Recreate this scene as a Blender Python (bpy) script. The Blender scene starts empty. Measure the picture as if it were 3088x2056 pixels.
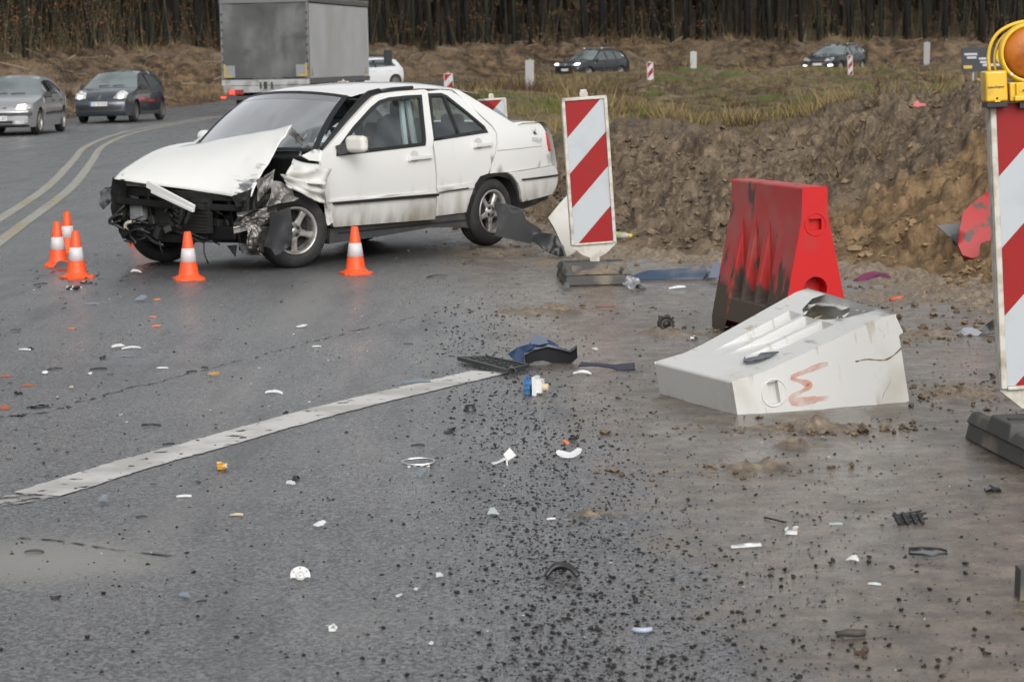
import bpy, bmesh, math, random
import numpy as np
from mathutils import Vector, Matrix, geometry, noise as mnoise

random.seed(7)
RNG = np.random.default_rng(11)
SC = bpy.context.scene
COL = SC.collection
rad = math.radians

# ------------------------------------------------------------------ camera
FPX, PITCH, ROLL, CAMH, IW, IH = 7616.0, 0.1114, 0.0203, 1.6, 3088.0, 2056.0
_f = np.array([0, math.cos(PITCH), -math.sin(PITCH)])
_r0 = np.array([1.0, 0, 0])
_u0 = np.cross(_r0, _f)
_r = _r0 * math.cos(ROLL) - _u0 * math.sin(ROLL)
_u = _u0 * math.cos(ROLL) + _r0 * math.sin(ROLL)
EYE = np.array([0, 0, CAMH])
cam = bpy.data.cameras.new('camera')
cam.sensor_width = 22.3
cam.lens = FPX / IW * 22.3
cam.clip_start = 0.1
cam.clip_end = 2000
cam.dof.use_dof = True
cam.dof.focus_distance = 12.5
cam.dof.aperture_fstop = 5.6
camo = bpy.data.objects.new('camera', cam)
COL.objects.link(camo)
camo.matrix_world = Matrix(((_r[0], _u[0], -_f[0], 0), (_r[1], _u[1], -_f[1], 0), (_r[2], _u[2], -_f[2], CAMH), (0, 0, 0, 1)))
SC.camera = camo
# ------------------------------------------------------------------ overcast daylight
SUN_EL, SUN_AZ = rad(34), rad(165)
w = bpy.data.worlds.new('World')
SC.world = w
w.use_nodes = True
nt = w.node_tree
bg = nt.nodes['Background']
sky = nt.nodes.new('ShaderNodeTexSky')
sky.sky_type = 'NISHITA'
sky.sun_disc = False
sky.sun_elevation = SUN_EL
sky.sun_rotation = SUN_AZ
sky.air_density = 1.0
sky.dust_density = 4.0
hs = nt.nodes.new('ShaderNodeHueSaturation')
hs.inputs['Saturation'].default_value = 0.12
nt.links.new(sky.outputs[0], hs.inputs['Color'])
nt.links.new(hs.outputs[0], bg.inputs['Color'])
bg.inputs['Strength'].default_value = 0.15
sl = bpy.data.lights.new('sun', 'SUN')
sl.energy = 0.4
sl.angle = rad(60)
sl.color = (1.0, 0.97, 0.93)
so = bpy.data.objects.new('sun', sl)
COL.objects.link(so)
_sd = Vector((math.sin(SUN_AZ) * math.cos(SUN_EL), math.cos(SUN_AZ) * math.cos(SUN_EL), math.sin(SUN_EL)))
so.rotation_euler = _sd.to_track_quat('Z', 'Y').to_euler()
SC.view_settings.view_transform = 'Standard'
SC.view_settings.look = 'None'
SC.view_settings.gamma = 1.0
SC.view_settings.exposure = 0.42
SC.cycles.max_bounces = 6
SC.cycles.transparent_max_bounces = 12
SC.cycles.caustics_reflective = False
SC.cycles.caustics_refractive = False
SC.cycles.use_denoising = True


# ------------------------------------------------------------------ sight lines of the photograph
def ray(px, py):
    return _r * ((px - IW / 2) / FPX) + _u * (-(py - IH / 2) / FPX) + _f


def G(px, py, z=0.0):
    d = ray(px, py)
    return EYE + d * ((z - CAMH) / d[2])


def DEP(px, py, y):
    d = ray(px, py)
    return EYE + d * (y / d[1])


# ------------------------------------------------------------------ noise
def _hash(ix, iy, seed):
    h = (ix.astype(np.int64) * 374761393 + iy.astype(np.int64) * 668265263 + seed * 974711) & 0xffffffff
    h = ((h ^ (h >> 13)) * 1274126177) & 0xffffffff
    h = h ^ (h >> 16)
    return (h & 0xffff) / 65535.0


def vn(x, y, seed=0):
    x = np.asarray(x, float); y = np.asarray(y, float)
    ix = np.floor(x); iy = np.floor(y)
    fx = x - ix; fy = y - iy
    fx = fx * fx * fx * (fx * (fx * 6 - 15) + 10); fy = fy * fy * fy * (fy * (fy * 6 - 15) + 10)
    a = _hash(ix, iy, seed); b = _hash(ix + 1, iy, seed); c = _hash(ix, iy + 1, seed); d = _hash(ix + 1, iy + 1, seed)
    return (a + (b - a) * fx) * (1 - fy) + (c + (d - c) * fx) * fy


def fbm(x, y, oct=4, seed=0, gain=.5):
    t = 0; a = 1; s = 0
    x = np.asarray(x, float); y = np.asarray(y, float)
    for o in range(oct):
        t = t + a * vn(x, y, seed + o * 17); s += a
        x, y = 1.6 * x - 1.2 * y + 3.1, 1.2 * x + 1.6 * y - 1.7
        a *= gain
    return t / s


def sstep(a, b, x):
    t = np.clip((np.asarray(x, float) - a) / (b - a), 0, 1)
    return t * t * (3 - 2 * t)


def sdist(x, y, poly):
    """distance to a polyline, positive on its right-hand side"""
    best = np.full(np.shape(x), 1e9); sg = np.ones(np.shape(x))
    for (x0, y0), (x1, y1) in zip(poly[:-1], poly[1:]):
        dx, dy = x1 - x0, y1 - y0
        L = dx * dx + dy * dy
        t = np.clip(((x - x0) * dx + (y - y0) * dy) / L, 0, 1)
        qx, qy = x - (x0 + t * dx), y - (y0 + t * dy)
        d = np.sqrt(qx * qx + qy * qy)
        m = d < best - 1e-9
        best = np.where(m, d, best)
        sg = np.where(m, np.where(dx * (y - y0) - dy * (x - x0) > 0, -1.0, 1.0), sg)
    return best * sg


# ------------------------------------------------------------------ objects and tags
def tag(o, label=None, cat=None, group=None, kind=None):
    if label: o['label'] = label
    if cat: o['category'] = cat
    if group: o['group'] = group
    if kind: o['kind'] = kind
    return o


def empty(name, loc=(0, 0, 0), rz=0.0, parent=None, mat=None):
    o = bpy.data.objects.new(name, None)
    COL.objects.link(o)
    o.empty_display_size = .1
    if parent: o.parent = parent
    if mat is not None: o.matrix_local = mat
    else:
        o.location = loc; o.rotation_euler = (0, 0, rz)
    return o


def rename(o, name):
    o.name = name
    return o


class MB:
    """collects simple shapes, then links them as one mesh object"""

    def __init__(s):
        s.v = []; s.f = []; s.sm = []; s.mi = []

    def add(s, vs, fs, smooth=False, mi=0):
        b = len(s.v)
        s.v.extend([tuple(float(c) for c in p) for p in vs])
        for f in fs:
            s.f.append([i + b for i in f]); s.sm.append(smooth); s.mi.append(mi)
        return s

    def box(s, c, d, R=None, mi=0, taper=1.0):
        vs = []
        for z in (-1, 1):
            k = 1 if z < 0 else taper
            for x, y in ((-1, -1), (1, -1), (1, 1), (-1, 1)):
                p = Vector((x * d[0] / 2 * k, y * d[1] / 2 * k, z * d[2] / 2))
                if R is not None: p = R @ p
                vs.append((p[0] + c[0], p[1] + c[1], p[2] + c[2]))
        return s.add(vs, [(3, 2, 1, 0), (4, 5, 6, 7), (0, 1, 5, 4), (1, 2, 6, 5), (2, 3, 7, 6), (3, 0, 4, 7)], False, mi)

    def bar(s, a, b, wx, wz, mi=0):
        """straight bar of rectangular section between two points"""
        a = Vector(a); b = Vector(b); d = (b - a); L = d.length; d.normalize()
        up = Vector((0, 0, 1)) if abs(d.z) < .9 else Vector((1, 0, 0))
        x = d.cross(up).normalized(); z = x.cross(d)
        R = Matrix((x, d, z)).transposed()
        return s.box((a + b) / 2, (wx, L, wz), R, mi)

    def tube(s, pts, r, n=8, cap=True, mi=0, smooth=True):
        pts = [Vector(p) for p in pts]
        if not hasattr(r, '__len__'): r = [r] * len(pts)
        vs = []; fs = []
        x = None
        for i, p in enumerate(pts):
            d = (pts[min(i + 1, len(pts) - 1)] - pts[max(i - 1, 0)]).normalized()
            if x is None:
                x = d.cross(Vector((0, 0, 1)) if abs(d.z) < .9 else Vector((1, 0, 0))).normalized()
            else:
                x = (x - d * x.dot(d)).normalized()
            y = d.cross(x)
            for k in range(n):
                a = 2 * math.pi * k / n
                vs.append(p + (x * math.cos(a) + y * math.sin(a)) * r[i])
        for i in range(len(pts) - 1):
            for k in range(n):
                k2 = (k + 1) % n
                fs.append((i * n + k, i * n + k2, (i + 1) * n + k2, (i + 1) * n + k))
        s.add(vs, fs, smooth, mi)
        if cap:
            b = len(s.v) - len(vs)
            s.f.append([b + k for k in range(n)][::-1]); s.sm.append(False); s.mi.append(mi)
            b2 = b + (len(pts) - 1) * n
            s.f.append([b2 + k for k in range(n)]); s.sm.append(False); s.mi.append(mi)
        return s

    def lathe(s, prof, n=32, M=None, mi=0, smooth=True, close=False):
        """profile of (radius, height) turned round local z"""
        vs = []; fs = []
        for r, z in prof:
            for k in range(n):
                a = 2 * math.pi * k / n
                p = Vector((r * math.cos(a), r * math.sin(a), z))
                if M is not None: p = M @ p
                vs.append(p)
        m = len(prof)
        for i in range(m if close else m - 1):
            i2 = (i + 1) % m
            for k in range(n):
                k2 = (k + 1) % n
                fs.append((i * n + k, i * n + k2, i2 * n + k2, i2 * n + k))
        return s.add(vs, fs, smooth, mi)

    def grid(s, fn, nu, nv, mi=0, smooth=True, flip=False):
        vs = [fn(i / nu, j / nv) for j in range(nv + 1) for i in range(nu + 1)]
        fs = []
        for j in range(nv):
            for i in range(nu):
                a = j * (nu + 1) + i
                q = (a, a + 1, a + nu + 2, a + nu + 1)
                fs.append(q[::-1] if flip else q)
        return s.add(vs, fs, smooth, mi)

    def panel(s, poly, fn, step=.08, holes=(), rim=None, closed=False, mi=0, smooth=True, flip=False):
        """flat outline (u, v), filled with a fine net and carried to space by fn; rim = vector(s) the border is folded along"""
        V, T, B = fill(poly, step, holes)
        P = [np.array(fn(u, v), float) for u, v in V]
        T = [t[::-1] for t in T] if flip else T
        s.add(P, T, smooth, mi)
        if rim is not None:
            rv = rim if callable(rim) else (lambda u, v: rim)
            Q = [P[i] + np.array(rv(*V[i]), float) for i in range(len(V))]
            idx = {}
            vs = []; fs = []
            for a, b in B:
                if flip: a, b = b, a
                for k in (a, b):
                    if k not in idx:
                        idx[k] = len(vs); vs += [P[k], Q[k]]
                fs.append((idx[b], idx[a], idx[a] + 1, idx[b] + 1))
            s.add(vs, fs, smooth, mi)
            if closed:
                s.add(Q, [t[::-1] for t in T], smooth, mi)
        return s

    def build(s, name, mats, parent=None, M=None, bevel=0, weld=0):
        me = bpy.data.meshes.new(name)
        me.from_pydata(s.v, [], s.f)
        me.polygons.foreach_set('use_smooth', s.sm)
        if not isinstance(mats, (list, tuple)): mats = [mats]
        for m in mats: me.materials.append(m)
        if len(mats) > 1: me.polygons.foreach_set('material_index', s.mi)
        if weld:
            bm = bmesh.new(); bm.from_mesh(me)
            bmesh.ops.remove_doubles(bm, verts=bm.verts, dist=weld)
            bmesh.ops.recalc_face_normals(bm, faces=bm.faces)
            bm.to_mesh(me); bm.free()
        me.update()
        o = bpy.data.objects.new(name, me)
        COL.objects.link(o)
        if parent: o.parent = parent
        if M is not None: o.matrix_local = M
        if bevel:
            me.polygons.foreach_set('use_smooth', [True] * len(me.polygons)); me.set_sharp_from_angle(angle=rad(27))
            b = o.modifiers.new('bevel', 'BEVEL')
            b.width = bevel; b.segments = 3; b.harden_normals = True; b.limit_method = 'ANGLE'; b.angle_limit = rad(28)
        return o


def inside(poly, x, y):
    c = False
    n = len(poly)
    j = n - 1
    for i in range(n):
        xi, yi = poly[i]; xj, yj = poly[j]
        if (yi > y) != (yj > y) and x < (xj - xi) * (y - yi) / (yj - yi) + xi: c = not c
        j = i
    return c


def _seg(poly, step):
    out = []
    n = len(poly)
    for i in range(n):
        a = poly[i]; b = poly[(i + 1) % n]
        L = math.hypot(b[0] - a[0], b[1] - a[1])
        k = max(1, int(math.ceil(L / step)))
        for q in range(k):
            out.append((a[0] + (b[0] - a[0]) * q / k, a[1] + (b[1] - a[1]) * q / k))
    return out


def area(p):
    return sum(p[i][0] * p[(i + 1) % len(p)][1] - p[(i + 1) % len(p)][0] * p[i][1] for i in range(len(p))) / 2


def fill(poly, step, holes=()):
    poly = [tuple(p) for p in poly]
    if area(poly) < 0: poly = poly[::-1]
    loops = [_seg(poly, step)] + [_seg([tuple(p) for p in h], step) for h in holes]
    pts = []; ed = []
    for lp in loops:
        b = len(pts)
        pts += lp
        ed += [(b + i, b + (i + 1) % len(lp)) for i in range(len(lp))]
    nb = len(pts)
    bp = np.array(pts)
    xs = [p[0] for p in poly]; ys = [p[1] for p in poly]
    x = min(xs) + step * .5
    row = 0
    while x < max(xs):
        y = min(ys) + step * (.5 if row % 2 else .25)
        while y < max(ys):
            if inside(poly, x, y) and not any(inside(h, x, y) for h in holes):
                if np.min((bp[:nb, 0] - x) ** 2 + (bp[:nb, 1] - y) ** 2) > (step * .45) ** 2:
                    pts.append((x, y))
            y += step
        x += step; row += 1
    r = geometry.delaunay_2d_cdt([Vector(p) for p in pts], ed, [], 0, 1e-6)
    V = [(v[0], v[1]) for v in r[0]]
    T = []
    for t in r[2]:
        cx = sum(V[i][0] for i in t) / 3; cy = sum(V[i][1] for i in t) / 3
        if inside(poly, cx, cy) and not any(inside(h, cx, cy) for h in holes):
            a, b, c = t
            if (V[b][0] - V[a][0]) * (V[c][1] - V[a][1]) - (V[b][1] - V[a][1]) * (V[c][0] - V[a][0]) < 0: t = (a, c, b)
            T.append(tuple(t))
    cnt = {}
    for t in T:
        for i in range(3):
            e = (t[i], t[(i + 1) % 3])
            cnt[e] = cnt.get(e, 0) + 1
    B = [e for e in cnt if (e[1], e[0]) not in cnt]
    return V, T, B


# ------------------------------------------------------------------ materials
MATS = {}


def mat(name, col, rough=.5, metal=0., spec=.5, var=None, var2=None, bump=None, coat=0., emit=None, dirt=None, alpha=None, rvar=None, attr=None, trans=0.):
    """Principled surface; var = (colour, scale, lo, hi) second colour through noise; dirt = (colour, z0, z1, amount) grime towards local height z0"""
    if name in MATS: return MATS[name]
    m = bpy.data.materials.new(name)
    MATS[name] = m
    m.use_nodes = True
    N = m.node_tree.nodes; L = m.node_tree.links
    p = N['Principled BSDF']
    p.inputs['Base Color'].default_value = (*col, 1)
    p.inputs['Roughness'].default_value = rough
    p.inputs['Metallic'].default_value = metal
    p.inputs['Specular IOR Level'].default_value = spec
    p.inputs['Coat Weight'].default_value = coat
    if trans: p.inputs['Transmission Weight'].default_value = trans
    if coat: p.inputs['Coat Roughness'].default_value = .06
    tc = N.new('ShaderNodeTexCoord')
    cur = None

    def noise(scale, detail=4, stretch=None):
        n = N.new('ShaderNodeTexNoise')
        n.inputs['Scale'].default_value = scale
        n.inputs['Detail'].default_value = detail
        if stretch:
            mp = N.new('ShaderNodeMapping')
            mp.inputs['Scale'].default_value = stretch
            L.new(tc.outputs['Object'], mp.inputs[0]); L.new(mp.outputs[0], n.inputs['Vector'])
        else:
            L.new(tc.outputs['Object'], n.inputs['Vector'])
        return n.outputs['Fac']

    def ramp(src, lo, hi):
        r = N.new('ShaderNodeMapRange')
        r.inputs['From Min'].default_value = lo; r.inputs['From Max'].default_value = hi
        r.interpolation_type = 'SMOOTHSTEP'
        L.new(src, r.inputs['Value'])
        return r.outputs[0]

    def mix(fac, a, b):
        x = N.new('ShaderNodeMix'); x.data_type = 'RGBA'
        L.new(fac, x.inputs[0])
        for s, i in ((a, 6), (b, 7)):
            if isinstance(s, tuple): x.inputs[i].default_value = (*s, 1)
            else: L.new(s, x.inputs[i])
        return x.outputs[2]

    if attr:
        at = N.new('ShaderNodeAttribute'); at.attribute_name = attr
        cur = at.outputs['Color']
    for vv in (var, var2):
        if vv:
            f = ramp(noise(vv[1], 5, vv[4] if len(vv) > 4 else None), vv[2], vv[3])
            cur = mix(f, cur if cur is not None else col, vv[0])
    if dirt:
        dc, z0, z1, amt = dirt[:4]
        sp = N.new('ShaderNodeSeparateXYZ'); L.new(tc.outputs['Object'], sp.inputs[0])
        g = N.new('ShaderNodeMapRange'); g.inputs['From Min'].default_value = z1; g.inputs['From Max'].default_value = z0
        L.new(sp.outputs['Z'], g.inputs['Value'])
        nn = noise(dirt[4] if len(dirt) > 4 else 6, 5, dirt[5] if len(dirt) > 5 else (1, 1, .35))
        a = N.new('ShaderNodeMath'); a.operation = 'MULTIPLY_ADD'; L.new(nn, a.inputs[0]); a.inputs[1].default_value = 1.2; a.inputs[2].default_value = -.6
        b = N.new('ShaderNodeMath'); b.operation = 'ADD'; L.new(a.outputs[0], b.inputs[0]); L.new(g.outputs[0], b.inputs[1])
        c = N.new('ShaderNodeMath'); c.operation = 'MULTIPLY'; c.use_clamp = True
        L.new(ramp(b.outputs[0], *(dirt[6] if len(dirt) > 6 else (.15, 1.0))), c.inputs[0]); c.inputs[1].default_value = amt
        cur = mix(c.outputs[0], cur if cur is not None else col, dc)
        rr = N.new('ShaderNodeMix'); rr.data_type = 'FLOAT'; L.new(c.outputs[0], rr.inputs[0])
        rr.inputs[2].default_value = rough; rr.inputs[3].default_value = max(rough, .75)
        L.new(rr.outputs[0], p.inputs['Roughness'])
        if coat:
            cw = N.new('ShaderNodeMath'); cw.operation = 'MULTIPLY_ADD'; L.new(c.outputs[0], cw.inputs[0]); cw.inputs[1].default_value = -coat; cw.inputs[2].default_value = coat
            L.new(cw.outputs[0], p.inputs['Coat Weight'])
    if cur is not None: L.new(cur, p.inputs['Base Color'])
    if rvar:
        L.new(ramp(noise(rvar[0]), .3, .7), (q := N.new('ShaderNodeMapRange')).inputs['Value'])
        q.inputs['To Min'].default_value = rvar[1]; q.inputs['To Max'].default_value = rvar[2]
        L.new(q.outputs[0], p.inputs['Roughness'])
    if bump:
        b = N.new('ShaderNodeBump')
        b.inputs['Strength'].default_value = bump[1]
        b.inputs['Distance'].default_value = bump[2]
        L.new(noise(bump[0], 5), b.inputs['Height']); L.new(b.outputs[0], p.inputs['Normal'])
    if emit:
        p.inputs['Emission Color'].default_value = (*emit[0], 1)
        p.inputs['Emission Strength'].default_value = emit[1]
    if alpha is not None:
        if isinstance(alpha, tuple):
            L.new(ramp(noise(alpha[0], 6, alpha[3] if len(alpha) > 3 else None), alpha[1], alpha[2]), p.inputs['Alpha'])
        else: p.inputs['Alpha'].default_value = alpha
    return m


def glass(name, tint=(.75, .82, .82), refl=.12, rough=.02, sky_veil=0., ior=1.45):
    """thin window glass: tinted see-through plus a mirror share that grows towards grazing"""
    if name in MATS: return MATS[name]
    m = bpy.data.materials.new(name); MATS[name] = m
    m.use_nodes = True
    N = m.node_tree.nodes; L = m.node_tree.links
    for n in list(N): N.remove(n)
    out = N.new('ShaderNodeOutputMaterial')
    t = N.new('ShaderNodeBsdfTransparent'); t.inputs[0].default_value = (*tint, 1)
    g = N.new('ShaderNodeBsdfGlossy'); g.inputs['Roughness'].default_value = rough
    lw = N.new('ShaderNodeFresnel'); lw.inputs['IOR'].default_value = ior
    ad = N.new('ShaderNodeMath'); ad.operation = 'ADD'; ad.use_clamp = True; ad.inputs[1].default_value = refl
    L.new(lw.outputs[0], ad.inputs[0])
    x = N.new('ShaderNodeMixShader')
    L.new(ad.outputs[0], x.inputs[0]); L.new(t.outputs[0], x.inputs[1]); L.new(g.outputs[0], x.inputs[2])
    if sky_veil:
        # uneven pale veil mixed into the colour, standing in for reflected sky
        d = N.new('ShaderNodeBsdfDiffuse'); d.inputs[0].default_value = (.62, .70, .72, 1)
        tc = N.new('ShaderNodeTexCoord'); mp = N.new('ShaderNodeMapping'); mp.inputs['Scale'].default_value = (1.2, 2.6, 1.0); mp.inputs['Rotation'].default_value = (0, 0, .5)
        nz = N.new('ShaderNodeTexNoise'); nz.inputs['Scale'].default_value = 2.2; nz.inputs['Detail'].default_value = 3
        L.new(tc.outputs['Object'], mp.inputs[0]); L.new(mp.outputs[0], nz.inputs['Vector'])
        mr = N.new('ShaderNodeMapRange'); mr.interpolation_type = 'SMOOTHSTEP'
        for i, v in (('From Min', .32), ('From Max', .68), ('To Min', sky_veil * .25), ('To Max', sky_veil)): mr.inputs[i].default_value = v
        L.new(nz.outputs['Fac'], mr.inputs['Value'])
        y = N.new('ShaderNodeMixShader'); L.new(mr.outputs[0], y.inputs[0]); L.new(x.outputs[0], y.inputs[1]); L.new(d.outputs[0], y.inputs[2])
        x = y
    L.new(x.outputs[0], out.inputs[0])
    return m


BLACK = mat('black_plastic', (.018, .018, .019), .45, bump=(40, .15, .004))
DARK = mat('dark_underbody', (.012, .012, .012), .8)
GREYP = mat('grey_plastic', (.055, .058, .062), .5, var=((.09, .085, .075), 8, .45, .7))
RUBBER = mat('tyre_rubber', (.016, .016, .016), .75, var=((.05, .045, .04), 9, .5, .8), bump=(60, .2, .003))
ALLOY = mat('alloy_rim', (.42, .41, .39), .38, .55, var=((.16, .145, .125), 14, .42, .75))
CHROME = mat('chrome', (.7, .7, .7), .18, 1.0)
# ================================================================== THE GROUND
OUT = [(-22, 15), (-17.5, 50), (-15, 68), (-13.7, 78.5), (-12.7, 94), (-12, 104), (-10.5, 118), (-7, 132), (0, 143), (10, 147), (24, 146), (50, 142), (90, 134)]
INN = [(90, 122), (50, 131), (24, 135), (8, 134), (1, 129), (-2.5, 118), (-3.6, 100), (-3.6, 75), (-2.7, 55), (-1.6, 40), (-.75, 30), (-.3, 26),
       (.0, 24), (.42, 22.4), (.86, 20.5), (1.39, 19.7), (2.4, 19.0), (2.57, 18.1), (2.8, 17.4), (3.03, 16.2), (3.3, 14.2), (3.8, 12), (4.6, 9), (6, 0)]
NEAR = INN[9:]
INN = INN[::-1]
NEAR = NEAR[::-1]


def base_z(x, y):
    return .5 * sstep(98, 132, y)


def din(x, y): return sdist(x, y, INN)          # > 0 inside the field
def dout(x, y): return -sdist(x, y, OUT)        # > 0 beyond the outer road edge


def terrain_z(x, y, fine=True):
    x = np.asarray(x, float); y = np.asarray(y, float)
    di = din(x, y); do = dout(x, y)
    wob = (fbm(x * .9, y * .9, 3, 5) - .5) * .9
    dn = sdist(x, y, NEAR) + wob
    hb = np.interp(x, [-1.5, 0, 1.0, 2.0, 2.6, 3.1, 3.6, 4.2, 6.0], [.90, .90, .70, .58, .50, .54, .72, 1.02, 1.5])
    hb = hb * (0.86 + .3 * fbm(x * .35, y * .35, 2, 31))
    wid = np.interp(x, [0, 2, 3, 5], [2.6, 2.5, 2.7, 3.0])
    berm = hb * (.45 * sstep(-.05, 1, dn / wid) + .55 * np.clip(dn / wid, 0, 1)) * (1 - sstep(3.2, 8.5, dn)) * (1 - sstep(30, 40, y))
    md = .55 * np.exp(-((x - 8.0) / 2.1) ** 2 - ((y - 100) / 12) ** 2)
    lm = md + .72 * np.exp(-((x + .6) / 2.6) ** 2 - ((y - 54) / 16) ** 2)
    fld = .10 * sstep(0, 1.5, di) + .14 * sstep(0, 6, di) + .20 * sstep(0, 3, di) * sstep(50, 98, y) + lm * sstep(0, 2.2, di) + (fbm(x * .22, y * .22, 3, 3) - .45) * .60 * sstep(1, 8, di) * sstep(24, 40, y)
    fld = fld + (fbm(x * .9, y * .9, 3, 8) - .5) * .28 * sstep(1, 4, di) * sstep(24, 40, y)
    fld = fld + (vn(x * .42, y * .30, 19) - .55) * .34 * sstep(2, 6, di) * sstep(38, 52, y) + (vn(x * 1.3, y * 1.1, 20) - .5) * .16 * sstep(1, 3, di) * sstep(30, 40, y)
    fld = fld * (1 - .45 * sstep(104, 124, y))
    bank = 1.6 * sstep(-.3, 11, do) ** .8 + (fbm(x * .3, y * .3, 3, 13) - .5) * 1.3 * sstep(.5, 4, do) * (1 - sstep(13, 22, do)) \
        + (fbm(x * 1.1, y * 1.1, 3, 14) - .5) * .95 * sstep(.5, 3, do) * (1 - sstep(12, 20, do)) + 9.5 * sstep(26, 130, do)
    z = np.where(di > 0, np.maximum(berm, 0) + fld, np.where(do > 0, bank, -.25 * np.minimum(np.abs(di), np.abs(do))))
    z = z + base_z(x, y)
    if fine:
        am = sstep(.1, .8, np.maximum(di, do)) + .25
        n1 = fbm(x * 3.2, y * 3.2, 4, 21, .6) - .5
        n2 = np.abs(fbm(x * 7.5, y * 7.5, 3, 22, .6) - .5)
        near = 1 - sstep(24, 40, y)
        z = z + am * near * (n1 * .17 - n2 * .12 + .02) - .02
        # pushed ridges that run along the slope
        rg = vn((x * .8 + y * .6) * 2.6, (x * .6 - y * .8) * .7, 41) - .5
        z = z + rg * .10 * am * near * sstep(.3, 1.5, di)
        z = z + (1 - near) * am * (fbm(x * 1.8, y * 1.8, 3, 23) - .5) * .22
        # loose clods
        cl = sstep(.62, .76, vn(x * 5.3, y * 5.3, 77)) * .08 + sstep(.64, .78, vn(x * 11, y * 11, 78)) * .05
        z = z + cl * near * sstep(.1, .5, di)
    return z


def ground_hit(px, py, y0=5., y1=200.):
    """where the sight line through a pixel first meets the soil or the road"""
    d = ray(px, py)
    ys = np.exp(np.linspace(math.log(y0), math.log(y1), 2600))
    P = EYE[None, :] + d[None, :] * (ys / d[1])[:, None]
    di = din(P[:, 0], P[:, 1]); do = dout(P[:, 0], P[:, 1])
    zt = np.where((di > 0) | (do > 0), terrain_z(P[:, 0], P[:, 1]), base_z(P[:, 0], P[:, 1]))
    zt = np.maximum(zt, base_z(P[:, 0], P[:, 1]))
    k = np.argmax(P[:, 2] <= zt)
    return P[k]


def net_mesh(name, X, Y, Z, keep, mats, attrs, kind='structure', smooth=True):
    nr, nc = X.shape
    idx = np.arange(nr * nc).reshape(nr, nc)
    q = np.stack([idx[:-1, :-1], idx[:-1, 1:], idx[1:, 1:], idx[1:, :-1]], -1)
    kf = keep[:-1, :-1] | keep[:-1, 1:] | keep[1:, 1:] | keep[1:, :-1]
    q = q[kf]
    used = np.unique(q)
    rm = -np.ones(nr * nc, int); rm[used] = np.arange(len(used))
    q = rm[q]
    co = np.stack([X.ravel()[used], Y.ravel()[used], Z.ravel()[used]], 1)
    me = bpy.data.meshes.new(name)
    me.vertices.add(len(co)); me.vertices.foreach_set('co', co.ravel())
    me.loops.add(q.size); me.loops.foreach_set('vertex_index', q.ravel())
    me.polygons.add(len(q)); me.polygons.foreach_set('loop_start', np.arange(0, q.size, 4)); me.polygons.foreach_set('loop_total', np.full(len(q), 4))
    me.polygons.foreach_set('use_smooth', np.full(len(q), smooth))
    me.update(calc_edges=True)
    for k, a in attrs.items():
        at = me.attributes.new(k, 'FLOAT', 'POINT')
        at.data.foreach_set('value', a.ravel()[used].astype(np.float32))
    for m in mats: me.materials.append(m)
    o = bpy.data.objects.new(name, me)
    COL.objects.link(o)
    tag(o, kind=kind)
    return o


def polar(rows, angs):
    R, A = np.meshgrid(rows, angs, indexing='ij')
    return R * np.tan(A), R


def ang_list(n_in, n_out, inner=12.6, outer=26):
    a = np.linspace(-inner, inner, n_in)
    b = np.linspace(inner, outer, n_out + 1)[1:]
    return np.radians(np.concatenate([-b[::-1], a, b]))


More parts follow.
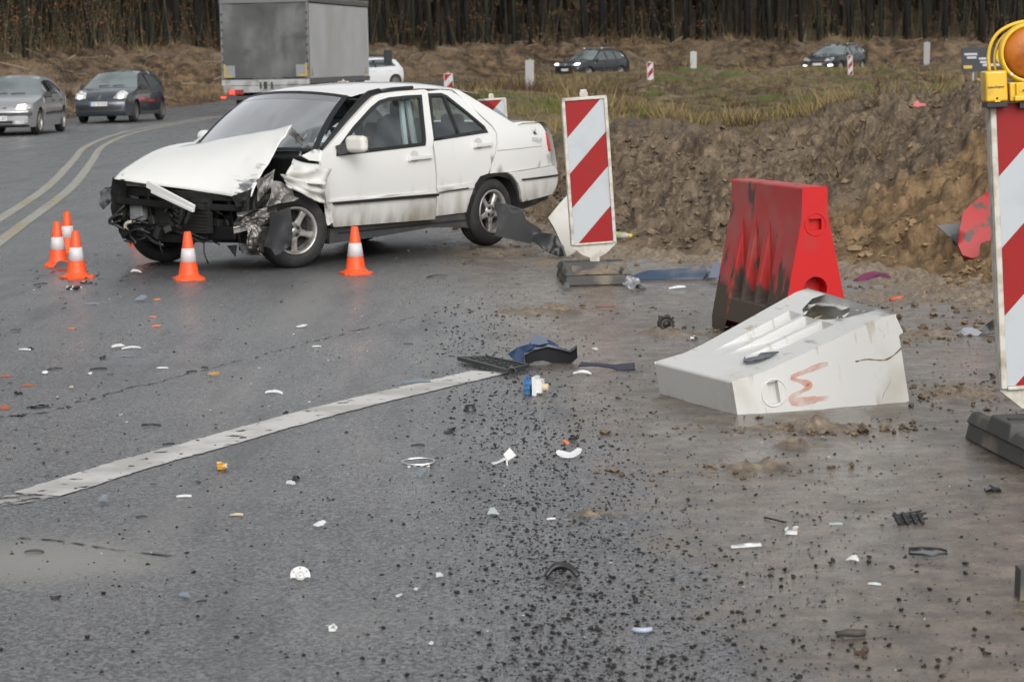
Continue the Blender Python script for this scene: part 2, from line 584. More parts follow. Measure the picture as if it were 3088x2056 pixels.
# ---- node materials of the ground
def ground_mat(kind):
    m = bpy.data.materials.new(kind)
    m.use_nodes = True
    N = m.node_tree.nodes; L = m.node_tree.links
    p = N['Principled BSDF']
    tc = N.new('ShaderNodeTexCoord')

    def noise(scale, detail=5, rough=.55, st=None):
        n = N.new('ShaderNodeTexNoise'); n.inputs['Scale'].default_value = scale; n.inputs['Detail'].default_value = detail
        n.inputs['Roughness'].default_value = rough
        if st:
            mp = N.new('ShaderNodeMapping'); mp.inputs['Scale'].default_value = st[:3]
            mp.inputs['Rotation'].default_value = (0, 0, st[3])
            L.new(tc.outputs['Object'], mp.inputs[0]); L.new(mp.outputs[0], n.inputs['Vector'])
        else: L.new(tc.outputs['Object'], n.inputs['Vector'])
        return n.outputs['Fac']

    def A(nm):
        a = N.new('ShaderNodeAttribute'); a.attribute_name = nm
        return a.outputs['Fac']

    def ramp(s, lo, hi, a=0., b=1.):
        r = N.new('ShaderNodeMapRange'); r.interpolation_type = 'SMOOTHSTEP'
        r.inputs['From Min'].default_value = lo; r.inputs['From Max'].default_value = hi
        r.inputs['To Min'].default_value = a; r.inputs['To Max'].default_value = b
        L.new(s, r.inputs['Value'])
        return r.outputs[0]

    def mth(op, a, b, c=None):
        x = N.new('ShaderNodeMath'); x.operation = op
        for i, s in enumerate((a, b, c)):
            if s is None: continue
            if isinstance(s, (int, float)): x.inputs[i].default_value = s
            else: L.new(s, x.inputs[i])
        return x.outputs[0]

    def mix(f, a, b, typ='RGBA'):
        x = N.new('ShaderNodeMix'); x.data_type = typ
        L.new(f, x.inputs[0])
        ia, ib = (6, 7) if typ == 'RGBA' else (2, 3)
        for s, i in ((a, ia), (b, ib)):
            if isinstance(s, tuple): x.inputs[i].default_value = (*s, 1)
            elif isinstance(s, (int, float)): x.inputs[i].default_value = s
            else: L.new(s, x.inputs[i])
        return x.outputs[2 if typ == 'RGBA' else 0]

    def blend(attr, nz, amt, lo, hi):
        """attribute threshold broken up by noise"""
        return ramp(mth('ADD', attr, mth('MULTIPLY_ADD', nz, amt, -amt / 2)), lo, hi)

    if kind == 'wet_asphalt_and_mud':
        fine = noise(170, 3, .6)
        mid = noise(45, 4, .65)
        big = noise(1.3, 5, .6)
        vo = N.new('ShaderNodeTexVoronoi'); vo.inputs['Scale'].default_value = 100; vo.inputs['Randomness'].default_value = 1
        L.new(tc.outputs['Object'], vo.inputs['Vector'])
        sx = N.new('ShaderNodeSeparateColor'); L.new(vo.outputs['Color'], sx.inputs[0])
        asp = mix(ramp(sx.outputs[0], .1, .95), (.030, .030, .032), (.185, .188, .194))
        asp = mix(ramp(noise(48, 3, .6), .54, .64), asp, (.022, .022, .023))
        asp = mix(ramp(big, .35, .75, 0, .35), asp, (.150, .148, .142))
        trk = noise(1.0, 6, .65, (2.2, .30, 1, -.25))
        asp = mix(ramp(trk, .52, .70, 0, .55), asp, (.050, .050, .051))
        asp = mix(ramp(trk, .46, .30, 0, .45), asp, (.175, .170, .160))
        asp = mix(mth('MULTIPLY', A('dust'), .95), asp, (.21, .20, .18))
        asp = mix(mth('MULTIPLY', A('shade_oil'), .8), asp, (.022, .022, .023))
        mudn = noise(7, 7, .65)
        mud = mix(ramp(mudn, .36, .66), (.068, .054, .039), (.178, .144, .105))
        mud = mix(ramp(noise(26, 5, .7), .52, .72, 0, .6), mud, (.185, .145, .10))
        mud = mix(ramp(noise(75, 3, .6), .52, .66, 0, .7), mud, (.040, .034, .028))
        mf = blend(A('mud'), noise(5, 7, .68, (1, .45, 1, .5)), 1.15, .32, .78)
        col = mix(mf, asp, mud)
        sf = blend(A('sand'), noise(9, 7, .7), 1.1, .42, .72)
        col = mix(sf, col, mix(ramp(noise(30, 4), .35, .65), (.125, .094, .064), (.245, .192, .132)))
        L.new(col, p.inputs['Base Color'])
        ra = ramp(trk, .32, .68, .24, .44)
        rm_ = ramp(noise(3.4, 6, .65, (1, .5, 1, .4)), .40, .64, .17, .42)
        r = mix(mf, ra, rm_, 'FLOAT')
        r = mix(mth('MULTIPLY', A('wet'), .9), r, .19, 'FLOAT')
        r = mix(sf, r, .8, 'FLOAT')
        r = mix(mth('MULTIPLY', A('dust'), .5), r, .6, 'FLOAT')
        L.new(r, p.inputs['Roughness'])
        p.inputs['Specular IOR Level'].default_value = .75
        b1 = N.new('ShaderNodeBump'); b1.inputs['Distance'].default_value = .006
        L.new(mix(mf, mth('ADD', mid, mth('MULTIPLY', vo.outputs['Distance'], -1.6)), mth('ADD', mid, mth('MULTIPLY', noise(22, 6, .75), 2.4)), 'FLOAT'), b1.inputs['Height'])
        L.new(mth('MULTIPLY', mth('SUBTRACT', 1.0, mth('MULTIPLY', A('wet'), .75)), mth('SUBTRACT', .42, mth('MULTIPLY', A('dust'), .25))), b1.inputs['Strength'])
        L.new(b1.outputs[0], p.inputs['Normal'])
    else:
        n1 = noise(3.2, 8, .68); n2 = noise(19, 6, .7)
        soil = mix(ramp(n1, .36, .66), (.088, .064, .044), (.235, .178, .120))
        soil = mix(ramp(n2, .48, .7, 0, .75), soil, (.34, .262, .178))
        sandc = mix(ramp(noise(5, 7, .65), .36, .64), (.15, .098, .052), (.33, .22, .118))
        col = mix(blend(A('sandy'), noise(2.2, 6, .65), .9, .38, .72), soil, sandc)
        duff = mix(ramp(noise(1.1, 8, .75), .38, .64), (.026, .019, .014), (.185, .125, .072))
        col = mix(A('litter'), col, duff)
        straw = mix(ramp(noise(2.6, 7, .7), .36, .66), (.062, .046, .026), (.215, .168, .085))
        gcol = mix(ramp(noise(.40, 5, .6), .52, .62), straw, (.085, .100, .026))
        col = mix(blend(A('grass'), noise(.8, 7, .68), 1.2, .38, .68), col, gcol)
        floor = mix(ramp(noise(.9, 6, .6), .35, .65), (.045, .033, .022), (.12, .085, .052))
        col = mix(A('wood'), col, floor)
        L.new(col, p.inputs['Base Color'])
        p.inputs['Roughness'].default_value = .85
        p.inputs['Specular IOR Level'].default_value = .25
        b1 = N.new('ShaderNodeBump'); b1.inputs['Distance'].default_value = .05; b1.inputs['Strength'].default_value = .9
        L.new(mth('ADD', n2, mth('MULTIPLY', noise(60, 4, .7), .5)), b1.inputs['Height'])
        L.new(b1.outputs[0], p.inputs['Normal'])
    return m


M_ROAD = ground_mat('wet_asphalt_and_mud')
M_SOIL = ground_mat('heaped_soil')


def make_ground():
    # the road and the muddy verge, one sheet
    rows = np.concatenate([np.geomspace(3.6, 26, 620), np.geomspace(26, 200, 240)[1:]])
    X, Y = polar(rows, ang_list(620, 60))
    di = din(X, Y); do = dout(X, Y)
    Z = base_z(X, Y)
    # mud: how far right of the clean asphalt a point lies
    mline = [(.55, 3.0), (.42, 5.6), (.25, 8.0), (.05, 10.5), (-.22, 13.0), (-.42, 15.5), (-.55, 17.5), (-.75, 19.5), (-.9, 22), (-1.3, 27), (-1.9, 40), (-4, 80)]
    dm = sdist(X, Y, mline)
    mud = sstep(-.45, 1.0, dm) * .92 + .05
    sand = np.zeros_like(X)
    for (px, py, rx, ry, a) in [(1730, 790, .55, .9, .75), (1500, 760, .5, 1.0, .62), (1650, 940, .42, .3, .95), (2010, 1010, .35, .25, .7), (2420, 1290, .42, .16, .8), (2260, 1415, .25, .12, .75),
                                (2420, 1345, .2, .08, .7), (1800, 1555, .16, .08, .8), (2900, 1190, .28, .35, .85), (2800, 1010, .3, .3, .7), (1950, 780, .8, .5, .9), (2700, 900, .5, .8, .8), (2480, 1295, .35, .1, .8),
                                (1850, 1200, .25, .08, .5), (2080, 1010, .3, .1, .75), (1400, 700, .5, .6, .55)]:
        c = G(px, py)
        sand = np.maximum(sand, a * np.exp(-(((X - c[0]) / rx) ** 2 + ((Y - c[1]) / ry) ** 2)))
    sand = np.maximum(sand, .95 * sstep(-.9, .15, np.where(Y < 30, di, -9)))
    dust = np.zeros_like(X)
    for (px, py, rx, ry, a) in [(120, 1690, .36, .38, 1.), (330, 1700, .2, .2, .8), (480, 1600, .1, .6, .35), (930, 900, .18, 2.4, .5), (700, 1200, .12, 1.4, .25)]:
        c = G(px, py)
        dust = np.maximum(dust, a * np.exp(-(((X - c[0]) / rx) ** 2 + ((Y - c[1]) / ry) ** 2) ** 1.5))
    wet = np.zeros_like(X)
    for (px, py, rx, ry, a) in [(600, 800, .6, 1.2, .55), (1560, 900, .5, .6, .9), (1500, 960, .35, .8, .7), (2000, 920, .5, .35, .8), (2750, 1100, .35, .6, .8), (2650, 980, .2, .3, .8), (2300, 1500, .6, .6, .35), (200, 800, .9, 2.0, .5),
                                (2480, 1080, .4, .5, .8), (1900, 1300, .6, .5, .6), (2700, 1350, .5, .4, .8), (2450, 1700, .5, .4, .5), (1750, 1050, .4, .6, .7), (2900, 1290, .5, .3, .6), (2100, 1330, .5, .3, .5), (900, 930, .5, .8, .45)]:
        c = G(px, py)
        wet = np.maximum(wet, a * np.exp(-(((X - c[0]) / rx) ** 2 + ((Y - c[1]) / ry) ** 2)))
    wet = wet * sstep(.3, .62, fbm(X * 2.2, Y * 1.1, 4, 61))
    shade_oil = np.zeros_like(X)
    for (px, py, rx, ry, a) in [(700, 790, 1.4, .9, 1.), (1050, 770, 1.1, 1.3, 1.), (1350, 730, .8, 1.2, .8), (560, 1100, .5, .12, .5), (200, 1150, .6, .3, .35)]:  # first three: shade under the wreck put into the colour; rest are stains
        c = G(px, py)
        shade_oil = np.maximum(shade_oil, a * np.exp(-(((X - c[0]) / rx) ** 2 + ((Y - c[1]) / ry) ** 2)))
    lump = sstep(.35, .9, sand) * (fbm(X * 7, Y * 7, 4, 51, .6) - .36) * .17 + sstep(.4, .8, mud) * (fbm(X * 5, Y * 5, 4, 52, .6) - .5) * .012
    Z = Z + np.where(Y < 30, np.maximum(lump, -.004), 0)
    net_mesh('road', X, Y, Z, (di < 2.0) & (do < 2.5), [M_ROAD], dict(mud=mud, sand=sand, dust=dust, wet=wet, shade_oil=shade_oil))
    # soil heaps, field, bank and forest floor, one sheet
    rows = np.concatenate([np.geomspace(8, 14, 60), np.linspace(14, 27, 430)[1:], np.geomspace(27, 50, 50)[1:], np.geomspace(50, 165, 330)[1:], np.geomspace(165, 700, 40)[1:]])
    X, Y = polar(rows, ang_list(760, 60))
    di = din(X, Y); do = dout(X, Y)
    Z = terrain_z(X, Y)
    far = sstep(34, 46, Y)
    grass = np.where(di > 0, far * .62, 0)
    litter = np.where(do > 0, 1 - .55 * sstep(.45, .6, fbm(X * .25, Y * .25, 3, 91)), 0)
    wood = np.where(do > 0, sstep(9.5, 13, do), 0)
    sandy = np.where(Y < 34, sstep(1.4, 3.0, X + (fbm(X * .8, Y * .8, 3, 92) - .5) * 2.2 + (17.8 - Y) * .25) * .9, 0) + np.where(Y < 34, .9 * sstep(.6, -.2, di), 0)
    sandy = sandy * np.where(Y < 34, 1 - .85 * sstep(1.55, 2.15, sdist(X, Y, NEAR) + (fbm(X * 1.3, Y * 1.3, 3, 94) - .5) * .9), 1)
    grass = np.maximum(grass, np.where((di > 0) & (Y < 46), .5 * sstep(24, 30, Y), 0))
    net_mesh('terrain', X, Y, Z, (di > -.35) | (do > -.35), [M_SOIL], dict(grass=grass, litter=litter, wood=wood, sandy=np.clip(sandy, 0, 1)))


make_ground()


# ---- painted lines: thin sheets 4 mm above the road
def ribbon(name, left, right, m, z=.004, sub=None, kind='structure', step=.12):
    mb = MB()
    vs = []
    for a, b in zip(left, right):
        vs += [(a[0], a[1], float(base_z(a[0], a[1])) + z), (b[0], b[1], float(base_z(b[0], b[1])) + z)]
    mb.add(vs, [(2 * i, 2 * i + 1, 2 * i + 3, 2 * i + 2) for i in range(len(left) - 1)], True)
    o = mb.build(name, m)
    tag(o, kind=kind)
    return o


def smooth_line(pts, n=60):
    pts = [np.array(p[:2], float) for p in pts]
    P = [2 * pts[0] - pts[1]] + pts + [2 * pts[-1] - pts[-2]]
    out = []
    k = len(pts) - 1
    for i in range(n + 1):
        t = i / n * k
        s = min(int(t), k - 1); u = t - s
        p0, p1, p2, p3 = P[s], P[s + 1], P[s + 2], P[s + 3]
        out.append(.5 * ((2 * p1) + (-p0 + p2) * u + (2 * p0 - 5 * p1 + 4 * p2 - p3) * u * u + (-p0 + 3 * p1 - 3 * p2 + p3) * u ** 3))
    return out


def offset_line(c, d):
    out = []
    for i, p in enumerate(c):
        t = c[min(i + 1, len(c) - 1)] - c[max(i - 1, 0)]
        t = t / np.linalg.norm(t)
        out.append(p + np.array([t[1], -t[0]]) * d)
    return out


WHITEP = mat('worn_white_road_paint', (.52, .51, .485), .5, var=((.36, .35, .325), 3.5, .42, .66), alpha=(12, .30, .40), bump=(60, .3, .003))
YELP = mat('faded_yellow_road_paint', (.30, .29, .25), .5, var=((.30, .255, .165), .32, .50, .64), alpha=(11, .24, .44))
_c = smooth_line([G(-120, 1540), G(0, 1512), G(130, 1486), G(400, 1402), G(620, 1342), G(1000, 1236), G(1400, 1141), G(1480, 1122)], 620)
_l = offset_line(_c, -.112); _rr = offset_line(_c, .112)
for i in range(len(_c)):
    j1 = (float(fbm(i * .11, 1.5, 5, 7, .72)) - .5) * .035; j2 = (float(fbm(i * .11, 8.5, 5, 9, .72)) - .5) * .035
    q = _rr[i] - _l[i]; q = q / np.linalg.norm(q)
    _l[i] = _l[i] + q * j1; _rr[i] = _rr[i] + q * j2
k = int(len(_c) * .27)
ribbon('edge_line_marking', _l[:k + 1], _rr[:k + 1], mat('faded_white_road_paint', (.36, .35, .33), .5, var=((.24, .235, .22), 3.5, .42, .66), alpha=(16, .44, .58)))
ribbon('edge_line_marking', _l[k:], _rr[k:], WHITEP)
_y = [(-4.6, 20.5), (-5.13, 25.5), (-6.02, 33.8), (-7.3, 43.4), (-8.33, 51.0), (-9.02, 59), (-9.2, 66), (-8.9, 78), (-8.2, 96), (-7.4, 112), (-4.5, 126), (2, 136.5), (12, 141), (24, 141), (60, 136)]
_c = smooth_line(_y, 160)
ribbon('centre_line_marking', offset_line(_c, -.235), offset_line(_c, -.10), YELP)
ribbon('centre_line_marking', offset_line(_c, .10), offset_line(_c, .235), YELP)
# the joint between two layers of asphalt, a dark ragged groove
_c = smooth_line([G(-60, 1265), G(150, 1240), G(300, 1195), G(560, 1130), G(750, 1082), G(900, 1040), G(1060, 1000), G(1230, 962), G(1330, 940)], 240)
_l = []; _rr = []
for i, p in enumerate(_c):
    wv = .002 + .007 * float(fbm(i * .35, 0, 3, 5)) + (.014 * float(vn(i * .2, 3, 9)) if i < 60 else 0)
    q = float(fbm(i * .3, 5, 3, 6) - .5) * .09
    t = _c[min(i + 1, len(_c) - 1)] - _c[max(i - 1, 0)]; t = t / np.linalg.norm(t); nn = np.array([t[1], -t[0]])
    _l.append(p + nn * (q - wv)); _rr.append(p + nn * (q + wv))
M_CRACK = mat('asphalt_joint', (.022, .021, .020), .7, alpha=(9, .44, .56))
ribbon('asphalt_joint', _l, _rr, M_CRACK, .003)
_c = smooth_line([G(60, 1622), G(170, 1630), G(330, 1655), G(520, 1677)], 60)
_l = [p + np.array([0, -.006 - .012 * float(vn(i * .5, 1, 4))]) for i, p in enumerate(_c)]
ribbon('asphalt_joint', _l, [p + np.array([0, .004]) for p in _c], M_CRACK, .003)
# ================================================================== WOODS, GRASS, UNDERGROWTH
def colour_mesh(name, V, Fc, C, m, kind=None, smooth=False):
    """triangles / quads with a colour of their own per vertex"""
    me = bpy.data.meshes.new(name)
    V = np.asarray(V, np.float32); Fc = np.asarray(Fc, int)
    me.vertices.add(len(V)); me.vertices.foreach_set('co', V.ravel())
    k = Fc.shape[1]
    me.loops.add(Fc.size); me.loops.foreach_set('vertex_index', Fc.ravel())
    me.polygons.add(len(Fc)); me.polygons.foreach_set('loop_start', np.arange(0, Fc.size, k)); me.polygons.foreach_set('loop_total', np.full(len(Fc), k))
    me.polygons.foreach_set('use_smooth', np.full(len(Fc), smooth))
    me.update(calc_edges=True)
    if C is not None:
        a = me.attributes.new('tint', 'FLOAT_COLOR', 'POINT')
        a.data.foreach_set('color', np.concatenate([C, np.ones((len(C), 1))], 1).astype(np.float32).ravel())
    me.materials.append(m)
    o = bpy.data.objects.new(name, me); COL.objects.link(o)
    if kind: o['kind'] = kind
    return o


M_LEAF = mat('leaf_and_straw', (.1, .08, .04), .8, spec=.2, attr='tint')
BARK = mat('dark_pine_bark', (.010, .009, .008), .9, spec=.2, var=((.024, .019, .015), 3.5, .45, .7, (1, 1, .25)), bump=(14, .6, .03))
BARKG = mat('mossy_grey_bark', (.013, .014, .010), .9, spec=.2, var=((.026, .027, .018), 3, .42, .65, (1, 1, .25)), bump=(14, .5, .03))
NEEDLE = mat('pine_needles', (.022, .030, .014), .8, spec=.2, attr='tint')


def blades(P, H, W, lean, C, n):
    """n narrow blades round every point of P"""
    k = len(P)
    a = RNG.uniform(0, 2 * np.pi, (k, n)); r = RNG.uniform(0, 1, (k, n)) ** .7 * W[:, None]
    bx = P[:, 0, None] + np.cos(a) * r * .6; by = P[:, 1, None] + np.sin(a) * r * .6; bz = np.repeat(P[:, 2, None], n, 1) - .03
    h = H[:, None] * RNG.uniform(.45, 1.1, (k, n)); l = lean * RNG.uniform(.2, 1.2, (k, n)) * h
    a2 = a + RNG.normal(0, .8, (k, n))
    tx = bx + np.cos(a2) * l; ty = by + np.sin(a2) * l; tz = bz + h
    wd = np.clip(.035 * h, .008, .05)
    pa = RNG.uniform(0, np.pi, (k, n))
    V = np.stack([np.stack([bx - np.cos(pa) * wd, by - np.sin(pa) * wd, bz], -1), np.stack([bx + np.cos(pa) * wd, by + np.sin(pa) * wd, bz], -1), np.stack([tx, ty, tz], -1)], 2).reshape(-1, 3)
    Fc = np.arange(len(V)).reshape(-1, 3)
    cc = C[:, None, None, :] * RNG.uniform(.65, 1.3, (k, n, 1, 1))
    return V, Fc, np.broadcast_to(cc, (k, n, 3, 3)).reshape(-1, 3)


def soil_z(x, y): return terrain_z(x, y)


def field_grass():
    n = 26000
    y = np.exp(RNG.uniform(math.log(30), math.log(134), n)); x = y * np.tan(np.radians(RNG.uniform(-6, 19, n)))
    d = din(x, y)
    clump = fbm(x * .35, y * .35, 3, 71)
    keep = (d > .25) & (RNG.uniform(0, 1, n) < sstep(.34, .62, clump) * .95 + .05)
    x = x[keep]; y = y[keep]; clump = clump[keep]
    P = np.stack([x, y, soil_z(x, y)], 1)
    g = fbm(x * .16, y * .12, 3, 72) + RNG.normal(0, .06, len(x)) - .13 * (1 - sstep(60, 80, y))
    C = np.where((g > .58)[:, None], np.array([[.105, .118, .030]]), np.where((g < .44)[:, None], np.array([[.075, .046, .026]]), np.array([[.215, .160, .075]])))
    H = np.where(g > .60, .10, np.where(g < .44, .17, .20)) * RNG.uniform(.5, 1.7, len(x))
    H *= 1 + .8 * (fbm(x * .12, y * .1, 2, 73) > .6)
    V, Fc, C = blades(P, H, H * 1.1, .8, C, 11)
    tag(colour_mesh('field_grass', V, Fc, C, M_LEAF), 'straw yellow and green grass tufts over the rough field', 'grass', kind='stuff')
    # sparse stalks by the soil heap and dead weeds
    n = 1500
    y = RNG.uniform(20, 34, n); x = y * np.tan(np.radians(RNG.uniform(-1, 14, n)))
    dn = sdist(x, y, NEAR)
    keep = (dn > 1.9) & (RNG.uniform(0, 1, n) < sstep(.45, .6, fbm(x * .8, y * .8, 2, 75)))
    x = x[keep]; y = y[keep]
    P = np.stack([x, y, soil_z(x, y)], 1)
    V, Fc, C = blades(P, RNG.uniform(.06, .2, len(x)), np.full(len(x), .1), 1.2, np.tile(np.array([[.13, .10, .045]]), (len(x), 1)), 7)
    tag(colour_mesh('dry_weeds', V, Fc, C, M_LEAF), 'short dry weeds along the crest of the soil heap', 'weeds', kind='stuff')


def bank_cover():
    n = 38000
    y = RNG.uniform(42, 168, n); x = y * np.tan(np.radians(RNG.uniform(-20, 18, n)))
    d = dout(x, y)
    keep = (d > .3) & (d < 20) & (RNG.uniform(0, 1, n) < sstep(.36, .6, fbm(x * .4, y * .4, 3, 81)) * .9 + .08)
    x = x[keep]; y = y[keep]; d = d[keep]
    P = np.stack([x, y, soil_z(x, y)], 1)
    g = fbm(x * .3, y * .3, 3, 82) + RNG.normal(0, .07, len(x))
    C = np.where((g > .56)[:, None], np.array([[.26, .185, .095]]), np.where((g < .48)[:, None], np.array([[.040, .027, .019]]), np.array([[.115, .072, .038]])))
    H = RNG.uniform(.15, .45, len(x)) * (1 + .6 * sstep(8, 14, d))
    V, Fc, C = blades(P, H, H * 1.3, 1.0, C, 12)
    tag(colour_mesh('dead_grass', V, Fc, C, M_LEAF), 'brown dead grass and heather matted over the road bank', 'dead grass', kind='stuff')
    # brushwood: thin pale sticks lying on the bank
    k = 1600
    y = RNG.uniform(48, 160, k * 4); x = y * np.tan(np.radians(RNG.uniform(-13, 15, k * 4)))
    d = dout(x, y); s = (d > 1) & (d < 12) & (fbm(x * .22, y * .22, 2, 84) > .5)
    x = x[s][:k]; y = y[s][:k]
    z = soil_z(x, y)
    a = RNG.uniform(0, np.pi, len(x)); L = RNG.uniform(.3, 1.5, len(x)) / 2; t = RNG.normal(0, .25, len(x)); wd = RNG.uniform(.012, .035, len(x))
    dx, dy, dz = np.cos(a) * L, np.sin(a) * L, t * L
    V = np.stack([np.stack([x - dx, y - dy, z - dz + .05 - wd], -1), np.stack([x + dx, y + dy, z + dz + .05 - wd], -1), np.stack([x + dx, y + dy, z + dz + .05 + wd], -1), np.stack([x - dx, y - dy, z - dz + .05 + wd], -1)], 1).reshape(-1, 3)
    cc = np.array([.15, .12, .095])[None, None] * RNG.uniform(.35, 1.5, (len(x), 1, 1))
    tag(colour_mesh('brushwood', V, np.arange(len(V)).reshape(-1, 4), np.broadcast_to(cc, (len(x), 4, 3)).reshape(-1, 3), M_LEAF), 'pale cut branches strewn over the road bank', 'brushwood', kind='stuff')


def leaf_cloud(C0, R, n, size, cols, flat=.6):
    """n small leaf faces spread through blobs (centre, radius)"""
    k = RNG.integers(0, len(C0), n)
    v = RNG.normal(0, 1, (n, 3)); v /= np.linalg.norm(v, axis=1)[:, None]
    p = C0[k] + v * (R[k] * RNG.uniform(.25, 1, n) ** .5)[:, None] * np.array([1, 1, flat])
    a = RNG.normal(0, 1, (n, 3)); a /= np.linalg.norm(a, axis=1)[:, None]
    b = np.cross(a, RNG.normal(0, 1, (n, 3))); b /= np.linalg.norm(b, axis=1)[:, None]
    s = (size * RNG.uniform(.6, 1.4, n))[:, None]
    V = np.stack([p - a * s, p + b * s * .6, p + a * s, p - b * s * .6], 1).reshape(-1, 3)
    c = cols[RNG.integers(0, len(cols), n)] * RNG.uniform(.6, 1.35, (n, 1))
    return V, np.arange(4 * n).reshape(-1, 4), np.repeat(c, 4, 0)


def woods():
    # four trunk shapes and three crowns, shared by the trees
    trunks = []
    for k in range(5):
        mb = MB()
        r0 = [.17, .12, .20, .14, .10][k]; H = 17.0
        pts = [(math.sin(i * .55 + k) * .10 * i / 3, math.cos(i * .4 + 2 * k) * .07 * i / 3, -.4 + i * H / 9) for i in range(10)]
        mb.tube(pts, [r0 * (1.25 if i == 0 else 1 - .062 * i) for i in range(10)], 9)
        for q in range(7):
            z = random.uniform(1.6, 12); a = random.uniform(0, 6.28); L = random.uniform(.3, 1.3)
            mb.tube([(0, 0, z), (math.cos(a) * L * .6, math.sin(a) * L * .6, z + .05), (math.cos(a) * L, math.sin(a) * L, z - .15 + random.random() * .3)], [.022, .016, .008], 4)
        o = mb.build('trunk', BARKG if k in (1, 3) else BARK)
        trunks.append(o.data); bpy.data.objects.remove(o)
    crowns = []
    for k in range(3):
        c0 = np.array([[RNG.normal(0, 1.1), RNG.normal(0, 1.1), 11 + 6 * i / 11 + RNG.normal(0, .4)] for i in range(12)])
        V, Fc, C = leaf_cloud(c0, np.full(12, 1.25), 240, .34, np.array([[.022, .032, .014], [.03, .036, .016], [.016, .022, .011]]))
        o = colour_mesh('crown', V, Fc, C, NEEDLE)
        crowns.append(o.data); bpy.data.objects.remove(o)

    def tree(x, y, k, s, lean, rz, label, group):
        z = float(soil_z(np.array([x]), np.array([y]))[0])
        t = empty('pine_tree', (x, y, z))
        t.rotation_euler = (0, 0, 0); t.scale = (s, s, s)
        tag(t, label, 'tree', group)
        a = bpy.data.objects.new('trunk', trunks[k]); COL.objects.link(a); a.parent = t; a.rotation_euler = (0, lean, rz)
        c = bpy.data.objects.new('crown', crowns[k % 3]); COL.objects.link(c); c.parent = t; c.rotation_euler = (0, lean, rz)

    G1 = 'dark trunks at the edge of the woods'
    # trunks one can follow in the photograph: (px of the foot, lean, thickness kind)
    big = [(75, 0, 1), (272, -.05, 0), (300, -.03, 4), (455, .0, 3), (496, 0, 1), (535, -.03, 0), (600, -.03, 2), (670, -.07, 0), (1120, 0, 1), (1150, -.02, 3), (1215, -.05, 0), (1245, 0, 1), (1280, -.10, 0), (1300, -.02, 3), (1365, -.12, 2),
           (1385, 0, 4), (1410, -.02, 0), (1445, -.07, 4), (1470, 0, 3), (1548, 0, 1), (1600, 0, 4), (1636, 0, 2), (1672, -.02, 0), (1765, -.07, 0), (1816, 0, 2), (1870, 0, 4), (1905, 0, 1), (1978, -.09, 2), (2030, 0, 3),
           (2066, 0, 0), (2137, 0, 0), (2220, -.02, 1), (2252, .01, 2), (2322, 0, 3), (2372, 0, 1), (2415, 0, 4), (2470, 0, 3), (2515, 0, 2), (2560, 0, 4), (2618, 0, 0), (2655, 0, 1), (2735, 0, 2), (2790, 0, 3), (2850, 0, 0), (2905, 0, 1), (2960, 0, 2), (3020, 0, 0), (3070, 0, 1)]
    for i, (px, ln, k) in enumerate(big):
        # walk back along the sight line until 11 m inside the bank
        for y in np.arange(85, 190, 1.0):
            x = DEP(px, 120, y)[0]
            if float(dout(np.array([x]), np.array([y]))[0]) > 10.5 + (i * 7 % 5): break
        tree(x, y, k, 1.0 + .25 * random.random(), ln, random.uniform(-.4, .4), 'dark bare trunk standing in the woods beyond the road bank', G1)
    n = 0
    while n < 120:
        y = random.uniform(88, 235); x = y * math.tan(rad(random.uniform(-13.5, 14.5)))
        d = float(dout(np.array([x]), np.array([y]))[0])
        if d < 11.5: continue
        tree(x, y, random.randrange(5), random.uniform(.75, 1.2), random.gauss(0, .03), random.uniform(-3, 3), 'dark bare trunk standing in the woods beyond the road bank', G1)
        n += 1
    # what stands deeper than one can count
    V = []; Fc = []; C = []
    m = 4200
    y = RNG.uniform(100, 330, m); x = y * np.tan(np.radians(RNG.uniform(-24, 22, m))); d = dout(x, y)
    s = d > 24; x = x[s]; y = y[s]
    z = soil_z(x, y); r = RNG.uniform(.07, .2, len(x)); ln = RNG.normal(0, .04, len(x)); H = 17
    Q = np.stack([np.stack([x - r, y, z - .3], -1), np.stack([x + r, y - r, z - .3], -1), np.stack([x + r * .6 + ln * H, y - r, z + H], -1), np.stack([x - r * .6 + ln * H, y, z + H], -1)], 1)
    Q2 = np.stack([np.stack([x + r, y - r, z - .3], -1), np.stack([x + r, y + r, z - .3], -1), np.stack([x + r * .6 + ln * H, y + r, z + H], -1), np.stack([x + r * .6 + ln * H, y - r, z + H], -1)], 1)
    cc = np.array([.030, .025, .019])[None, None] * RNG.uniform(.4, 1.6, (len(x), 1, 1))
    V1 = np.concatenate([Q, Q2]).reshape(-1, 3); C1 = np.broadcast_to(np.concatenate([cc, cc]), (2 * len(x), 4, 3)).reshape(-1, 3)
    c0 = []
    for q in range(1200):
        yy = random.uniform(190, 330); xx = yy * math.tan(rad(random.uniform(-22, 20)))
        c0.append((xx, yy, random.uniform(1, 17)))
    c0 = np.array(c0)
    c0[:, 2] += soil_z(c0[:, 0], c0[:, 1])
    V2, F2, C2 = leaf_cloud(c0, np.full(len(c0), 3.2), 26000, .8, np.array([[.080, .060, .036], [.12, .078, .044], [.060, .052, .032]]), 1.0)
    o = colour_mesh('far_woods', np.concatenate([V1, V2]), np.arange(len(V1) + len(V2)).reshape(-1, 4), np.concatenate([C1, C2]), M_LEAF)
    tag(o, 'dark depth of the woods behind the nearer trunks', 'woods', kind='stuff')
    # saplings and brown beech leaves under the trees
    m = 8000
    y = RNG.uniform(70, 175, m); x = y * np.tan(np.radians(RNG.uniform(-20, 16, m))); d = dout(x, y)
    u = RNG.uniform(0, 1, m)
    s = (d > 9.5) & (d < 34) & (u < np.where(x < -5, 1.0, .9))
    x = x[s]; y = y[s]; z = soil_z(x, y)
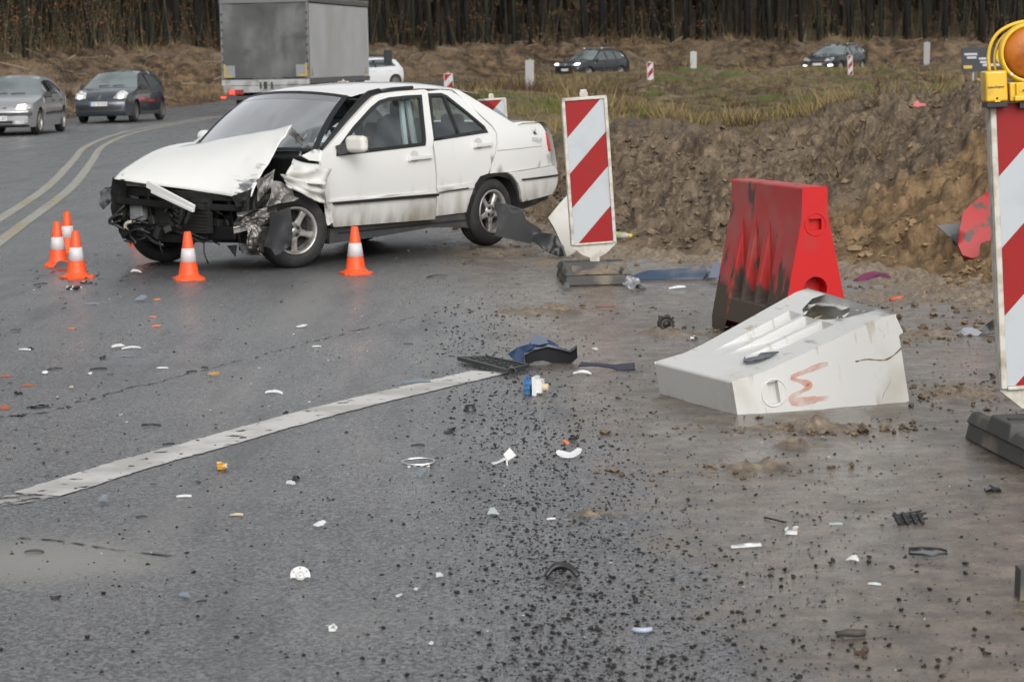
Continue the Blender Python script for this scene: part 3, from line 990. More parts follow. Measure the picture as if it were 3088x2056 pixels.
    H = RNG.uniform(.8, 4.4, len(x)) * np.where(x < -5, 1.0, .85); r = RNG.uniform(.006, .018, len(x)); lx = RNG.normal(0, .26, len(x)) * H; ly = RNG.normal(0, .1, len(x)) * H
    Q = np.stack([np.stack([x - r, y, z - .1], -1), np.stack([x + r, y, z - .1], -1), np.stack([x + lx + r * .3, y + ly, z + H], -1), np.stack([x + lx - r * .3, y + ly, z + H], -1)], 1)
    base = np.where((RNG.uniform(0, 1, len(x)) < .5)[:, None], np.array([[.075, .060, .040]]), np.array([[.055, .055, .030]]))
    cc = base[:, None, :] * RNG.uniform(.5, 1.7, (len(x), 1, 1))
    V1 = Q.reshape(-1, 3); C1 = np.broadcast_to(cc, (len(x), 4, 3)).reshape(-1, 3)
    kk = RNG.integers(0, len(x), 1500)
    t = RNG.uniform(.2, 1, 1500)
    c0 = np.stack([x[kk] + lx[kk] * t, y[kk], z[kk] + H[kk] * t], 1)
    V2, F2, C2 = leaf_cloud(c0, RNG.uniform(.3, .9, len(c0)), 34000, .05, np.array([[.20, .082, .032], [.13, .066, .03], [.08, .062, .034], [.055, .055, .028]]), .8)
    o = colour_mesh('undergrowth', np.concatenate([V1, V2]), np.arange(len(V1) + len(V2)).reshape(-1, 4), np.concatenate([C1, C2]), M_LEAF)
    tag(o, 'thin saplings with brown leaves under the trees', 'undergrowth', kind='stuff')


def clods():
    """loose lumps of dug soil on the heap and along its foot"""
    n = 15000
    y = RNG.uniform(14.5, 27, n); x = y * np.tan(np.radians(RNG.uniform(-3, 14, n)))
    dn = sdist(x, y, NEAR)
    dens = np.where(dn > 0, sstep(.3, .62, fbm(x * 1.1, y * 1.1, 3, 33)) * .9 + .1, .55 * np.exp(-(dn / .5) ** 2))
    keep = (dn > -1.2) & (dn < 4.5) & (RNG.uniform(0, 1, n) < dens)
    keep &= RNG.uniform(0, 1, n) < 1 - .75 * sstep(1.8, 3.2, x) * sstep(.4, .9, dn)
    x = x[keep]; y = y[keep]; dn = dn[keep]
    s = np.clip(np.exp(RNG.normal(math.log(.015), .58, len(x))), .006, .055) * np.where(dn < 0, .55, 1)
    # lumps of mud on the verge in front
    for (px, py, rx, ry, k) in [(2420, 1290, .30, .10, 90), (2260, 1415, .22, .10, 70), (2900, 1190, .25, .3, 160), (2800, 1010, .25, .3, 120), (2700, 900, .4, .7, 260), (1650, 940, .35, .25, 70), (2080, 1010, .25, .25, 60), (1500, 760, .4, .9, 120), (2480, 1300, .3, .08, 60)]:
        c = G(px, py)
        x = np.concatenate([x, c[0] + RNG.normal(0, rx, k)]); y = np.concatenate([y, c[1] + RNG.normal(0, ry, k)]); s = np.concatenate([s, np.clip(np.exp(RNG.normal(math.log(.009), .5, k)), .004, .03)])
    di = din(x, y)
    z = np.where(di > -.2, np.maximum(soil_z(x, y), 0), 0)
    k = len(x)
    base = np.array([[1, 0, 0], [0, 1, 0], [-1, 0, 0], [0, -1, 0], [0, 0, .85], [.7, .7, .35], [-.7, .7, .4], [-.7, -.7, .35], [.7, -.7, .4], [0, 0, -.5]])
    tri = np.array([[0, 5, 4], [5, 1, 4], [1, 6, 4], [6, 2, 4], [2, 7, 4], [7, 3, 4], [3, 8, 4], [8, 0, 4], [0, 1, 5], [1, 2, 6], [2, 3, 7], [3, 0, 8], [1, 0, 9], [2, 1, 9], [3, 2, 9], [0, 3, 9]])
    a = RNG.uniform(0, 6.28, k)
    V = base[None] * RNG.uniform(.6, 1.35, (k, 10, 1)) * RNG.uniform(.65, 1.2, (k, 1, 3))
    ca, sa = np.cos(a)[:, None], np.sin(a)[:, None]
    V = np.stack([V[..., 0] * ca - V[..., 1] * sa, V[..., 0] * sa + V[..., 1] * ca, V[..., 2]], -1) * s[:, None, None] + np.stack([x, y, z + .12 * s], 1)[:, None, :]
    w_ = np.where(di > 0, 1, 0)[:, None] * sstep(1.4, 3.0, x + (fbm(x * .8, y * .8, 3, 92) - .5) * 2.2 + (17.8 - y) * .25)[:, None]
    C = (np.array([[.150, .112, .078]]) * (1 - w_) + np.array([[.235, .160, .088]]) * w_) * RNG.uniform(.5, 1.25, (k, 1))
    o = colour_mesh('soil_clods', V.reshape(-1, 3), (tri[None] + (np.arange(k) * 10)[:, None, None]).reshape(-1, 3), np.repeat(C, 10, 0), M_LEAF)
    tag(o, 'loose clods of brown soil over the dug heap and muddy verge', 'soil clods', kind='stuff')


field_grass()
bank_cover()
woods()
clods()
# ================================================================== THE WRECKED WHITE SALOON
WPOS = np.array([-2.2756, 20.2461, 0.0]); WYAW = 4.0571
_fw = np.array([math.cos(WYAW), math.sin(WYAW), 0]); _lf = np.array([-math.sin(WYAW), math.cos(WYAW), 0])


def wy(x, z):
    """half width of the body at (x, z); x forward of the front axle"""
    y = np.interp(z, [0, .2, .35, .5, .6, .75, .93, 1.36, 1.45], [.745, .765, .795, .810, .815, .808, .785, .565, .50])
    if x < -2.5: y -= .10 * (-2.5 - x) ** 2
    return float(y)


def _loc(P):
    q = P - WPOS
    return np.array([q @ _fw, q @ _lf, q[2]])


def wpl(px, py, y0):
    d = ray(px, py)
    return _loc(EYE + d * (((WPOS - EYE) @ _lf + y0) / (d @ _lf)))


def wpx(px, py, x0):
    d = ray(px, py)
    return _loc(EYE + d * (((WPOS - EYE) @ _fw + x0) / (d @ _fw)))


def wside(px, py, off=0.):
    y = .8
    for i in range(14):
        P = wpl(px, py, y + off); y = .5 * y + .5 * wy(P[0], P[2])
    P = wpl(px, py, wy(P[0], P[2]) + off)
    return (P[0], P[2])


def z2(u, v): return (900 + .38899 * u, 230 + .38899 * v)
def z1(u, v): return (280 + .38259 * u, 240 + .38259 * v)
def S2(pts, off=0.): return [wside(*z2(u, v), off) for u, v in pts]
def Y1(u, v, y): return wpl(*z1(u, v), y)
def X1(u, v, x): return wpx(*z1(u, v), x)


GRIME = (.150, .122, .074)
WPAINT = mat('dirty_white_car_paint', (.64, .64, .62), .28, coat=.5, dirt=(GRIME, .10, .68, .92, 4, (1.6, 1.6, .5)), var=((.66, .655, .63), 3, .5, .75))
WPAINT2 = mat('white_car_paint', (.66, .66, .64), .25, coat=.5, var=((.62, .62, .60), 3, .5, .75))
SCUFF = mat('scraped_white_bonnet_paint', (.62, .62, .60), .28, coat=.5)
CRUMP = mat('torn_white_sheet_metal', (.56, .56, .53), .38, var=((.22, .21, .19), 6, .58, .74), coat=.2)
BAREM = mat('torn_bare_metal', (.24, .232, .215), .45, .35, var=((.13, .125, .115), 4, .42, .62))
FOIL = mat('crushed_heat_foil', (.17, .165, .155), .28, .75, var=((.075, .07, .066), 4, .42, .6))
ENG = mat('grimy_engine_black', (.006, .006, .006), .6, spec=.25, var=((.022, .021, .019), 8, .58, .78), bump=(30, .4, .01))
ENG2 = mat('grey_engine_metal', (.035, .035, .033), .5, .3, var=((.010, .010, .010), 9, .42, .62))
RUSTY = mat('rusty_metal', (.045, .031, .023), .7, var=((.014, .013, .012), 12, .45, .65))
SEAT = mat('dark_seat_cloth', (.085, .092, .105), .9)
TRIMG = mat('grey_cabin_trim', (.26, .27, .28), .8)
BAG = mat('white_airbag_cloth', (.75, .77, .77), .85)
WGLASS = glass('window_glass', (.74, .83, .84), .03, sky_veil=.07)
WSGLASS = glass('windscreen_glass', (.78, .86, .88), .0, sky_veil=.11, ior=1.28)
SEAL = mat('black_window_seal', (.012, .012, .013), .5)
ORANGE_L = mat('amber_lens', (.75, .20, .02), .2, coat=.5)
RED_L = mat('red_lens', (.42, .02, .02), .2, coat=.5)


def scuff_nodes():
    """grey-blue scrapes on one corner of the bonnet"""
    N = SCUFF.node_tree.nodes; L = SCUFF.node_tree.links
    p = N['Principled BSDF']
    tc = N.new('ShaderNodeTexCoord')
    mp = N.new('ShaderNodeMapping'); mp.inputs['Scale'].default_value = (9, 2.6, 9); mp.inputs['Rotation'].default_value = (0, 0, .25)
    n = N.new('ShaderNodeTexNoise'); n.inputs['Scale'].default_value = 1.5; n.inputs['Detail'].default_value = 8; n.inputs['Roughness'].default_value = .7; n.inputs['Distortion'].default_value = 1.2
    L.new(tc.outputs['Object'], mp.inputs[0]); L.new(mp.outputs[0], n.inputs['Vector'])
    a = N.new('ShaderNodeAttribute'); a.attribute_name = 'scrape'
    ad = N.new('ShaderNodeMath'); ad.operation = 'MULTIPLY_ADD'; ad.inputs[1].default_value = .36; L.new(a.outputs['Fac'], ad.inputs[0]); L.new(n.outputs['Fac'], ad.inputs[2])
    r = N.new('ShaderNodeMapRange'); r.inputs['From Min'].default_value = .74; r.inputs['From Max'].default_value = .86; L.new(ad.outputs[0], r.inputs['Value'])
    x = N.new('ShaderNodeMix'); x.data_type = 'RGBA'; L.new(r.outputs[0], x.inputs[0])
    x.inputs[6].default_value = (.62, .62, .60, 1); x.inputs[7].default_value = (.11, .115, .125, 1)
    L.new(x.outputs[2], p.inputs['Base Color'])


scuff_nodes()


def wheel(parent, pos, R, W, yaw=0., side=1, spokes=5, rim_m=None, rimR=None, detail=True, holes=True):
    """tyre and rim turned about the car's y axis; side = +1 when the rim looks towards +y"""
    M = Matrix.Translation(pos) @ Matrix.Rotation(yaw, 4, 'Z')
    e = empty('wheel', parent=parent, mat=M)
    Q = Matrix.Rotation(-math.pi / 2 * side, 4, 'X')    # local z of the lathe -> outward
    rr = rimR or R * .64
    n = 48 if detail else 28
    mb = MB()
    h = W / 2
    prof = [(rr - .01, h - .035), (rr + .005, h - .008), (rr + .03, h + .002), (R - .045, h - .002), (R - .02, h - .012), (R - .006, h - .03), (R, h - .05),
            (R, .022), (R - .008, .02), (R - .008, .012), (R, .010), (R, -.010), (R - .008, -.012), (R - .008, -.02), (R, -.022), (R, -h + .05), (R - .02, -h + .012), (rr + .03, -h), (rr - .01, -h + .03)]
    mb.lathe(prof, n, Q, close=True)
    mb.build('tyre', RUBBER, e)
    mb = MB()
    # barrel, lip, hub and spokes
    mb.lathe([(rr, h - .012), (rr + .004, h - .004), (rr - .008, h - .002), (rr - .018, h - .018), (rr - .024, h - .05), (rr - .03, -h + .04)], n, Q)
    zo = h - .03
    if spokes:
        hub = rr * .34
        mb.lathe([(0, zo + .004), (hub * .42, zo + .004), (hub * .45, zo - .004), (hub, zo - .002), (hub * 1.06, zo - .03), (hub * 1.06, zo - .08)], 24, Q)
        for k in range(spokes):
            a = 2 * math.pi * k / spokes + .35
            ca, sa = math.cos(a), math.sin(a)
            vs = []
            st = [(hub * .8, rr * .165, 0), (rr * .55, rr * .125, -.002), (rr * .78, rr * .14, -.004), (rr * .99, rr * .24, -.008)]
            for r_, wd, dz in st:
                for sgn, zz in ((-1, -.012), (-.55, 0), (.55, 0), (1, -.012)):
                    vs.append(Q @ Vector((ca * r_ - sa * wd * sgn, sa * r_ + ca * wd * sgn, zo + dz + zz)))
                for sgn in (1, -1):
                    vs.append(Q @ Vector((ca * r_ - sa * wd * sgn * .8, sa * r_ + ca * wd * sgn * .8, zo + dz - .045)))
            fs = []
            for i in range(3):
                for j in range(6):
                    j2 = (j + 1) % 6
                    fs.append((i * 6 + j, i * 6 + j2, i * 6 + 6 + j2, i * 6 + 6 + j))
            mb.add(vs, fs, False)
    else:
        mb.lathe([(0, zo), (rr * .3, zo), (rr * .5, zo - .012), (rr * .85, zo - .004), (rr * .99, zo - .015)], n, Q)
        for k in range(10):
            a = k * .6283
            mb.box(Q @ Vector((math.cos(a) * rr * .68, math.sin(a) * rr * .68, zo + .002)), (.05 * rr / .19, .012, .05 * rr / .19), None)
    rim = mb.build('rim', rim_m or ALLOY, e)
    mb = MB()
    mb.lathe([(0, zo - .09), (rr * .96, zo - .09)], 24, Q)
    if spokes and holes:
        for k in range(4):
            a = k * math.pi / 2 + .6
            mb.lathe([(0, .001), (.013, .001), (.015, -.004)], 10, Q @ Matrix.Translation((math.cos(a) * rr * .2, math.sin(a) * rr * .2, zo + .004)))
    mb.build('brake_disc', DARK, rim)
    return e


def crumple(P00, P10, P01, P11, nu, nv, amp, seed, sharp=True):
    """a sheet between four corners, folded by ridges of noise along its normal"""
    P00, P10, P01, P11 = [np.array(p, float) for p in (P00, P10, P01, P11)]
    nrm = np.cross(P10 - P00, P01 - P00); nrm /= np.linalg.norm(nrm)

    def fn(u, v):
        p = P00 * (1 - u) * (1 - v) + P10 * u * (1 - v) + P01 * (1 - u) * v + P11 * u * v
        a = abs(float(vn(u * 1.7 + seed * 3.1, v * 1.5 + u * 1.2, seed)) - .5) * 2 - .4
        b = abs(float(vn(u * 4.1 - v * 1.6, v * 3.4 + seed, seed + 7)) - .5) * 2 - .4
        e = .5 * (float(vn(u * 9, seed * 2.0, seed + 3)) - .5) * amp * 1.6
        ev = .5 * (float(vn(v * 9, seed * 3.0, seed + 5)) - .5) * amp * 1.6
        q = p + nrm * amp * (a + .32 * b)
        if u in (0, 1): q = q + (P10 - P00) / np.linalg.norm(P10 - P00) * e * (1 + v)
        if v in (0, 1): q = q + (P01 - P00) / np.linalg.norm(P01 - P00) * ev * 1.5
        return q
    return fn


def plate3(parent, name, pts, m, thick=.004, step=.05, bend=0., seed=0, rough=0.):
    """a plate through 3-D outline points (near planar), with real thickness, a bend and dents"""
    P = np.array(pts, float)
    c = P.mean(0)
    U, S_, Vt = np.linalg.svd(P - c)
    a, b, n = Vt[0], Vt[1], Vt[2]
    if n @ (EYE - c) < 0 and parent is None: n = -n
    poly = [((p - c) @ a, (p - c) @ b) for p in P]
    off = {}
    ext = max(abs(u) for u, _ in poly) + 1e-6
    res = [(p - c) @ n for p in P]

    def fn(u, v):
        d2 = [1 / ((u - q[0]) ** 2 + (v - q[1]) ** 2 + 1e-5) for q in poly]
        h = sum(d * r for d, r in zip(d2, res)) / sum(d2)
        h += bend * (1 - (u / ext) ** 2)
        if rough: h += rough * (abs(float(vn(u / ext * 3 + seed, v / ext * 3, seed)) - .5) * 2 - .4)
        return c + a * u + b * v + n * h
    mb = MB()
    mb.panel(poly, fn, step, rim=-n * thick, closed=True)
    return mb.build(name, m, parent)


def bx(x, y, z):
    """the blow pushed the near side of the bay back"""
    return (x - .42 * max(0., y + .10), y, z)


def make_wreck():
    car = empty('wrecked_car', WPOS, WYAW)
    tag(car, 'white saloon car with its front end torn off and bonnet crumpled', 'car')
    yl = lambda off=0.: (lambda x, z: (x, wy(x, z) + off, z))
    yr = lambda off=0.: (lambda x, z: (x, -wy(x, z) - off, z))
    RIM = lambda x, z: (0, -.03, 0)
    RIMR = lambda x, z: (0, .03, 0)
    arch_r = [(-2.471 + .335 * math.cos(a), .30 + .345 * math.sin(a)) for a in np.linspace(math.pi * 1.0 + .1, -.12, 15)]   # from front to rear? cos(pi) = -1 is rear
    # --- outlines traced on the car's side
    dz = .035
    fdoor = S2([(275, 1170), (1060, 1110), (1068, 905), (1040, 560), (1000, 115), (975, 103), (780, 118), (640, 135), (590, 155), (540, 200), (400, 350), (290, 480), (185, 590), (175, 650), (205, 900), (230, 1080)], dz)
    fwin = S2([(296, 617), (982, 536), (952, 148), (850, 152), (700, 168), (625, 192), (565, 240), (420, 400), (300, 560)], dz)
    rdoor = S2([(1066, 1085), (1074, 900), (1046, 500), (1008, 118), (1100, 106), (1180, 112), (1250, 162), (1400, 300), (1500, 395), (1528, 440), (1537, 510), (1520, 610), (1490, 700), (1470, 755), (1410, 775), (1370, 835), (1330, 950), (1300, 1055)])
    rwin = S2([(1042, 500), (1012, 137), (1108, 135), (1150, 152), (1300, 270), (1440, 388), (1466, 434)])
    body_m = WPAINT
    # --- doors
    mb = MB(); mb.panel(fdoor, yl(dz), .09, [fwin], RIM, flip=True)
    d1 = mb.build('front_door', body_m, car); d1['label'] = 'grimy front door bent slightly out of its frame'
    mb = MB(); mb.panel(rdoor, yl(), .09, [rwin], RIM, flip=True)
    d2 = mb.build('rear_door', body_m, car)
    # --- window seals: a black band just inside each window cut-out, and the panes
    def shrink(poly, k):
        c = np.mean(poly, 0)
        out = []
        n = len(poly)
        A = area(poly)
        for i in range(n):
            a = np.array(poly[i - 1]); b = np.array(poly[i]); d = np.array(poly[(i + 1) % n])
            t1 = (b - a) / np.linalg.norm(b - a); t2 = (d - b) / np.linalg.norm(d - b)
            n1 = np.array([-t1[1], t1[0]]) * (1 if A > 0 else -1); n2 = np.array([-t2[1], t2[0]]) * (1 if A > 0 else -1)
            m_ = (n1 + n2); m_ /= max(.4, np.linalg.norm(m_) ** 2 / 2)
            out.append(tuple(b + m_ * k))
        return out
    for poly, off, dr, nm in ((fwin, dz, d1, 'f'), (rwin, 0, d2, 'r')):
        ins = shrink(poly, .024)
        mb = MB(); mb.panel(shrink(poly, -.004), yl(off + .004), .06, [ins], RIM, flip=True)
        sl_ = mb.build('window_seal', SEAL, dr)
        if nm == 'f':
            # black mirror triangle
            mb = MB(); mb.panel(S2([(296, 617), (300, 560), (372, 470), (385, 604)], dz), yl(dz + .006), .08, rim=RIM, flip=True)
            mb.build('mirror_triangle', SEAL, dr)
        else:
            mb = MB(); dv = S2([(1112, 140), (1130, 142), (1256, 456), (1240, 460)])
            mb.panel(dv, yl(.005), .06, rim=RIM, flip=True); mb.build('window_divider', SEAL, dr)
        mb = MB(); mb.panel(shrink(poly, .016), yl(off - .012), .12, flip=True)
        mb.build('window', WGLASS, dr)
    # --- handles
    for (u0, v0, u1, v1, off, dr) in ((845, 640, 1020, 622, dz, d1), (1352, 540, 1488, 524, 0, d2)):
        a = wside(*z2(u0, v0), off); b = wside(*z2(u1, v1), off)
        mb = MB()
        ya = wy(*a) + off; yb = wy(*b) + off
        mb.bar((a[0], ya + .028, a[1]), (b[0], yb + .026, b[1]), .02, .032)
        mb.bar((a[0], ya + .012, a[1]), (a[0] - .03, ya + .012, a[1]), .035, .045)
        mb.bar((b[0] + .02, yb + .012, b[1]), (b[0], yb + .012, b[1]), .03, .03)
        mb.build('handle', WPAINT2, dr, bevel=.006)
        mb = MB()
        cx = a[0] * .68 + b[0] * .32; cz = a[1] * .68 + b[1] * .32
        mb.panel([(cx + .055 * math.cos(t), cz + .012 + .05 * math.sin(t)) for t in np.linspace(0, 6.283, 17)[:-1]], yl(off + .0025), .05, flip=True)
        mb.build('handle_recess', mat('recess_grey', (.46, .46, .45), .5), dr)
    # --- rub strip
    st = S2([(265, 978), (1072, 910), (1078, 918), (1072, 930), (268, 996), (262, 988)], dz)
    mb = MB(); mb.panel(st, yl(dz + .022), .2, rim=(0, -.024, 0), flip=True)
    mb.build('rub_strip', BLACK, d1)
    sw = S2([(228, 960), (1066, 888), (1066, 908), (228, 978)], dz)
    mb = MB(); mb.panel(sw, yl(dz + .014), .2, rim=(0, -.016, 0), flip=True); mb.build('door_moulding', WPAINT2, d1)
    sw = S2([(1072, 860), (1362, 826), (1352, 868), (1072, 905)])
    mb = MB(); mb.panel(sw, yl(.014), .2, rim=(0, -.016, 0), flip=True); mb.build('door_moulding', WPAINT2, d2)
    sw = S2([(1080, 898), (1310, 862), (1308, 872), (1080, 905)])
    mb = MB(); mb.panel(sw, yl(.017), .2, rim=(0, -.006, 0), flip=True); mb.build('torn_strip_glue', SEAL, d2)
    # --- rear quarter with the C pillar
    quarter = S2([(1186, 98), (1260, 118), (1340, 165), (1480, 250), (1600, 325), (1662, 362), (1750, 352), (1838, 352), (1880, 374), (1905, 410), (1922, 450), (1950, 580), (1964, 690),
                  (1640, 742), (1484, 754), (1500, 705), (1530, 610), (1547, 510), (1538, 440), (1508, 390), (1405, 295), (1255, 155)])
    mb = MB(); mb.panel(quarter, yl(), .08, rim=RIM, flip=True)
    q = mb.build('rear_quarter_panel', WPAINT2, car)
    seam = S2([(1538, 577), (1890, 540), (1890, 543), (1538, 580)])
    mb = MB(); mb.panel(seam, yl(.002), .2, flip=True); mb.build('body_seam', SEAL, q)
    # writing and star-shaped scrape on the tail
    cu = bpy.data.curves.new('tail_badge', 'FONT'); cu.body = 'TOUR'; cu.size = .052; cu.extrude = .001
    to = bpy.data.objects.new('t', cu); COL.objects.link(to)
    me = bpy.data.meshes.new_from_object(to.evaluated_get(bpy.context.evaluated_depsgraph_get()))
    bpy.data.objects.remove(to)
    a = wside(*z2(1808, 496)); ya = wy(*a)
    bo = bpy.data.objects.new('tail_badge', me); COL.objects.link(bo); bo.parent = q
    me.materials.append(mat('faded_badge', (.36, .36, .37), .4))
    bo.matrix_local = Matrix(((-1, 0, 0, a[0]), (.12, 0, 1, ya + .003), (0, 1, 0, a[1] - .012), (0, 0, 0, 1)))
    mb = MB()
    c = wside(*z2(1830, 440)); yc = wy(*c) + .004
    for k in range(7):
        t = k * .9; r_ = .035 + .02 * (k % 3)
        mb.add([(c[0] + .006 * math.cos(t + 1.57), yc, c[1] + .006 * math.sin(t + 1.57)), (c[0] - .006 * math.cos(t + 1.57), yc, c[1] - .006 * math.sin(t + 1.57)), (c[0] + r_ * math.cos(t), yc - .002, c[1] + r_ * .7 * math.sin(t))], [(0, 1, 2)])
    mb.build('paint_chip', BLACK, q)
    # --- tail lamp
    tl = S2([(1915, 440), (1926, 455), (1954, 580), (1938, 580), (1925, 520)])
    mb = MB(); mb.panel(tl, yl(.012), .1, rim=(0, -.03, 0), flip=True)
    lo = S2([(1938, 530), (1944, 530), (1956, 582), (1940, 582)])
    tlo = mb.build('tail_lamp', RED_L, car)
    # --- rear bumper, black strip and valance
    bump = S2([(1622, 746), (1720, 735), (1966, 693), (1992, 715), (2001, 745), (2003, 800), (1990, 862), (1957, 915), (1726, 976), (1718, 900), (1695, 832), (1660, 782)])
    mb = MB(); mb.panel(bump, lambda x, z: (x, wy(x, z) + .012, z), .07, rim=RIM, flip=True)
    rb = mb.build('rear_bumper', body_m, car)
    # bumper carried round the tail to the other side
    mb = MB()
    def tail(u, v):
        s = u * 2 - 1
        yy = s * (wy(-3.46, .5) - .02)
        x = np.interp(v, [0, .25, .6, 1], [-3.38, -3.46, -3.49, -3.43]) - .09 * (1 - abs(s) ** 2.4)
        return (x, yy, .36 + .30 * v)
    mb.grid(tail, 24, 8)
    mb.build('rear_bumper_wrap', WPAINT2, rb)
    bs = S2([(1722, 796), (2003, 760), (2003, 772), (1722, 808)])
    mb = MB(); mb.panel(bs, yl(.026), .2, rim=(0, -.02, 0), flip=True); mb.build('rub_strip', BLACK, rb)
    va = S2([(1728, 976), (1957, 915), (1935, 950), (1850, 992), (1732, 1036)])
    mb = MB(); mb.panel(va, yl(-.01), .1, rim=(0, -.2, 0), flip=True); mb.build('rear_valance', BLACK, car)
    # --- sills
    si = S2([(262, 1178), (1062, 1118), (1068, 1092), (1332, 1058), (1334, 1180), (1290, 1172), (1030, 1175), (640, 1243), (248, 1300)])
    mb = MB(); mb.panel(si, yl(-.015), .15, rim=(0, -.12, 0), flip=True)
    mb.build('sill', GREYP, car)
    # black arch lip in front of the rear wheel
    al = S2([(1366, 832), (1372, 826), (1440, 770), (1560, 748), (1640, 754), (1672, 790), (1700, 845), (1722, 905), (1732, 1036), (1712, 1036), (1700, 920), (1650, 800), (1560, 772), (1470, 790), (1420, 850), (1380, 930), (1345, 1060), (1328, 1180), (1300, 1058)])
    mb = MB(); mb.panel(al, yl(-.012), .08, rim=(0, -.05, 0), flip=True); mb.build('arch_lip', BLACK, car)
    # --- wheel arches as dark half drums
    mb = MB()
    for cx in (-2.471, 0.0):
        for sgn in (1, -1):
            def arch(u, v, cx=cx, sgn=sgn):
                a = math.pi * u
                return (cx + .36 * math.cos(a), sgn * (.80 - .33 * v), .29 + .36 * math.sin(a))
            if cx < -1 or sgn < 0: mb.grid(arch, 14, 2)
    mb.build('wheel_arch_liner', DARK, car)
    # --- far side, plainer
    cut = lambda poly: [(x, z) for x, z in poly]
    mb = MB(); mb.panel(S2([(275, 1170), (1060, 1110), (1068, 905), (1040, 560), (1000, 115), (780, 118), (640, 135), (540, 200), (290, 480), (185, 590), (205, 900)]), yr(), .12, [fwin], RIMR)
    mb.build('front_door', WPAINT, car)
    mb = MB(); mb.panel(rdoor, yr(), .12, [rwin], RIMR)
    mb.build('rear_door', WPAINT, car)
    for poly in (fwin, rwin):
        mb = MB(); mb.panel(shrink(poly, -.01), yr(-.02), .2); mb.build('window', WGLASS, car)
    mb = MB(); mb.panel(quarter, yr(), .12, rim=RIMR); mb.panel(bump, yr(), .12, rim=RIMR)
    mb.build('rear_quarter_panel', WPAINT, car)
    mb = MB(); mb.panel([(-.28, .30), (-.30, .93), (-.10, .955), (.30, .86), (.58, .74), (.56, .60), (.40, .52), (.33, .42), (.24, .56), (.1, .64), (-.1, .64), (-.26, .55), (-.33, .30)], lambda x, z: (x, -.60 - .16 * float(sstep(.1, -.25, x)), min(z, .93)), .1, rim=RIMR)
    mb.build('front_wing', WPAINT2, car)
    # --- roof
    TL, TR = Y1(1290, 135, -.53), Y1(1980, 150, .53)
    xs = [-.90, -1.05, -1.25, -1.5, -1.8, -2.1, -2.35, -2.55]
    ze = [1.315, 1.338, 1.352, 1.362, 1.362, 1.352, 1.330, 1.295]

    def roof(u, v):
        x = -.90 - 1.65 * v
        z = float(np.interp(-x, [-q_ for q_ in xs], ze))
        s = u * 2 - 1
        ye = wy(x, z) - .004
        front = .06 * (1 - s * s) * max(0, 1 - v * 6)
        return (x + front, s * ye, z + .062 * (1 - abs(s) ** 2.6) * (1 if v > .05 else .75 + 5 * v))
    mb = MB(); mb.grid(roof, 28, 26, flip=True)
    ro = mb.build('roof', WPAINT2, car)
    # drip rail and the A pillar in front of the bent door
    rail = [wside(*z2(*p), -.004) for p in [(178, 588), (400, 298), (500, 180), (545, 148), (620, 130), (720, 114), (790, 108), (870, 102), (985, 95), (1190, 96)]]
    mb = MB()
    R3 = [np.array((x, wy(x, z) + .004, z)) for x, z in rail]
    for i in range(4):
        mb.bar(R3[i], R3[i + 1], .022, .075)
    mb.build('a_pillar', SEAL, car)
    mb = MB(); mb.tube([p + np.array([0, .008, .014]) for p in R3[4:8]], .017, 6); mb.build('drip_rail', SEAL, ro)
    mb = MB(); mb.tube([p + np.array([-.03, .012, -.03]) for p in R3[:6]], [.012, .014, .014, .014, .013, .012], 6); mb.build('pillar_trim', WPAINT2, car)
    # --- windscreen with its black surround
    BL, BR = Y1(870, 480, -.68), Y1(1790, 560, .69)
    TLp = np.array((-.90, -wy(-.9, 1.315) + .035, 1.322)); TRp = np.array((-.90, wy(-.9, 1.315) - .035, 1.322))
    BLp = np.array((-.40, -.70, .935)); BRp = np.array((-.345, .70, .900))

    def ws(u, v, k=0.):
        p = TLp * (1 - u) * (1 - v) + TRp * u * (1 - v) + BLp * (1 - u) * v + BRp * u * v
        s = u * 2 - 1
        b = (1 - abs(s) ** 2.2)
        return p + np.array([.10 + .05 * v, 0, .045 * (1 - v)]) * b + np.array([.6, 0, .75]) * (.03 * math.sin(math.pi * v) + k)
    mb = MB(); mb.grid(lambda u, v: ws(u, v), 24, 12)
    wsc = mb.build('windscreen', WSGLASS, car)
    mb = MB()
    for (u0, u1, v0, v1) in ((0, 1, 0, .05), (0, .028, 0, 1), (.965, 1, 0, 1), (0, 1, .965, 1)):
        mb.grid(lambda u, v, a=u0, b=u1, c=v0, d=v1: ws(a + (b - a) * u, c + (d - c) * v, .004), 20, 10)
    mb.build('windscreen_seal', SEAL, wsc)
    mb = MB()
    mb.grid(lambda u, v: ws(.05 + .9 * u, .05 + .10 * v, .002), 20, 3)
    mb.build('sun_strip', glass('tinted_blue_strip', (.40, .44, .60), .12), wsc)
    # --- rear window, boot lid, tail panel
    mb = MB()
    def rs(u, v):
        s = u * 2 - 1
        x = -2.55 - .42 * v; z = 1.30 - .29 * v
        return (x - .06 * (1 - s * s) * v, s * (wy(x, z) - .01), z + .05 * (1 - abs(s) ** 2.4))
    mb.grid(rs, 16, 8, flip=True); mb.build('rear_window', WGLASS, car)
    mb = MB()
    def boot(u, v):
        s = u * 2 - 1
        x = np.interp(v, [0, .1, .62, .72, .8, 1], [-2.93, -3.0, -3.36, -3.43, -3.46, -3.50]); z = np.interp(v, [0, .1, .62, .72, .8, 1], [1.02, 1.035, 1.035, 1.01, .94, .62])
        return (x - .07 * (1 - s * s) * min(1, v * 1.6), s * (wy(max(x, -3.4), min(z, .98)) - .006), z + .03 * (1 - abs(s) ** 2.2) * (1 - v))
    mb.grid(boot, 20, 22, flip=True); mb.build('boot_lid', WPAINT2, car)
    # --- floor, bulkhead and cabin
    mb = MB()
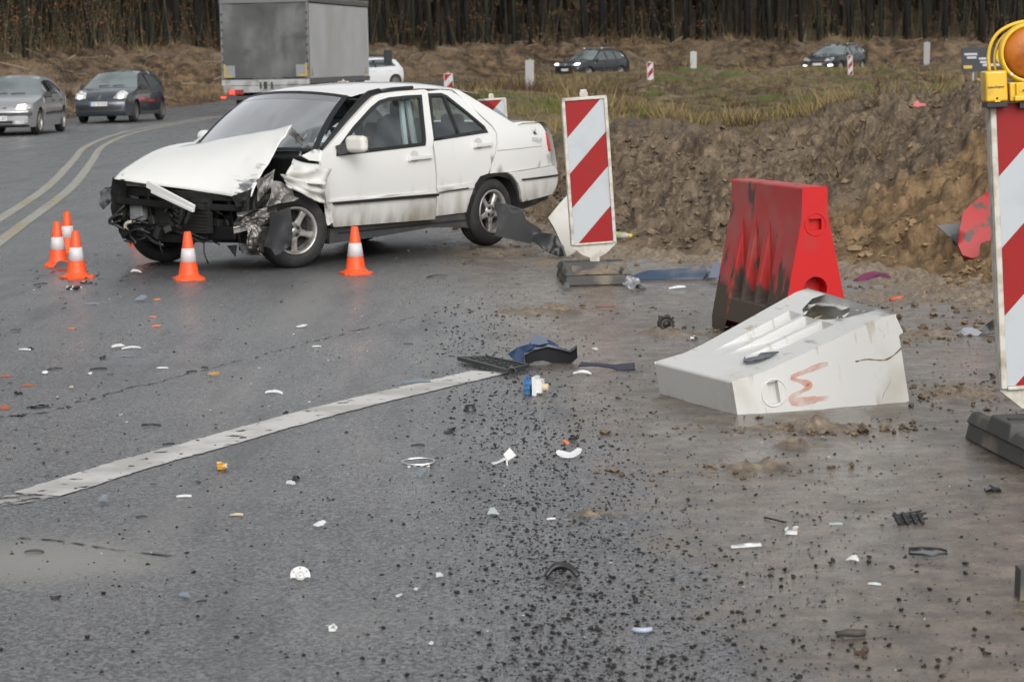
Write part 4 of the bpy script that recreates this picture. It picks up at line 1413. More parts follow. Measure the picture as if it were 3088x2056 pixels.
    mb.box((-1.1, 0, .245), (2.8, 1.42, .07)); mb.box((-.30, 0, .55), (.06, 1.40, .62)); mb.box((-2.95, 0, .58), (.8, 1.2, .3)); mb.box((-2.45, 0, .66), (.1, 1.3, .5))
    mb.box((-1.6, .68, .30), (2.2, .16, .14)); mb.box((-1.6, -.68, .30), (2.2, .16, .14))
    mb.build('floor_pan', DARK, car)
    mb = MB()
    mb.box((-.62, 0, .86), (.42, 1.34, .12)); mb.box((-.50, 0, .905), (.34, 1.30, .03)); mb.box((-.80, .36, .91), (.22, .42, .07))
    mb.build('dashboard', TRIMG, car, bevel=.03)
    mb = MB()
    Ms = Matrix.Translation((-.98, .36, .90)) @ Matrix.Rotation(rad(-62), 4, 'Y')
    mb.lathe([(.18 + .014 * math.cos(t), .014 * math.sin(t)) for t in np.linspace(0, 6.283, 9)[:-1]], 24, Ms, close=True)
    mb.lathe([(0, .02), (.06, .015), (.07, -.01)], 12, Ms)
    for a in (0, 2.1, 4.2): mb.bar(Ms @ Vector((0, 0, 0)), Ms @ Vector((.17 * math.cos(a), .17 * math.sin(a), 0)), .03, .012)
    mb.build('steering_wheel', BLACK, car)
    for (x, y, z, r_, s1, s2) in ((-1.02, .36, .96, .15, 1, .8), (-.96, .22, .93, .10, 1, .7), (-.84, -.38, .99, .16, 1.3, .7)):
        mb = MB(); mb.grid(lambda u, v, x=x, y=y, z=z, r_=r_, s1=s1, s2=s2: (x + .55 * r_ * math.sin(math.pi * v) * math.cos(6.283 * u) * (1 + .25 * math.sin(5 * u * 6.28)), y + r_ * s1 * math.sin(math.pi * v) * math.sin(6.283 * u), z + r_ * s2 * math.cos(math.pi * v) * (1 + .2 * math.sin(11 * u))), 18, 10)
        mb.build('airbag', BAG, car)
    for sy in (.36, -.36):
        mb = MB()
        mb.box((-1.42, sy, .50), (.48, .46, .16)); mb.box((-1.72, sy, .82), (.14, .46, .60), Matrix.Rotation(rad(-14), 3, 'Y')); mb.box((-1.80, sy, 1.19), (.08, .24, .15))
        mb.build('seat', SEAT, car, bevel=.04)
    mb = MB()
    mb.box((-2.15, 0, .50), (.46, 1.2, .16)); mb.box((-2.42, 0, .80), (.14, 1.24, .52), Matrix.Rotation(rad(-18), 3, 'Y'))
    for sy in (.33, -.33): mb.box((-2.52, sy, 1.07), (.08, .24, .12))
    mb.build('rear_seat', SEAT, car, bevel=.04)
    # pillars between the doors on both sides and pale belts
    mb = MB()
    for sgn in (1, -1):
        mb.bar((-1.66, sgn * .75, .55), (-1.86, sgn * .545, 1.33), .05, .07)
        if sgn > 0:
            for (ua, va, ub, vb, wd) in ((790, 160, 832, 545, .045), (838, 160, 905, 540, .05)): mb.bar(wpl(*z2(ua, va), .50), wpl(*z2(ub, vb), .62), .02, wd)
        mb.bar((-2.42, sgn * .66, 1.1), (-2.28, sgn * .55, 1.31), .05, .07)
    mb.build('b_pillar', mat('pale_cabin_lining', (.62, .65, .65), .8), car)
    mb = MB()
    mb.grid(lambda u, v: (-.95 - 1.6 * v, (u * 2 - 1) * .53, 1.29 + .05 * (1 - (u * 2 - 1) ** 2) - .02 * v), 6, 6); mb.build('headlining', mat('headlining_grey', (.32, .33, .33), .9), car)
    # --- mirrors
    mb = MB()
    c = Y1(2090, 500, .97)
    cc = wpl(*z2(452, 527), .965)
    mb.box((cc[0], cc[1], cc[2]), (.085, .21, .135))
    mi = mb.build('door_mirror', mat('dirty_mirror_shell', (.60, .585, .53), .5, var=((.42, .40, .34), 9, .45, .7)), car, bevel=.042)
    mb = MB(); mb.bar((cc[0] + .02, cc[1] - .09, cc[2] - .03), (cc[0] + .07, wy(-.6, .93) + .03, cc[2] - .05), .06, .08); mb.build('mirror_foot', SEAL, mi)
    mb = MB(); mb.panel([(cc[1] - .09, cc[2] - .055), (cc[1] + .09, cc[2] - .055), (cc[1] + .09, cc[2] + .055), (cc[1] - .09, cc[2] + .055)], lambda u, v: (cc[0] - .045, u, v), .2); mb.build('mirror_glass', CHROME, mi)
    mb = MB(); cf = Y1(885, 440, -.92); mb.grid(lambda u, v: (cf[0] + .045 * math.cos(6.283 * u) * math.sin(math.pi * v) ** .6, cf[1] + .075 * -math.cos(math.pi * v), cf[2] - .01 + .055 * math.sin(6.283 * u) * math.sin(math.pi * v) ** .5), 18, 12); m2 = mb.build('door_mirror', WPAINT2, car)
    mb = MB(); mb.bar((cf[0] - .02, cf[1] + .05, cf[2] - .02), (cf[0] - .06, cf[1] + .15, cf[2] - .06), .05, .06); mb.build('mirror_foot', SEAL, m2)
    # --- wheels
    wheel(car, (0, .70, .292), .292, .19, rad(-21), 1)
    wheel(car, (0.0, -.70, .292), .292, .19, rad(-21), -1)
    wheel(car, (-2.471, .705, .292), .292, .19, 0, 1)
    wheel(car, (-2.471, -.705, .292), .292, .19, 0, -1)

    # ---------------------------------------------------- the smashed front
    # bonnet: columns across the car, front and rear end of each traced
    colY = [-.63, -.45, -.2, .05, .3, .48, .60]
    fr = [Y1(165, 765, -.63), Y1(300, 786, -.45), Y1(520, 818, -.2), Y1(760, 848, .05), Y1(1000, 882, .3), Y1(1150, 906, .48), Y1(1252, 926, .60)]
    re = [np.array((-.36, -.63, .965)), Y1(800, 512, -.50), Y1(980, 474, -.22), Y1(1180, 436, .08), Y1(1370, 399, .34), Y1(1490, 382, .49), Y1(1573, 376, .60)]
    re[1] = re[1]

    def bon(u, v):
        t = u * (len(colY) - 1); i = min(int(t), len(colY) - 2); s = t - i
        a = fr[i] * (1 - s) + fr[i + 1] * s; b = re[i] * (1 - s) + re[i + 1] * s
        p = a * (1 - v) + b * v
        far = max(0, 1 - u * 2.5)
        p = p + np.array([0, 0, 1.0]) * math.sin(math.pi * v) * (.045 + .03 * far)
        if v < .08: p = p + np.array([0, 0, -.02 * (1 - v / .08)])
        k = u ** 3
        p = p + np.array([.3, .2, .9]) * k * .035 * (abs(float(vn(v * 4.2 + u * 3, u * 5, 5)) - .5) * 2 - .35)
        p = p + np.array([0, 0, 1.]) * .012 * (float(vn(u * 3, v * 3, 9)) - .5)
        return p
    mb = MB(); nu, nv = 40, 26
    mb.grid(bon, nu, nv)
    bo_ = mb.build('bonnet', SCUFF, car); bo_['label'] = 'buckled white bonnet with grey scrapes at its torn corner'
    at = bo_.data.attributes.new('scrape', 'FLOAT', 'POINT')
    vals = []
    for j in range(nv + 1):
        for i in range(nu + 1):
            u, v = i / nu, j / nv
            e = math.exp(-((u - .87) / .17) ** 2 - ((v - .10) / .13) ** 2) * 1.05 + math.exp(-((u - .92) / .10) ** 2 - ((v - .38) / .13) ** 2) * .78
            vals.append(min(1, e))
    at.data.foreach_set('value', vals)
    sd = bo_.modifiers.new('thickness', 'SOLIDIFY'); sd.thickness = .006; sd.offset = 0
    # torn rear flap of the bonnet with its grey underside ribs
    plate3(car, 'bonnet_flap', [Y1(1573, 376, .60), Y1(1640, 445, .64), Y1(1735, 552, .70), Y1(1672, 520, .66), Y1(1610, 470, .60), Y1(1545, 432, .57)], mat('bonnet_underside', (.20, .195, .18), .5, .3, var=((.07, .065, .06), 12, .5, .7)), .012, .03)
    mb = MB()
    mb.tube([Y1(1600, 460, .5), Y1(1660, 515, .55), Y1(1640, 570, .52), Y1(1630, 610, .55)], .014, 6); mb.build('bonnet_hinge', BAREM, car)
    # cowl corner by the A pillar
    plate3(car, 'cowl_corner', [Y1(1640, 602, .80), Y1(1740, 552, .79), Y1(1792, 560, .80), Y1(1797, 650, .81), Y1(1700, 640, .82)], WPAINT2, .01, .05)
    # engine bay: dark bulk behind everything
    mb = MB()
    mb.box((.08, -.30, .42), (.58, .66, .36)); mb.box((-.02, .2, .42), (.44, .5, .36)); mb.box((-.22, .1, .60), (.10, 1.3, .52)); mb.box((.10, -.24, .60), (.34, .62, .14)); mb.box((.02, -.05, .28), (.7, 1.0, .12))
    eng = mb.build('engine_block', ENG, car, bevel=.03)
    # radiator support and beams
    mb = MB()
    for a, b in ((-.66, -.05), (-.05, .46)):
        mb.bar(bx(.50, a, .615 - .05 * (a + .66)), bx(.48, b, .615 - .05 * (b + .66)), .06, .07)
        mb.bar(bx(.56, a, .535 - .05 * (a + .66)), bx(.55, b, .535 - .05 * (b + .66)), .06, .05)
        mb.bar(bx(.44, a, .245), bx(.42, b, .235), .08, .07)
    for yy in (-.60, -.36, .02, .34): mb.bar(bx(.50, yy, .60), bx(.46, yy + .02, .25), .035, .04)
    mb.build('radiator_support', ENG, car, bevel=.008)
    mb = MB()
    mb.box((.43, -.12, .42), (.05, .74, .27))
    rd = mb.build('radiator', mat('radiator_core', (.018, .018, .017), .6, spec=.25, var=((.034, .033, .03), 30, .5, .7, (1, .2, 6))), car)
    mb = MB()
    for k in range(9): mb.bar((.462, -.48 + .0 * k, .31 + .027 * k), (.462, .24, .31 + .027 * k), .008, .004)
    mb.build('radiator_fins', ENG2, rd)
    mb = MB()
    mb.box((.50, -.47, .46), (.08, .14, .16)); mb.box((.52, -.44, .40), (.05, .10, .05))
    mb.build('headlamp_motor', mat('pale_grey_plastic', (.17, .175, .175), .5, var=((.06, .06, .06), 9, .5, .7)), car, bevel=.012)
    mb = MB()
    for k in range(5): mb.bar((.54, -.05 + .012 * k, .50 - .05 * k), (.54, .02 + .01 * k, .45 - .04 * k), .02, .02)
    mb.bar((.53, .06, .51), (.53, .02, .36), .028, .03); mb.bar((.53, .16, .50), (.53, .08, .36), .028, .03)
    mb.build('bracket', ENG2, car)
    # hoses and wires
    r2 = random.Random(3)
    mb = MB()
    for k in range(26):
        y = r2.uniform(-.64, .45); z = r2.uniform(.26, .52); x = r2.uniform(.38, .54)
        p = [bx(x, y, z)]
        for q_ in range(4):
            x += r2.uniform(-.04, .04); y += r2.uniform(-.14, .14); z += r2.uniform(-.08, .06)
            y = min(max(y, -.66), .5)
            p.append(bx(min(x, .58), y, min(.56 - .08 * (y + .6), max(.17, z))))
        mb.tube(smooth3(p, 10), r2.choice([.005, .006, .008, .012]), 6)
    # cables hanging under the nose
    for (yy, zz, l) in ((-.02, .22, .12), (.10, .22, .18), (-.30, .25, .14), (.42, .22, .10)):
        mb.tube(smooth3([bx(.44, yy, zz), bx(.46, yy + .01, zz - l * .5), bx(.44, yy + .025, zz - l)], 6), .006, 5)
    mb.build('hoses', BLACK, car)
    mb = MB()
    mb.tube(smooth3([X1(330, 1120, .56), X1(270, 1130, .58), X1(255, 1165, .58), X1(280, 1200, .56)], 10), .014, 8)
    mb.build('pale_hose', mat('pale_hose', (.40, .36, .28), .6), car)
    mb = MB()
    mb.tube(smooth3([X1(250, 990, .58), X1(180, 1060, .62), X1(130, 1100, .62), X1(140, 1140, .62), X1(220, 1110, .6)], 14), .008, 6)
    mb.tube(smooth3([X1(240, 1060, .6), X1(180, 1075, .62), X1(130, 1120, .62), X1(190, 1150, .6), X1(260, 1190, .55)], 14), .012, 6)
    mb.build('torn_wiring', BLACK, car)
    plate3(car, 'broken_headlamp', [X1(75, 880, .58), X1(95, 850, .6), X1(150, 850, .58), X1(165, 950, .56), X1(120, 990, .57), X1(80, 1025, .6), X1(66, 1000, .6)], mat('smoky_lamp_shell', (.10, .105, .11), .2, var=((.02, .02, .02), 9, .45, .6)), .02, .03, .03, 4, .04)
    plate3(car, 'wing_stub', [X1(160, 770, .58), X1(250, 790, .6), X1(270, 1180, .52), X1(240, 1230, .5), X1(170, 1080, .56)], ENG, .02, .04, 0, 8, .05)
    mb = MB()
    for (u, v, s) in ((190, 1020, .05), (215, 1100, .07), (265, 1210, .06), (160, 870, .05)): mb.box(X1(u, v, .56), (s, s * 1.3, s), Matrix.Rotation(s * 9, 3, 'X'))
    mb.build('broken_bracket', ENG, car)
    # white trim bar hanging across the radiator
    mb = MB(); mb.bar(X1(428, 822, .64), X1(800, 1018, .70), .02, .06)
    mb.bar(X1(460, 880, .65), X1(790, 1035, .71), .012, .03)
    mb.build('hanging_trim_bar', WPAINT2, car, bevel=.006)
    # crushed near wing: white folded sheets
    def sheet(name, m, a, b, c, d, amp, seed, n=14):
        mb = MB(); mb.grid(crumple(a, b, c, d, n, n, amp, seed), n, n, smooth=False)
        o = mb.build(name, m, car)
        o.data.polygons.foreach_set('use_smooth', [name.startswith('crushed_wing')] * len(o.data.polygons))
        s_ = o.modifiers.new('thickness', 'SOLIDIFY'); s_.thickness = .005; s_.offset = 0
        return o
    sheet('crushed_wing', CRUMP, Y1(1560, 625, .86), Y1(1872, 706, .96), Y1(1470, 770, .90), Y1(1790, 850, .97), .07, 3)
    sheet('crushed_wing_edge', CRUMP, Y1(1475, 760, .90), Y1(1800, 840, .96), Y1(1560, 860, .92), Y1(1790, 985, .93), .06, 5)
    sheet('torn_wing_strip', CRUMP, Y1(1765, 845, .92), Y1(1838, 800, .90), Y1(1790, 900, .90), Y1(1818, 905, .88), .02, 6, 8)
    sheet('torn_inner_wing', BAREM, Y1(1420, 800, .80), Y1(1560, 860, .86), Y1(1360, 1010, .84), Y1(1620, 955, .90), .06, 9)
    sheet('crushed_foil', FOIL, Y1(1160, 1040, .66), Y1(1420, 990, .76), Y1(1150, 1190, .66), Y1(1390, 1110, .78), .07, 12)
    sheet('crushed_inner_arch', FOIL, Y1(1215, 1150, .72), Y1(1390, 1140, .80), Y1(1190, 1350, .70), Y1(1330, 1385, .78), .06, 15)
    sheet('twisted_chassis_rail', ENG, Y1(1090, 900, .50), Y1(1400, 760, .66), Y1(1130, 1290, .50), Y1(1330, 1260, .66), .10, 17)
    sheet('bent_inner_panel', BAREM, Y1(1280, 790, .60), Y1(1450, 690, .70), Y1(1290, 990, .60), Y1(1400, 860, .70), .06, 19)
    sheet('door_edge_tear', CRUMP, Y1(1835, 1010, .86), Y1(1880, 1040, .83), Y1(1850, 1150, .86), Y1(1895, 1115, .83), .02, 21, 8)
    plate3(car, 'mudguard_flap', [Y1(1400, 1085, .93), Y1(1480, 1030, .95), Y1(1552, 1005, .95), Y1(1560, 1200, .96), Y1(1552, 1310, .95), Y1(1440, 1388, .92), Y1(1400, 1330, .90), Y1(1335, 1310, .88), Y1(1380, 1200, .90)], mat('dark_flap_plastic', (.022, .024, .027), .5, var=((.04, .04, .04), 8, .5, .7)), .006, .05, .015, 2, .03)
    plate3(car, 'torn_plastic', [X1(1060, 1310, .45), X1(1140, 1300, .46), X1(1125, 1395, .45)], BLACK, .006, .03)
    plate3(car, 'torn_plastic', [Y1(1150, 1290, .55), Y1(1260, 1300, .62), Y1(1320, 1385, .66), Y1(1180, 1388, .58)], BLACK, .01, .04, .02, 5, .03)
    mb = MB(); mb.box(Y1(1828, 792, .88), (.02, .02, .05)); mb.build('side_indicator', ORANGE_L, car)
    # far tyre liner
    plate3(car, 'liner_flap', [X1(270, 1240, .42), X1(330, 1140, .46), X1(420, 1160, .46), X1(380, 1200, .44), X1(300, 1300, .40)], GREYP, .006, .04)
    # more dark lumps so that the bay reads as crowded machinery
    r2 = random.Random(12)
    for k in range(46):
        y = r2.uniform(-.62, .5); z = r2.uniform(.24, .54)
        s = r2.uniform(.02, .075)
        mb = MB(); mb.box(bx(r2.uniform(.30, .50), y, z), (s, s * r2.uniform(.6, 2.2), s * r2.uniform(.5, 1.6)), Matrix.Rotation(r2.uniform(-.5, .5), 3, 'X') @ Matrix.Rotation(r2.uniform(-.4, .4), 3, 'Z'))
        mb.build('engine_fitting', [ENG, ENG2, BLACK][k % 3], car, bevel=.005)
    return car


def smooth3(pts, n):
    pts = [np.array(p, float) for p in pts]
    P = [2 * pts[0] - pts[1]] + pts + [2 * pts[-1] - pts[-2]]
    out = []
    k = len(pts) - 1
    for i in range(n + 1):
        t = i / n * k
        s = min(int(t), k - 1); u = t - s
        p0, p1, p2, p3 = P[s], P[s + 1], P[s + 2], P[s + 3]
        out.append(.5 * ((2 * p1) + (-p0 + p2) * u + (2 * p0 - 5 * p1 + 4 * p2 - p3) * u * u + (-p0 + 3 * p1 - 3 * p2 + p3) * u ** 3))
    return out


make_wreck()
# ================================================================== THE TRAFFIC BEHIND
TINT = mat('dark_car_glass', (.055, .066, .068), .04, spec=1.0, coat=.6)
LAMPG = mat('headlamp_glass', (.52, .53, .52), .12, spec=.8, coat=.6, var=((.30, .31, .31), 14, .42, .6))
LIT = mat('lit_headlamp', (.9, .88, .8), .2, emit=((1.0, .90, .70), 3.0))
WSCR = mat('sky_pale_windscreen', (.15, .18, .18), .05, spec=1.0, coat=.6, var=((.09, .11, .11), 1.2, .4, .65))  # pale base colour stands in for the sky mirrored in the screens
LITW = mat('lit_white_lamp', (.9, .92, .95), .2, emit=((.93, .97, 1.0), 4.0))
LITR = mat('lit_red_lamp', (.6, .03, .02), .2, emit=((1.0, .04, .03), 2.6))
PLATE = mat('number_plate_white', (.62, .62, .60), .45)
PBLUE = mat('number_plate_blue', (.03, .07, .30), .45)
INK = mat('black_lettering', (.015, .015, .015), .5)


def text_mesh(s, size, extrude=.001, align='CENTER'):
    cu = bpy.data.curves.new('lettering', 'FONT'); cu.body = s; cu.size = size; cu.extrude = extrude; cu.align_x = align; cu.align_y = 'CENTER'
    to = bpy.data.objects.new('lettering', cu); COL.objects.link(to)
    me = bpy.data.meshes.new_from_object(to.evaluated_get(bpy.context.evaluated_depsgraph_get()))
    bpy.data.objects.remove(to); bpy.data.curves.remove(cu)
    return me


def put_text(name, s, size, M, m, parent, align='CENTER'):
    me = text_mesh(s, size, align=align); me.materials.append(m)
    o = bpy.data.objects.new(name, me); COL.objects.link(o)
    if parent: o.parent = parent
    o.matrix_local = M
    return o


def make_car(name, label, paint, pos, yaw, sp, group=None, lit=None):
    """car with x forward, front axle at x = 0. sp: outline of the body edge (x, z) from bumper foot over bonnet, screen, roof and tail"""
    car = empty(name, pos, yaw)
    tag(car, label, 'car', group)
    W = sp['W'] / 2; belt = sp['belt']; zr = sp['zr']; wr = sp['wroof']; R = sp['R']; wb = sp['wb']
    prof = sp['prof']; cr = sp['crown']; seg = sp['seg']     # seg: index of cowl, screen top, rear screen top, rear screen foot
    xf, xr = prof[0][0], prof[-1][0]

    def hw(x, z):
        y = np.interp(z, [.15, .3, .5, .65, belt, zr], [W * .95, W * .985, W, W, W * .965, wr])
        if x > -.1: y = y - W * .20 * min(1.2, (x + .1) / (sp['fx'] + .1)) ** 2.4
        if x < -wb: y = y - W * .16 * min(1.2, (-wb - x) / (abs(sp['rx'] + wb))) ** 2.2
        return float(y)
    Ls = [0]
    for a, b in zip(prof[:-1], prof[1:]): Ls.append(Ls[-1] + math.hypot(b[0] - a[0], b[1] - a[1]))

    def at(i):
        """profile position at fractional index"""
        k = min(int(i), len(prof) - 2); t = i - k
        a, b = prof[k], prof[k + 1]; c, d = cr[k], cr[k + 1]
        return (a[0] + (b[0] - a[0]) * t, a[1] + (b[1] - a[1]) * t, c[0] + (d[0] - c[0]) * t, c[1] + (d[1] - c[1]) * t)

    def skin(i, s, off=0.):
        x, z, cx, cz = at(i)
        b = 1 - abs(s) ** 2.6
        return np.array((x + cx * b + off * (1 if i < seg[0] * .8 else 0), s * (hw(x, z) - .003), z + cz * b + off * (0 if i < seg[0] * .6 else 1)))

    def strip(i0, i1, nm, m, parent=car, off=0., s0=-1., s1=1., n=16, nv=None):
        mb = MB()
        nv = nv or max(4, int((i1 - i0) * 3))
        mb.grid(lambda u, v: skin(i0 + (i1 - i0) * v, s0 + (s1 - s0) * u, off), n, nv, flip=True)
        return mb.build(nm, m, parent)
    c0, c1, c2, c3 = seg
    ih = sp['ihood']
    # body: nose, tail, roof
    mb = MB()
    for (a, b) in ((0, ih), (c1, c2), (c3, len(prof) - 1)):
        mb.grid(lambda u, v: skin(a + (b - a) * v, u * 2 - 1), 18, max(4, int((b - a) * 4)), flip=True)
    for sgn in (1, -1):
        ar = []
        for cx in (0.0, -wb):
            ar.append([(cx + (R + .045) * math.cos(t), R + (R + .05) * math.sin(t)) for t in np.linspace(0, math.pi, 13)])
        poly = list(prof) + [(ar[1][12][0], .20)] + [(x, max(z, .2)) for x, z in ar[1][::-1]] + [(ar[1][0][0], .20), (ar[0][12][0], .20)] + [(x, max(z, .2)) for x, z in ar[0][::-1]] + [(ar[0][0][0], .20)]
        holes = [sp['win']] + [d for d in sp['doors']]
        mb.panel(poly, lambda x, z: (x, sgn * hw(x, z), z), .16, [sp['cut']], rim=lambda x, z: (0, -sgn * .04, 0), flip=(sgn > 0))
    body = mb.build('body', paint, car)
    strip(ih, c0, 'bonnet', paint)
    ws = strip(c0, c1, 'windscreen', sp.get('glass', WSCR), n=14)
    strip(c2, c3, 'rear_window', TINT, n=12)
    mb = MB()
    for s_ in (-.42, .1):
        p = [skin(c0 + .06, s_, .015), skin(c0 + .10, s_ + .2, .02), skin(c0 + .12, s_ + .42, .02)]
        mb.tube(p, .009, 5)
    mb.build('wiper', BLACK, ws)
    # doors
    for sgn in (1, -1):
        fl = sgn > 0
        for k, d in enumerate(sp['doors']):
            mb = MB(); mb.panel(d, lambda x, z: (x, sgn * (hw(x, z) + .001), z), .16, [w_ for w_ in sp['wins'] if inside(d, *np.mean(w_, 0))], rim=lambda x, z: (0, -sgn * .03, 0), flip=fl)
            dd = mb.build(('front_door', 'rear_door')[k], paint, car)
            zc = belt - .10; xc = min(p[0] for p in d) + .17
            mb = MB(); mb.bar((xc - .09, sgn * (hw(xc, zc) + .022), zc), (xc + .09, sgn * (hw(xc, zc) + .022), zc), .02, .03); mb.build('handle', sp.get('handle', paint), dd)
            if sp.get('strip'):
                x0, x1 = min(p[0] for p in d) + .05, max(p[0] for p in d) - .05
                mb = MB(); mb.bar((x0, sgn * (hw(x0, .52) + .012), .52), (x1, sgn * (hw(x1, .50) + .012), .50), .02, .05); mb.build('rub_strip', BLACK, dd)
        for w_ in sp['wins']:
            mb = MB(); mb.panel(w_, lambda x, z: (x, sgn * (hw(x, z) - .012), z), .2, flip=fl)
            mb.build('window', TINT, car)
        if sp.get('chrome'):
            mb = MB(); wo = sp['win']
            P = [(x, sgn * (hw(x, z) + .006), z) for x, z in wo]
            mb.tube(P + [P[0]], .012, 5); mb.build('window_trim', CHROME, car)
        # mirror
        x0 = sp['mir'][0]; z0 = sp['mir'][1]
        mb = MB(); mb.box((x0, sgn * (hw(x0, z0) + .11), z0), (.10, .20, .14), taper=.8); mb.bar((x0, sgn * hw(x0, z0), z0 - .05), (x0, sgn * (hw(x0, z0) + .08), z0 - .03), .05, .05)
        mb.build('door_mirror', sp.get('mirror', paint), car, bevel=.025)
        # wheels
        wheel(car, (0, sgn * (W - .12), R), R, .2, rad(sp.get('steer', 0)), sgn, sp.get('spokes', 5), sp.get('rim'), R * .66, False)
        wheel(car, (-wb, sgn * (W - .12), R), R, .2, 0, sgn, sp.get('spokes', 5), sp.get('rim'), R * .66, False)
    mb = MB()
    mb.box((-wb / 2, 0, .32), (wb + .9, sp['W'] * .80, .22))
    mb.box((-wb / 2, 0, .6), (wb * .62, sp['W'] * .86, .5))
    mb.build('underbody', DARK, car)
    mb = MB(); mb.box((-.95, .36, .88), (.14, .42, .62)); mb.box((-.95, -.36, .88), (.14, .42, .62)); mb.build('seat', SEAT, car, bevel=.05)

    # fittings on the nose, laid on its surface
    def nose(y, z, off=.006):
        best = None
        for q in np.linspace(0, ih + .6, 160):
            zz = at(q)[1] + at(q)[3] * .7
            if best is None or abs(zz - z) < best[0]: best = (abs(zz - z), q)
        q = best[1]; x, zz, cx, cz = at(q)
        s = y / max(.1, hw(x, zz))
        b = 1 - min(1, abs(s)) ** 2.6
        return (x + cx * b + off, y, z)
    N_ = lambda y, z: nose(y, z, .006)
    for it in sp['nose']:
        nm, m, pts, off, mir = it[:5]
        for sg in ((1, -1) if mir else (1,)):
            mb = MB(); mb.panel([(y * sg, z) for y, z in pts], lambda y, z: nose(y, z, off), .12, rim=(-.04, 0, 0), flip=False)
            o = mb.build(nm, m, car)
            if len(it) > 5:
                for (n2, m2, pts2, off2) in it[5]:
                    mb = MB(); mb.panel([(y * sg, z) for y, z in pts2], lambda y, z: nose(y, z, off2), .1, rim=(-.02, 0, 0)); mb.build(n2, m2, o)
    py, pz = sp['plate'][:2]
    px_ = nose(py, pz, 0)[0]
    mb = MB(); mb.box((px_ + .016, py, pz), (.012, .52, .115))
    pl = mb.build('number_plate', PLATE, car)
    mb = MB(); mb.box((px_ + .024, py - .235, pz), (.006, .045, .113)); mb.build('plate_band', PBLUE, pl)
    if len(sp['plate']) > 2:
        put_text('plate_lettering', sp['plate'][2], .108, Matrix(((0, 0, 1, px_ + .0235), (1, 0, 0, py + .02), (0, 1, 0, pz), (0, 0, 0, 1))), INK, pl)
    return car


def circ(cy, cz, ry, rz=None, n=14):
    rz = rz or ry
    return [(cy + ry * math.cos(t), cz + rz * math.sin(t)) for t in np.linspace(0, 2 * math.pi, n + 1)[:-1]]


BLUEC = mat('slate_blue_car_paint', (.046, .056, .068), .25, .3, coat=.8)
SILVC = mat('silver_car_paint', (.34, .34, .35), .3, .45, coat=.6)
BLKC = mat('black_car_paint', (.014, .016, .020), .22, .2, coat=.9)
DGRC = mat('dark_green_grey_car_paint', (.013, .018, .019), .22, .2, coat=.9)
WHIC = mat('pale_car_paint', (.50, .51, .52), .28, coat=.6)

# ---- slate blue hatchback
HATCH = dict(W=1.72, belt=.93, zr=1.44, wroof=.56, R=.31, wb=2.575, fx=.84, rx=-3.12, steer=4,
             prof=[(.62, .20), (.72, .30), (.74, .45), (.73, .58), (.62, .70), (.44, .82), (.1, .90), (-.30, .99), (-.62, 1.18), (-1.02, 1.38), (-1.45, 1.435), (-1.95, 1.435), (-2.4, 1.40), (-2.72, 1.33), (-2.95, 1.02), (-3.05, .9), (-3.08, .6), (-3.02, .3)],
             crown=[(.14, 0), (.14, 0), (.14, 0), (.15, 0), (.13, .03), (.06, .05), (.04, .06), (.08, .03), (.10, .03), (.08, .05), (.02, .06), (0, .06), (0, .06), (-.03, .05), (-.05, .02), (-.06, 0), (-.08, 0), (-.06, 0)],
             seg=(7, 9, 13, 14), ihood=4.4,
             cut=[(-.50, .985), (-.80, 1.13), (-1.1, 1.30), (-1.5, 1.355), (-2.0, 1.355), (-2.45, 1.28), (-2.66, 1.04), (-2.3, 1.02), (-1.4, .985)],
             win=[(-.50, .985), (-.80, 1.13), (-1.1, 1.30), (-1.5, 1.355), (-2.0, 1.355), (-2.45, 1.28), (-2.66, 1.04), (-2.3, 1.02), (-1.4, .985)],
             wins=[[(-.58, .985), (-.82, 1.12), (-1.12, 1.29), (-1.42, 1.335), (-1.48, .985)], [(-1.56, .985), (-1.52, 1.34), (-2.0, 1.345), (-2.42, 1.27), (-2.60, 1.05), (-2.3, 1.02)]],
             doors=[[(-.44, .30), (-1.52, .30), (-1.52, .965), (-.46, .945)], [(-1.53, .30), (-2.12, .30), (-2.28, .66), (-2.42, .97), (-1.53, .965)]],
             mir=(-.55, 1.0), mirror=BLACK, spokes=0, rim=mat('dull_hubcap', (.11, .105, .10), .5),
             plate=(0, .545, 'FZI 5K525'),
             nose=[('headlamp', LAMPG, [(.40, .70), (.47, .86), (.62, .92), (.76, .84), (.74, .70), (.60, .67)], .012, True, [('lamp_beam', LIT, circ(.60, .755, .07, .055), .02)]),
                   ('grille_slot', BLACK, [(.12, .72), (.38, .76), (.40, .69), (.18, .66)], .010, True),
                   ('lower_grille', BLACK, [(-.66, .49), (.66, .49), (.60, .37), (-.60, .37)], .008, False),
                   ('bumper_lip', mat('bumper_lip_grey', (.035, .042, .052), .4), [(-.72, .335), (.72, .335), (.66, .25), (-.66, .25)], .012, False),  # lower lip in a darker slate than the body paint
                   ('badge', CHROME, [(0, .80), (.045, .725), (0, .65), (-.045, .725)], .022, False, [('badge_centre', BLACK, [(0, .765), (.022, .725), (0, .685), (-.022, .725)], .026)])])
_y = 70.5
make_car('blue_hatchback', 'slate blue hatchback with lit headlamps driving round the bend', BLUEC, (-11.42, 72.6, 0), rad(-90 + 8 - 16 - 1), HATCH, 'cars driving on the road')

